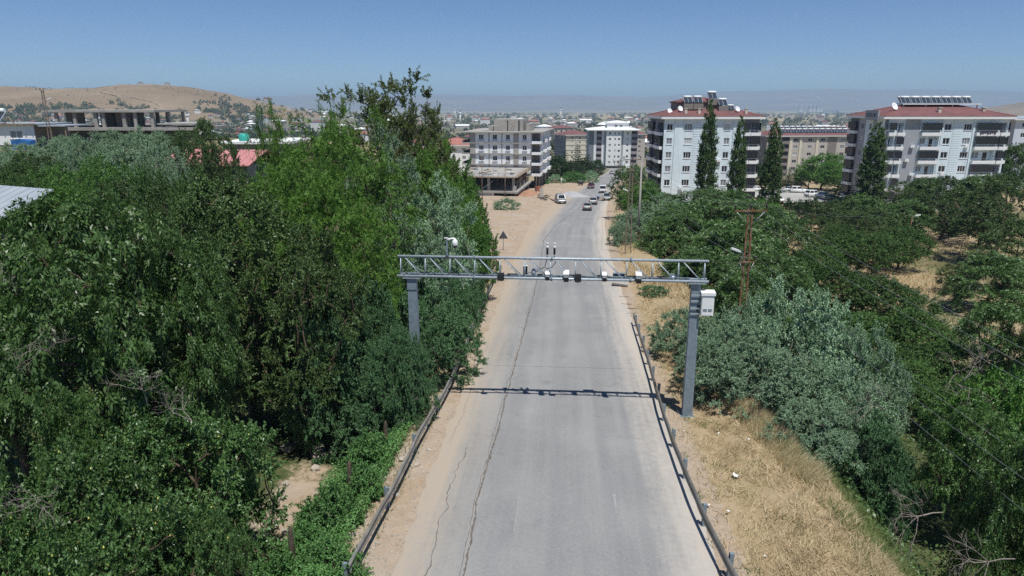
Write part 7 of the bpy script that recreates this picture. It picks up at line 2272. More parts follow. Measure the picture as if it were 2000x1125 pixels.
    ('pine', 'site_conifer', 'dark conifer between the unfinished building and the white block, second from left of its group', 'conifer', 14.21, 214, 8.34, 3.16, 'conifers beside the white block'),
    ('conifer', 'site_conifer', 'dark conifer between the unfinished building and the white block, third from left of its group', 'conifer', 17.0, 222, 9.61, 2.78, 'conifers beside the white block'),
    ('pine', 'site_conifer', 'dark conifer between the unfinished building and the white block, fourth from left of its group', 'conifer', 18.19, 214, 6.84, 3.16, 'conifers beside the white block'),
    ('conifer', 'site_conifer', 'dark conifer between the unfinished building and the white block, fifth from left of its group', 'conifer', 21.45, 228, 11.37, 3.02, 'conifers beside the white block'),
    ('pine', 'site_conifer', 'dark conifer between the unfinished building and the white block, sixth from left of its group', 'conifer', 22.94, 222, 7.6, 3.28, 'conifers beside the white block'),
    ('conifer', 'site_conifer', 'dark conifer between the unfinished building and the white block, seventh from left of its group', 'conifer', 25.45, 230, 8.44, 2.71, 'conifers beside the white block'),
    ('pine', 'site_conifer', 'dark conifer between the unfinished building and the white block, eighth from left of its group', 'conifer', 29.25, 240, 6.99, 2.84, 'conifers beside the white block'),
    ('shrub', 'site_shrub', 'olive green shrub at the foot of the conifers, first from left of its group', 'shrub', 8.93, 200, 2.11, 2.08, 'shrubs at the foot of the conifers'),
    ('dry_shrub', 'site_shrub', 'olive green shrub at the foot of the conifers, second from left of its group', 'shrub', 12.95, 205, 2.89, 3.35, 'shrubs at the foot of the conifers'),
    ('shrub', 'site_shrub', 'olive green shrub at the foot of the conifers, third from left of its group', 'shrub', 18.52, 208, 3.91, 4.01, 'shrubs at the foot of the conifers'),
    ('dry_shrub', 'site_shrub', 'olive green shrub at the foot of the conifers, fourth from left of its group', 'shrub', 24.38, 212, 4.11, 3.15, 'shrubs at the foot of the conifers'),
    ('dry_shrub', 'grey_shrub', 'grey-green dry shrub on the dirt before the unfinished building', 'shrub', -1.16, 129, 2.66, 3.19, None),
    ('bare', 'bare_tree', 'leafless grey tree in the dry field beyond the poplars', 'tree', 39.55, 96, 6.34, 1.74, None),
]
for kind, nm, lab, ct, x, y, h, r, grp in VEG:
    plant(kind, nm, lab, ct, x, y, h, r, None, grp)
# dead branches reaching out of the shade at the lower right, and a few bare twigs
def dead_branch(label, x, y, z, s, rot):
    o = thing('dead_branch', label, 'branch', (x, y, z), 0, 'dead branches at the lower right')
    o.rotation_euler = rot
    o.scale = (s, s, s)
    put('limb', TREES['branch']['trunk'], o)
dead_branch('pale leafless branch sprawling out of the shade at lower right', 13.9, 19.4, 0.3, 0.45, (R(0), R(-80), R(8)))
dead_branch('pale dead branch at the bottom right corner', 14.0, 16.4, 0.8, 0.4, (R(0), R(-95), R(-15)))
dead_branch('bare grey twigs among the shrubs above the sprawling branch', 14.9, 25.0, 1.2, 0.35, (R(0), R(-40), R(10)))
dead_branch('bare twigs standing out of the big silver bush edge', 16.8, 24.0, 2.5, 0.5, (R(10), R(-20), R(60)))

def dead_twig(label, x, y, z, s, rot):
    o = thing('dead_twig', label, 'branch', (x, y, z), 0, 'dead twigs poking out of the left trees')
    o.rotation_euler = rot
    o.scale = (s, s, s)
    put('limb', TREES['branch']['trunk'], o)
dead_twig('pale dead twig upright between the walnut and the plum trees', -10.2, 17.6, 4.9, 0.28, (R(10), R(12), 0))
dead_twig('thin bent dead twig on the walnut at the left edge', -12.6, 17.6, 6.4, 0.26, (R(40), R(-20), R(50)))
dead_twig('dead twig lying on the bottom left plum tree', -9.6, 12.6, 4.9, 0.22, (R(60), R(20), R(10)))
dead_twig('dead twig above the plum crown at lower left', -8.8, 17.2, 4.6, 0.25, (R(-50), R(30), R(80)))

# ------------------------------------------------------------------ grass and ground cover (nobody could count it)
straw_m = leaf_mat('straw', (0.30, 0.22, 0.125), (0.66, 0.54, 0.36), 0.2, 0.8, 0.1, 0.1)
straw2_m = leaf_mat('straw_pale', (0.46, 0.37, 0.23), (0.66, 0.57, 0.40), 0.25, 0.8, 0.1, 0.1)
green_m = leaf_mat('grass_green', (0.10, 0.15, 0.05), (0.24, 0.27, 0.11), 0.25, 0.7, 0.1, 0.15)
rs = np.random.RandomState(2)
stone_gravel = mat('gravel_pebbles', (0.40, 0.35, 0.29), 0.95, var=0.4, scale=1.5)
def scatter(n, y0, y1, umin, umax, power=1.0):
    f = rs.rand(n) ** power
    y = y0 + (y1 - y0) * f
    lo, hi = umin(y), umax(y)
    u = lo + (hi - lo) * rs.rand(n)
    x = xc(y) + u
    return x, y, u
edge = lambda y: np.interp(y, EY, EX)
x, y, u = scatter(90000, 11, 48, lambda y: 4.9 + 0 * y, lambda y: edge(y) + 0.5, 1.5)
keep = rs.rand(len(x)) < np.clip(0.12 + sm(5.0, 6.6, u) * (0.45 + 0.7 * nz2(x, y, 0.9, 1.0) + 0.5 * nz2(x, y, 2.6, 4.0)), 0, 1)
x, y = x[keep], y[keep]
tuft = 0.7 * nz2(x, y, 1.1, 5.0)
tag(put('dry_grass', blades('dry_grass', x, y, ground(x, y) - .02, 0.22 + 0.28 * rs.rand(len(x)), 0.012, straw_m, 1.5, 3, np.stack([np.sin(4.0 * tuft + 1), np.cos(4.0 * tuft)], -1) * 1.9)), 'flattened straw-coloured dry grass on the right bank', None, None, 'stuff')
x, y, u = scatter(26000, 12, 34, lambda y: edge(y) - 0.8, lambda y: edge(y) + 0.5, 1.0)
keep = (nz2(x, y, 0.55, 2.0) > -0.1) & (rs.rand(len(x)) < sm(13, 25, y))
x, y = x[keep], y[keep]
tag(put('tall_grass', blades('tall_grass', x, y, ground(x, y) - .03, 0.5 + 0 * x, 0.010, straw2_m, 0.45, 4, np.array([0.7, -0.4]))), 'pale upright grass fringe along the top of the right bank', None, None, 'stuff')
x, y, u = scatter(46000, 11, 30, lambda y: edge(y) - 0.3, lambda y: edge(y) + 3.4, 1.1)
keep = rs.rand(len(x)) < 0.35 + 0.8 * (nz2(x, y, 0.7, 8.0) + 0.4)
x, y = x[keep], y[keep]
tag(put('green_grass', blades('green_grass', x, y, ground(x, y) - .03, 0.14 + 0.3 * rs.rand(len(x)) * (0.4 + 0.6 * (nz2(x, y, 0.9, 2.2) > 0)), 0.012, green_m, 0.9, 5)), 'green grass on the shaded right slope', None, None, 'stuff')
x, y, u = scatter(60000, 48, 120, lambda y: 6.0 + 0 * y, lambda y: np.interp(y, [48, 60, 90, 120], [14, 30, 60, 80]), 0.8)
keep = nz2(x, y, 0.12, 2.0) + 0.5 * nz2(x, y, .5, 1) > -0.3
x, y = x[keep], y[keep]
tag(put('field_grass', blades('field_grass', x, y, ground(x, y) - .03, 0.5 + 0 * x, 0.03, straw_m, 0.6, 6)), 'dry yellow grass of the right field', None, None, 'stuff')
x, y, u = scatter(30000, 50, 120, lambda y: 11.0 + 0 * y, lambda y: np.interp(y, [48, 60, 90, 120], [16, 32, 62, 80]), 0.8)
keep = nz2(x, y, 0.09, 7.0) > 0.15
x, y = x[keep], y[keep]
tag(put('field_weeds', blades('field_weeds', x, y, ground(x, y) - .03, 0.5 + 0 * x, 0.035, green_m, 0.6, 7)), 'green weeds in the right field', None, None, 'stuff')
# leafy weeds on the left bank
def weed_cover(name, label, x, y, hgt, L, W, m, seed):
    r2 = np.random.RandomState(seed)
    n = len(x)
    z = ground(x, y)
    pos = np.stack([x, y, z + hgt * r2.rand(n) ** 0.7], -1)
    d = r2.normal(0, 1, (n, 3)) + np.array([0, 0, .3])
    nn = np.array([0, 0, 1.0]) + r2.normal(0, .45, (n, 3))
    s = 0.7 + 0.6 * r2.rand(n)
    return tag(put(name, fast_mesh(name, leaf_quads(pos, d, nn, L * s, W * s, .2, .15), 4, m)), label, None, None, 'stuff')
def leftw(n, y0, y1, u0, u1):
    y = rs.uniform(y0, y1, n)
    u = rs.uniform(u0, u1, n)
    return xc(y) - u, y
x, y = leftw(60000, 13.5, 28, 6.1, 9.6)
prob = np.clip(0.75 + 0.8 * nz2(x, y, 0.8, 1.5) - 1.8 * np.exp(-((x + 8.5) / 1.3) ** 2 - ((y - 23.5) / 4.5) ** 2), 0, 1)
keep = rs.rand(len(x)) < prob
x, y = x[keep], y[keep]
weed_cover('ground_weeds', 'leafy green weeds carpeting the left bank', x, y, 0.30 + 0.25 * (nz2(x, y, 1.3, 4) + .6), 0.085, 0.05, LM['weed'], 9)
x, y = leftw(70000, 6, 60, 9.8, 28)
keep = ((x + 8.8) / 1.7) ** 2 + ((y - 24) / 5.2) ** 2 > 1
x, y = x[keep], y[keep]
weed_cover('undergrowth', 'dark undergrowth below the left trees', x, y, 0.5, 0.16, 0.09, LM['elm'], 10)
x, y = leftw(6000, 11, 46, 5.3, 6.4)
tag(put('verge_weeds', blades('verge_weeds', x, y, ground(x, y) - .02, 0.22 + 0 * x, 0.01, green_m, 0.8, 12)), 'thin weeds under the left guard rail', None, None, 'stuff')
y = rs.uniform(0, 60, 50000)
u = edge(y) + rs.uniform(1.5, 26, 50000)
x = xc(y) + u
weed_cover('bank_undergrowth', 'dark undergrowth below the right bank', x, y, 0.5, 0.16, 0.09, LM['elm'], 13)
# little green tufts along the right rail foot
x, y, u = scatter(1500, 12, 30, lambda y: 4.55 + 0 * y, lambda y: 4.9 + 0 * y)
keep = nz2(x * 0, y, 2.1, 1.0) > 0.35
tag(put('rail_tufts', blades('rail_tufts', x[keep], y[keep], ground(x[keep], y[keep]) - .02, 0.2 + 0 * x[keep], 0.012, green_m, 0.8, 14)), 'small green tufts along the foot of the right rail', None, None, 'stuff')
# pebbles and crumbs of asphalt along both road edges, weeds growing in patches of the dry bank
def pebbles(name, label, x, y, size, m, seed):
    r2 = np.random.RandomState(seed)
    n = len(x)
    s_ = size * (0.5 + r2.rand(n) ** 3 * 2.0)
    c = np.stack([x, y, ground(x, y) + s_ * 0.2], -1)
    oct_ = np.array([(1, 0, 0), (0, 1, 0), (-1, 0, 0), (0, -1, 0), (0, 0, .8), (0, 0, -.8)])
    v = c[:, None, :] + oct_[None] * s_[:, None, None] * (0.7 + 0.6 * r2.rand(n, 6, 1))
    tri = [(0, 1, 4), (1, 2, 4), (2, 3, 4), (3, 0, 4)]
    V = np.concatenate([v[:, t_, :] for t_ in tri], 1).reshape(-1, 3)
    return tag(put(name, fast_mesh(name, V, 3, m)), label, None, None, 'stuff')
yy = np.concatenate([11 + 60 * rs.rand(5200) ** 1.6, 11 + 60 * rs.rand(3800) ** 1.6])
uu = np.concatenate([-(4.5 + np.abs(rs.normal(0, 0.8, 5200))), 4.55 + np.abs(rs.normal(0, 0.5, 3800))])
pebbles('road_gravel', 'loose pebbles along both edges of the asphalt', xc(yy) + uu, yy, 0.022, stone_gravel, 31)
x, y, u = scatter(16000, 11, 45, lambda y: 5.2 + 0 * y, lambda y: edge(y), 1.4)
keep = (nz2(x, y, 1.4, 9.0) + 0.6 * nz2(x, y, 4.0, 3.0)) > 0.55
tag(put('bank_weeds', blades('bank_weeds', x[keep], y[keep], ground(x[keep], y[keep]) - .02, 0.22 + 0 * x[keep], 0.014, green_m, 0.8, 16)), 'green weed patches in the dry grass', None, None, 'stuff')
y = rs.uniform(70, 190, 9000)
u = -rs.uniform(5.5, 32, 9000)
x = xc(y) + u
keep = nz2(x, y, 0.35, 2.0) + 0.5 * nz2(x, y, 1.1, 5.0) > 0.25
pebbles('site_gravel', 'stones and clods strewn over the bare earth left of the road', x[keep], y[keep], 0.07, stone_gravel, 41)
y = rs.uniform(68, 200, 16000)
u = -rs.uniform(6.5, 34, 16000)
x = xc(y) + u
keep = nz2(x, y, 0.22, 6.0) + 0.6 * nz2(x, y, 0.8, 1.0) > 0.55
tag(put('terrace_grass', blades('terrace_grass', x[keep], y[keep], ground(x[keep], y[keep]) - .03, 0.35 + 0 * x[keep], 0.03, straw_m, 0.8, 18)), 'dry tufts on the bare earth left of the road', None, None, 'stuff')

# ------------------------------------------------------------------ small things by the road
# warning sign seen from behind
o = thing('warning_sign', 'triangular road sign seen from behind on the left dirt verge', 'road sign', (-1.0, 76.5, gz(-1.0, 76.5) - 0.1), R(5))
MB().tube((0, 0, 0), (0, 0, 2.4), 0.035, n=8).build('post', galv_dull, o)
sp = [(-0.52, 1.45), (0.52, 1.45), (0.0, 2.36)]
MB().prism(sp, -0.06, -0.045, 'y').build('sign_plate', dark_grey, o)
fr = MB()
for a, c in zip(sp, sp[1:] + sp[:1]):
    fr.tube((a[0], -0.05, a[1]), (c[0], -0.05, c[1]), 0.018, n=5)
fr.build('plate_edge', galv_dull, o)
# concrete block beside the road
o = thing('concrete_block', 'overturned concrete slab lying on the right verge beyond the gantry', 'concrete slab', (8.95, 54.6, gz(8.95, 54.6)), R(-12))
MB().box((0, 0, 0.28), (1.3, 0.7, 0.16), Euler((R(12), R(6), 0)).to_matrix()).build('slab', concrete, o)
MB().box((-0.4, 0.05, 0.08), (0.25, 0.5, 0.3)).box((0.45, 0.1, 0.06), (0.25, 0.4, 0.24)).build('footing', WALL['taupe'], o)
# stones
stone_m = mat('pale_stone', (0.42, 0.37, 0.31), 0.92, var=0.25, scale=3, bump=0.5, bscale=8)
def stone(x, y, r, label, seed, group='stones beside the left guard rail', z=None):
    bm = bmesh.new()
    bmesh.ops.create_icosphere(bm, subdivisions=2, radius=r)
    rs = np.random.RandomState(seed)
    ax = rs.normal(0, 1, (5, 3))
    for v in bm.verts:
        n_ = v.co.normalized()
        k_ = 1 + sum(0.16 * math.sin(3.0 * n_.dot(Vector(a)) + i) for i, a in enumerate(ax)) * 0.6
        v.co = Vector((n_.x * r * k_ * 1.2, n_.y * r * k_, n_.z * r * k_ * 0.7))
    me_ = bpy.data.meshes.new('stone')
    bm.to_mesh(me_)
    bm.free()
    me_.materials.append(stone_m)
    return tag(put('stone', me_, None, (x, y, (gz(x, y) if z is None else z) + r * 0.25), (0, 0, rs.rand() * 6)), label, 'stone', group)
for i, (x, y, r) in enumerate([(-4.9, 20.2, .22), (-4.6, 21.6, .16), (-5.1, 19.0, .18), (-4.1, 23.0, .15), (-5.3, 22.5, .2), (-3.6, 25.9, .12), (-3.4, 27.0, .14), (-4.9, 18.0, .13), (-3.9, 20.4, .1), (-3.5, 22.6, .11), (-4.0, 17.6, .08), (-3.2, 23.8, .09)]):
    stone(x, y, r, 'pale stone in the scatter along the left guard rail', 50 + i)
for i, (x, y, r) in enumerate([(-9.6, 28.4, .42), (-8.9, 28.0, .36), (-8.6, 27.3, .28), (-8.0, 27.6, .24), (-10.1, 27.8, .3), (-8.4, 26.2, .2), (-9.3, 25.0, .14), (-8.6, 23.0, .12), (-8.1, 21.2, .12)]):
    stone(x, y, r, 'pale rock in the heap where the gully opens at left', 80 + i, 'rocks in the left gully')
# litter
def litter(name, label, cat, x, y, m, s, seed, group=None, lift=0.03):
    rs = np.random.RandomState(seed)
    mb = MB()
    g_ = 5
    pts = []
    for i in range(g_):
        for j in range(g_):
            pts.append(((i / 4 - .5) * s + rs.normal(0, .06) * s, (j / 4 - .5) * s * .8 + rs.normal(0, .06) * s, 0.02 + abs(rs.normal(0, .16)) * s))
    fs = [(i * g_ + j, i * g_ + j + 1, (i + 1) * g_ + j + 1, (i + 1) * g_ + j) for i in range(g_ - 1) for j in range(g_ - 1)]
    mb.add(pts, fs)
    o_ = put(name, mb.mesh(name, m), None, (x, y, gz(x, y) + lift), (0, 0, rs.rand() * 6))
    sd_ = o_.modifiers.new('thick', 'SOLIDIFY')
    sd_.thickness = 0.01
    return tag(o_, label, cat, group)
pinkc = mat('pink_cloth', (0.62, 0.06, 0.25), 0.8, var=0.2, scale=5)
bagm = mat('black_bag', (0.02, 0.022, 0.03), 0.35, spec=0.5)
papm = mat('white_paper', (0.8, 0.8, 0.78), 0.8)
litter('cloth_rag', 'crumpled pink cloth beside a stone at the left guard rail', 'rag', -4.85, 20.9, pinkc, 0.45, 3, lift=0.1)
# dark plastic bag at the bottom edge
bg_ = MB()
bg_.lathe((0, 0, 0), [(0.16, 0.0), (0.24, 0.08), (0.22, 0.2), (0.12, 0.32), (0.04, 0.36), (0.09, 0.42)], 12)
tag(bg_.build('plastic_bag', bagm, None, (-4.75, 15.75, gz(-4.75, 15.75)), (R(35), R(10), 0.6)), 'black plastic bag dumped near the left guard rail end', 'bag')
litter('paper_scrap', 'large white paper scrap on the dry grass right of the road', 'litter', 7.9, 21.6, papm, 0.22, 5, lift=0.1)
for i, (x, y, s) in enumerate([(6.9, 19.2, .16), (6.4, 19.6, .14), (7.0, 25.3, .13), (6.5, 25.1, .12), (8.3, 25.0, .14), (9.2, 24.1, .16), (6.3, 23.2, .12), (7.2, 16.8, .13)]):
    litter('paper_scrap', 'small white scrap scattered on the dry grass', 'litter', x, y, papm, s * 0.5, 20 + i, 'white litter on the dry grass', 0.12)
# wooden stakes of an old fence in the weeds
stake_m = mat('old_stake', (0.10, 0.075, 0.055), 0.95, var=0.4, scale=4, bump=0.6)
for x, y, h, lab in ((-6.05, 16.2, 2.2, 'thick dark fence stake at the bottom of the left weeds'), (-7.2, 17.2, 1.7, 'thin fence stake left of the thick one in the weeds'), (-5.4, 20.2, 1.9, 'dark fence stake in the middle of the left weeds'), (-4.9, 24.0, 1.5, 'fence stake at the far end of the left weeds')):
    o = thing('fence_stake', lab, 'stake', (x, y, gz(x, y) - 0.4), 0, 'stakes of the old fence')
    MB().path([(0, 0, 0), (0.02, 0.01, h * .5), (0.04, -0.02, h + .3), (0.05, -0.02, h + .42)], [0.085, 0.08, 0.07, 0.03], 7).build('shaft', stake_m, o)
    MB().tube((-0.09, 0, h * 0.75), (0.12, 0, h * 0.75), 0.012, n=5).build('wire_stub', rust_grey, o)
# building-site things
gravel_m = mat('gravel', (0.38, 0.38, 0.385), 0.95, var=0.2, scale=3, bump=0.6, bscale=12)
def heap(name, label, cat, x, y, r, h, m, seed):
    rs = np.random.RandomState(seed)
    n = 14
    rr = np.linspace(0, 1, 9)
    an = np.linspace(0, 2 * np.pi, 28, endpoint=False)
    A_, B_ = np.meshgrid(rr, an, indexing='ij')
    ph = rs.rand(4) * 6
    k_ = 1 + .2 * np.sin(2 * B_ + ph[0]) + .1 * np.sin(5 * B_ + ph[1])
    X = A_ * r * k_ * np.cos(B_)
    Y = A_ * r * k_ * np.sin(B_) * 1.2
    Z = h * (1 - sm(0, 1, A_)) + .05 * h * np.sin(9 * B_ + 7 * A_)
    Z = Z + (ground(x + X, y + Y) - gz(x, y)) - 0.06 * A_
    return tag(put(name, grid_mesh(name, X, Y, Z, m, True), None, (x, y, gz(x, y))), label, cat)
heap('gravel_pile', 'low grey gravel pile between the minivan and the road', 'gravel pile', 14.0, 160, 4.2, 1.1, gravel_m, 3)
heap('soil_pile', 'reddish soil pile at the corner of the unfinished building', 'soil pile', 4.0, 160, 3.2, 1.2, mat('red_soil', (0.36, 0.20, 0.13), 0.95, var=0.25, scale=1.5), 4)
o = thing('brick_stack', 'small stack of red bricks beside the unfinished building', 'brick stack', (6.6, 170.0, gz(6.6, 170)), R(12))
bm_ = MB().box((0, 0, 0), (0.58, 0.28, 0.19)).mesh('brick', rubble_m)
for i in range(3):
    for j in range(3):
        for k in range(6):
            put('brick', bm_, o, ((i - 1) * 0.6 + rng.gauss(0, .01), (j - 1) * 0.3, 0.1 + k * 0.2), (0, 0, rng.gauss(0, .03)))
o = thing('leaning_board', 'pale upright board leaning beside the building site pole', 'board', (6.6, 152.0, gz(6.6, 152)), R(60))
MB().box((0, 0, 1.15), (1.6, 0.1, 2.3), Euler((R(-4), 0, 0)).to_matrix()).build('board', WALL['beige'], o)
MB().tube((-0.6, 0.9, 0), (-0.5, 0.05, 1.5), 0.04, n=5).tube((0.6, 0.9, 0), (0.5, 0.05, 1.5), 0.04, n=5).build('strut', wood_m, o)
for i in range(16):
    x, y = 6.3 + rng.random() * 3.4, 147 + rng.random() * 9
    l = rng.uniform(1.0, 3.2)
    o = tag(MB().box((0, 0, 0.12 + 0.1 * rng.random()), (l, rng.uniform(.15, .4), rng.uniform(.08, .22)), Euler((0, R(rng.uniform(-6, 6)), 0)).to_matrix()).build('timber_plank', rng.choice((wood_m, trim_m, rust_grey)), None, (x, y, gz(x, y)), (0, 0, rng.uniform(0, 3.1))), 'dark plank in the jumble beside the parked minivan', 'plank', 'planks of the building site')
o = thing('waste_bin', 'small dark bin or trailer at the far left road edge', 'bin', (19.6, 196, gz(19.6, 196)), R(-14))
MB().box((0, 0, 0.75), (1.3, 1.0, 0.9)).build('body', trim_m, o)
MB().prism([(-0.55, 1.2), (0.55, 1.2), (0.3, 1.55), (-0.3, 1.55)], -0.65, 0.65).build('lid', dark_grey, o)
for sx in (-.5, .5):
    MB().tube((sx - .05, -.3, .18), (sx + .05, -.3, .18), .18, n=10).build('wheel', tyre_m, o)
o = thing('site_marker', 'thin white marker post on the dirt left of the road', 'post', (13.4, 186, gz(13.4, 186)), 0)
MB().tube((0, 0, 0), (0, 0, 2.0), 0.05, n=6).build('shaft', white_paint, o)
MB().box((0, 0, 2.05), (0.5, 0.06, 0.35)).build('flag_board', white_paint, o)
# power-station towers far out on the plain
tow_m = mat('cooling_tower_concrete', (0.46, 0.45, 0.44), 0.9, var=0.06, scale=0.02)
towers = [(2660, 6300), (2705, 6330), (2755, 6360), (2622, 6420), (2800, 6400)]
tmesh = MB().lathe((0, 0, 0), [(25, 0), (22, 9), (18.5, 21), (16, 36), (15, 45), (15.5, 54), (16.5, 60)], 28).mesh('shell', tow_m)
tl = ['leftmost', 'middle', 'second from right', 'second from left', 'rightmost']
for (x, y), lab in zip(towers, tl):
    o = thing('cooling_tower', lab + ' of the hazy cooling towers far out on the plain', 'cooling tower', (x, y, gz(x, y)), 0, 'cooling towers of the power station')
    put('shell', tmesh, o)
    MB().lathe((0, 0, 60.02), [(16.7, 0), (16.7, 1.4), (15.4, 1.4), (15.4, 0.3)], 28).build('rim_ring', tow_m, o)
st = thing('chimney_stack', 'slender chimney rising behind the cooling towers', 'chimney', (2790, 6600, gz(2790, 6600)), 0)
MB().tube((0, 0, 0), (0, 0, 80), 4, 2.6, n=14).build('shaft', tow_m, st)
hall = thing('power_station_hall', 'long pale hall beside the cooling towers', 'building', (2860, 6500, gz(2860, 6500)), 0)
MB().b2(0, 150, 0, 40, 0, 15).build('wall', tow_m, hall)
MB().b2(-2, 152, -2, 42, 15.02, 17).build('roof', metal_roof, hall)
# steam from the chimney: an open scatter of tiny puffs with real volume
rs = np.random.RandomState(5)
pu = MB()
bmv = bmesh.new()
bmesh.ops.create_icosphere(bmv, subdivisions=1, radius=1)
iv = [v.co.copy() for v in bmv.verts]
ifs = [tuple(v.index for v in f.verts) for f in bmv.faces]
bmv.free()
for i in range(34):
    f = i / 33
    c = Vector((2757 + 12 * math.sin(f * 4) - 8 * f + rs.normal(0, 3), 6362, gz(2755, 6360) + 63 + f * 75))
    r_ = 4.5 + 5 * f * rs.rand() + 2 * rs.rand()
    pu.add([c + v * r_ * (0.8 + 0.4 * rs.rand()) for v in iv], ifs, True)
sm_ = pu.build('steam', None)
smm = bpy.data.materials.new('steam_vapour')
smm.use_nodes = True
smm.node_tree.nodes.clear()
so_ = smm.node_tree.nodes.new('ShaderNodeOutputMaterial')
d1 = smm.node_tree.nodes.new('ShaderNodeBsdfDiffuse')
d1.inputs['Color'].default_value = (0.85, 0.86, 0.88, 1)
d2 = smm.node_tree.nodes.new('ShaderNodeBsdfTransparent')
dm = smm.node_tree.nodes.new('ShaderNodeMixShader')
dm.inputs[0].default_value = 0.22
smm.node_tree.links.new(d2.outputs[0], dm.inputs[1])
smm.node_tree.links.new(d1.outputs[0], dm.inputs[2])
smm.node_tree.links.new(dm.outputs[0], so_.inputs['Surface'])
sm_.data.materials.append(smm)
tag(sm_, 'thin white steam plume above the cooling towers', None, None, 'stuff')

# ------------------------------------------------------------------ the town on the plain and the hillside village
def town_house(kind, seed):
    rs_ = random.Random(seed)
    if kind == 'flat':
        w, d, h = 11, 9, 6
    elif kind == 'shed':
        w, d, h = 26, 13, 6
    elif kind == 'block':
        w, d, h = 17, 13, 13
    else:
        w, d, h = 11, 9, 5.5
    wall = MB().b2(-w / 2, w / 2, -d / 2, d / 2, -3, h)
    roof = MB()
    if kind in ('hip', 'block'):
        hip(roof, -w / 2 - .6, w / 2 + .6, -d / 2 - .6, d / 2 + .6, h + .02, 2.4)
    elif kind == 'flat':
        roof.b2(-w / 2 - .4, w / 2 + .4, -d / 2 - .4, d / 2 + .4, h + .02, h + .5)
        roof.b2(-2, 1, -1, 2, h + .51, h + 2.4)
    else:
        roof.prism([(-d / 2 - .5, h + .02), (d / 2 + .5, h + .02), (0, h + 2.6)], -w / 2 - .5, w / 2 + .5)
    win = MB()
    for s in range(max(1, int(h / 3))):
        for k_ in range(max(2, int(w / 3.6))):
            x = -w / 2 + 1.5 + k_ * (w - 3) / max(1, int(w / 3.6) - 1)
            win.b2(x - .7, x + .7, -d / 2 - .06, -d / 2 - .003, s * 3 + .9, s * 3 + 2.3)
    return wall, roof, win, (w, d, h)
PRO = {}
for kind in ('flat', 'hip', 'block', 'shed'):
    wall, roof, win, dim = town_house(kind, 1)
    PRO[kind] = {'wall': {c_: wall.mesh('wall', WALL['town_' + c_]) for c_ in ('white', 'beige', 'grey')},
                 'roof': {c_: roof.mesh('roof', m_) for c_, m_ in (('red', red_tile), ('faded', red_tile2), ('white', fascia_m), ('grey', concrete))},
                 'windows': win.mesh('window', pane_dark), 'dim': dim}
rt = random.Random(21)
spots = []
def free(x, y, r):
    return all((x - a) ** 2 + (y - b) ** 2 > (r + c) ** 2 for a, b, c in spots)
def add_house(x, y, kind, wc, rc, label, group, name='house', rz=None, s=1.0):
    d = PRO[kind]['dim']
    if not free(x, y, d[0] * .62 * s):
        return None
    spots.append((x, y, d[0] * .62 * s))
    o = thing(name, label, 'house' if kind in ('flat', 'hip') else 'building', (x, y, gz(x, y) - 0.3), rt.uniform(-.5, .5) if rz is None else rz, group)
    o.scale = (s, s, s)
    put('wall', PRO[kind]['wall'][wc], o)
    put('roof', PRO[kind]['roof'][rc], o)
    if math.hypot(x, y) < 900:
        put('windows', PRO[kind]['windows'], o)['kind'] = 'stuff'
    return o
cnt = {}
# town: a field of houses that thins with distance
tries = 0
n_town = 0
while n_town < 215 and tries < 6000:
    tries += 1
    f = rt.random()
    y = 440 * (2900 / 440) ** (f ** 0.9)
    px_ = rt.choices((rt.uniform(-470, 260), rt.uniform(480, 690)), (0.82, 0.18))[0]
    x = px_ / 1333 * y
    kind = rt.choices(('flat', 'hip', 'block', 'shed'), (.28, .37, .23, .12))[0]
    if y < 520 and -20 < x < 90:
        continue
    if y < 600 and kind == 'block':
        kind = 'hip'
    wc = rt.choices(('white', 'beige', 'grey'), (.5, .32, .18))[0]
    rc = rt.choices(('red', 'faded', 'white', 'grey'), (.34, .3, .22, .14))[0] if kind != 'shed' else rt.choice(('white', 'white', 'grey', 'faded'))
    side = 'left of the unfinished building' if px_ < -85 else ('behind the unfinished building' if px_ < 70 else ('between unfinished building and white block' if px_ < 150 else ('behind the white block' if px_ < 300 else 'between the two pale apartment blocks')))
    dep_ = 'nearer' if y < 800 else ('farther' if y < 1500 else 'hazy distant')
    rn = {'red': 'red', 'faded': 'orange-red', 'white': 'white', 'grey': 'grey'}[rc]
    kn = {'flat': 'flat-roofed house', 'hip': 'hip-roofed house', 'block': 'town block', 'shed': 'long hall'}[kind]
    lab = '%s %s %s with %s roof, %s' % (dep_, wc, kn, rn, side)
    if add_house(x, y, kind, wc, rc, lab, 'houses of the town on the plain', 'town_house', s=rt.uniform(.8, 1.25)):
        n_town += 1
# village on the slope of the bare hill
n_v = tries = 0
while n_v < 175 and tries < 6000:
    tries += 1
    px_ = rt.uniform(-1010, -490)
    y = rt.uniform(820, 1480) if px_ > -800 else rt.uniform(850, 1420)
    x = px_ / 1333 * y
    if gz(x, y) - float(zr(y)) > rt.choice((14, 20, 26, 34)):
        continue
    kind = rt.choices(('flat', 'hip'), (.45, .55))[0]
    wc = rt.choices(('white', 'beige', 'grey'), (.45, .35, .2))[0]
    rc = rt.choices(('red', 'faded', 'white', 'grey'), (.22, .34, .22, .22))[0]
    vh = 'high on the' if gz(x, y) - float(zr(y)) > 16 else 'at foot of the'
    vs2 = 'behind the white house' if px_ < -900 else ('behind the concrete shell' if px_ < -690 else 'right of the concrete shell')
    vl = '%s %s house, %s roof, %s hill, %s' % (wc, 'flat-topped' if kind == 'flat' else 'gabled', {'red': 'red', 'faded': 'orange-red', 'white': 'white', 'grey': 'grey'}[rc], vh, vs2)
    if add_house(x, y, kind, wc, rc, vl, 'houses of the hillside village', 'village_house', s=rt.uniform(.75, 1.15)):
        n_v += 1
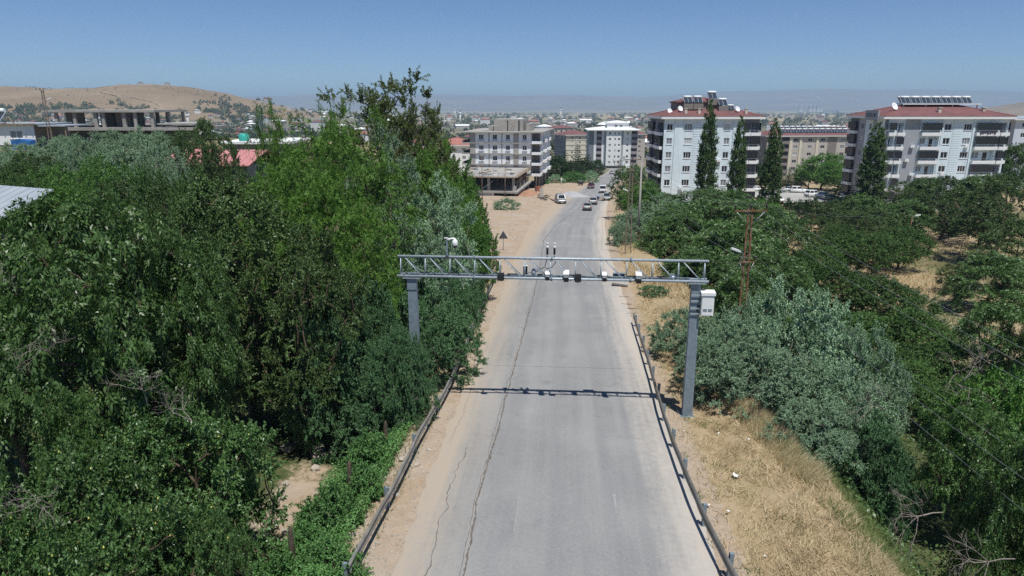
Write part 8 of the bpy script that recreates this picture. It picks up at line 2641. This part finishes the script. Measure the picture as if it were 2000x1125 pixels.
for (x, y, lab) in ((-905, 1735, 'left hut on the bare hill summit'), (-845, 1745, 'right hut on the bare hill summit')):
    add_house(x, y, 'flat', 'grey', 'grey', lab, None, 'hut', s=1.0)
# minarets
for (px_, y, hh, lab) in ((-98, 1500, 42, 'slim white minaret left of the unfinished building roof'), (-108, 2300, 50, 'distant minaret further left above the town'), (92, 2100, 52, 'distant minaret between the unfinished building and white block'), (-615, 1150, 34, 'minaret of the hillside village')):
    x = px_ / 1333 * y
    o = thing('minaret', lab, 'minaret', (x, y, gz(x, y)), 0, 'minarets')
    MB().tube((0, 0, 0), (0, 0, hh * .72), 1.9, 1.5, n=10).build('shaft', WALL['town_white'], o)
    MB().tube((0, 0, hh * .66), (0, 0, hh * .69), 2.6, n=10).build('balcony', WALL['town_white'], o)
    MB().tube((0, 0, hh * .72), (0, 0, hh), 1.5, 0.1, n=10).build('spire', metal_roof, o)
# trees of the town: far-off wood that reads as one mass
rs = np.random.RandomState(33)
def clumps_mass(name, label, X, Y, S, m, seed, per=26):
    rs = np.random.RandomState(seed)
    n = len(X)
    Z = ground(X, Y)
    d = unit(rs.normal(0, 1, (n, per, 3)))
    d[:, :, 2] = np.abs(d[:, :, 2]) * 1.1
    r_ = (0.55 + 0.45 * rs.rand(n, per))
    pos = np.stack([X, Y, Z], -1)[:, None, :] + d * r_[..., None] * S[:, None, None] * np.array([1, 1, 1.35])
    nn = unit(d + rs.normal(0, .5, d.shape)).reshape(-1, 3)
    dd = unit(np.cross(nn, rs.normal(0, 1, nn.shape)))
    L = (np.repeat(S, per) * (0.45 + 0.35 * rs.rand(n * per)))
    q = leaf_quads(pos.reshape(-1, 3) - dd * L[:, None] * .5, dd, nn, L, L * .8, .2, .1)
    return tag(put(name, fast_mesh(name, q, 4, m)), label, None, None, 'stuff')
far_leaf = leaf_mat('leaf_far', (0.035, 0.055, 0.022), (0.085, 0.105, 0.045), 0.15)
ny = 2600
f = rs.rand(ny)
Y = 400 * (3600 / 400) ** (f ** .85)
X = rs.uniform(-560, 760, ny) / 1333 * Y
keep = (nz2(X, Y, 0.006, 3.3) + 0.4 * nz2(X, Y, 0.02, 1.0) > -0.25) & ~((Y < 470) & (X > -10) & (X < 90))
keep &= ~((np.abs(X - 20) < 60) & (Y < 420))
X, Y = X[keep], Y[keep]
clumps_mass('town_trees', 'dark trees scattered between the houses of the far town', X, Y, np.clip(2.5 + rs.rand(len(X)) * 3.5, 2, 7) * (1 + Y / 5000), far_leaf, 4)
X = rs.uniform(-1030, -470, 2600) / 1333
Y = rs.uniform(800, 1720, 2600)
X = X * Y
hgt = ground(X, Y) - zr(Y)
keep = (nz2(X, Y, 0.011, 5.0) + 0.6 * nz2(X, Y, 0.04, 2.0) > -0.55 + 0.03 * np.maximum(0, hgt - 12)) & (hgt < 80)
X, Y = X[keep], Y[keep]
clumps_mass('village_trees', 'dark trees scattered through the village below the bare hill', X, Y, 2.6 + rs.rand(len(X)) * 4.0, far_leaf, 6)
# belt of trees along the far edge of the town
Y = rs.uniform(3700, 5200, 900)
X = rs.uniform(-700, 800, 900) / 1333 * Y
keep = nz2(X, Y, 0.0035, 1.0) > 0.0
clumps_mass('far_tree_belt', 'hazy belt of trees beyond the town', X[keep], Y[keep], 7 + rs.rand(keep.sum()) * 6, far_leaf, 7, 14)

# dirt tracks and scrub on the bare hill
def hill_track(pts, w_):
    P_ = np.array(pts, dtype=float)
    seg = np.r_[0, np.cumsum(np.hypot(*np.diff(P_, axis=0).T))]
    s_ = np.arange(0, seg[-1], 6.0)
    px_ = (np.interp(s_ - 20, seg, P_[:, 0]) + np.interp(s_, seg, P_[:, 0]) + np.interp(s_ + 20, seg, P_[:, 0])) / 3
    py_ = (np.interp(s_ - 20, seg, P_[:, 1]) + np.interp(s_, seg, P_[:, 1]) + np.interp(s_ + 20, seg, P_[:, 1])) / 3
    K_ = np.linspace(-w_ / 2, w_ / 2, 3)
    dx, dy = np.gradient(px_), np.gradient(py_)
    l_ = np.hypot(dx, dy)
    XX = px_[:, None] + (dy / l_)[:, None] * K_[None]
    YY = py_[:, None] - (dx / l_)[:, None] * K_[None]
    me_ = grid_mesh('hill_track', XX, YY, ground(XX, YY) + 1.6, mat('track_earth', (0.33, 0.255, 0.18), 0.95, var=0.2, scale=0.05))
    tag(put('hill_track', me_), 'pale dirt track climbing the bare hill', None, None, 'structure')
hill_track([(-835, 1700), (-850, 1640), (-905, 1590), (-900, 1540), (-830, 1500), (-740, 1470), (-690, 1400)], 3.5)
hill_track([(-1500, 1560), (-1350, 1510), (-1200, 1500), (-1080, 1450)], 3.5)
X = rs.uniform(-1010, -480, 900) / 1333
Y = rs.uniform(1250, 1760, 900)
X = X * Y
keep = (nz2(X, Y, 0.02, 4.0) > 0.1) & (ground(X, Y) - zr(Y) > 25)
clumps_mass('hill_scrub', 'sparse dark scrub dotted over the bare hill', X[keep], Y[keep], 0.8 + rs.rand(keep.sum()) * 1.3, far_leaf, 9, 14)

# ------------------------------------------------------------------ the air over the plain
hb = MB()
hb.b2(-17500, 17500, -400, 15300, -130, 262)
hz = hb.build('haze', None)
hm = bpy.data.materials.new('haze_air')
hm.use_nodes = True
hn_ = hm.node_tree
hn_.nodes.clear()
ho = hn_.nodes.new('ShaderNodeOutputMaterial')
hv = hn_.nodes.new('ShaderNodeVolumePrincipled')
hv.inputs['Color'].default_value = (0.57, 0.79, 1.0, 1)
hv.inputs['Density'].default_value = 1.4e-4
hv.inputs['Anisotropy'].default_value = 0.0
hn_.links.new(hv.outputs[0], ho.inputs['Volume'])
hz.data.materials.append(hm)
tag(hz, 'pale blue summer haze over the plain', None, None, 'stuff')
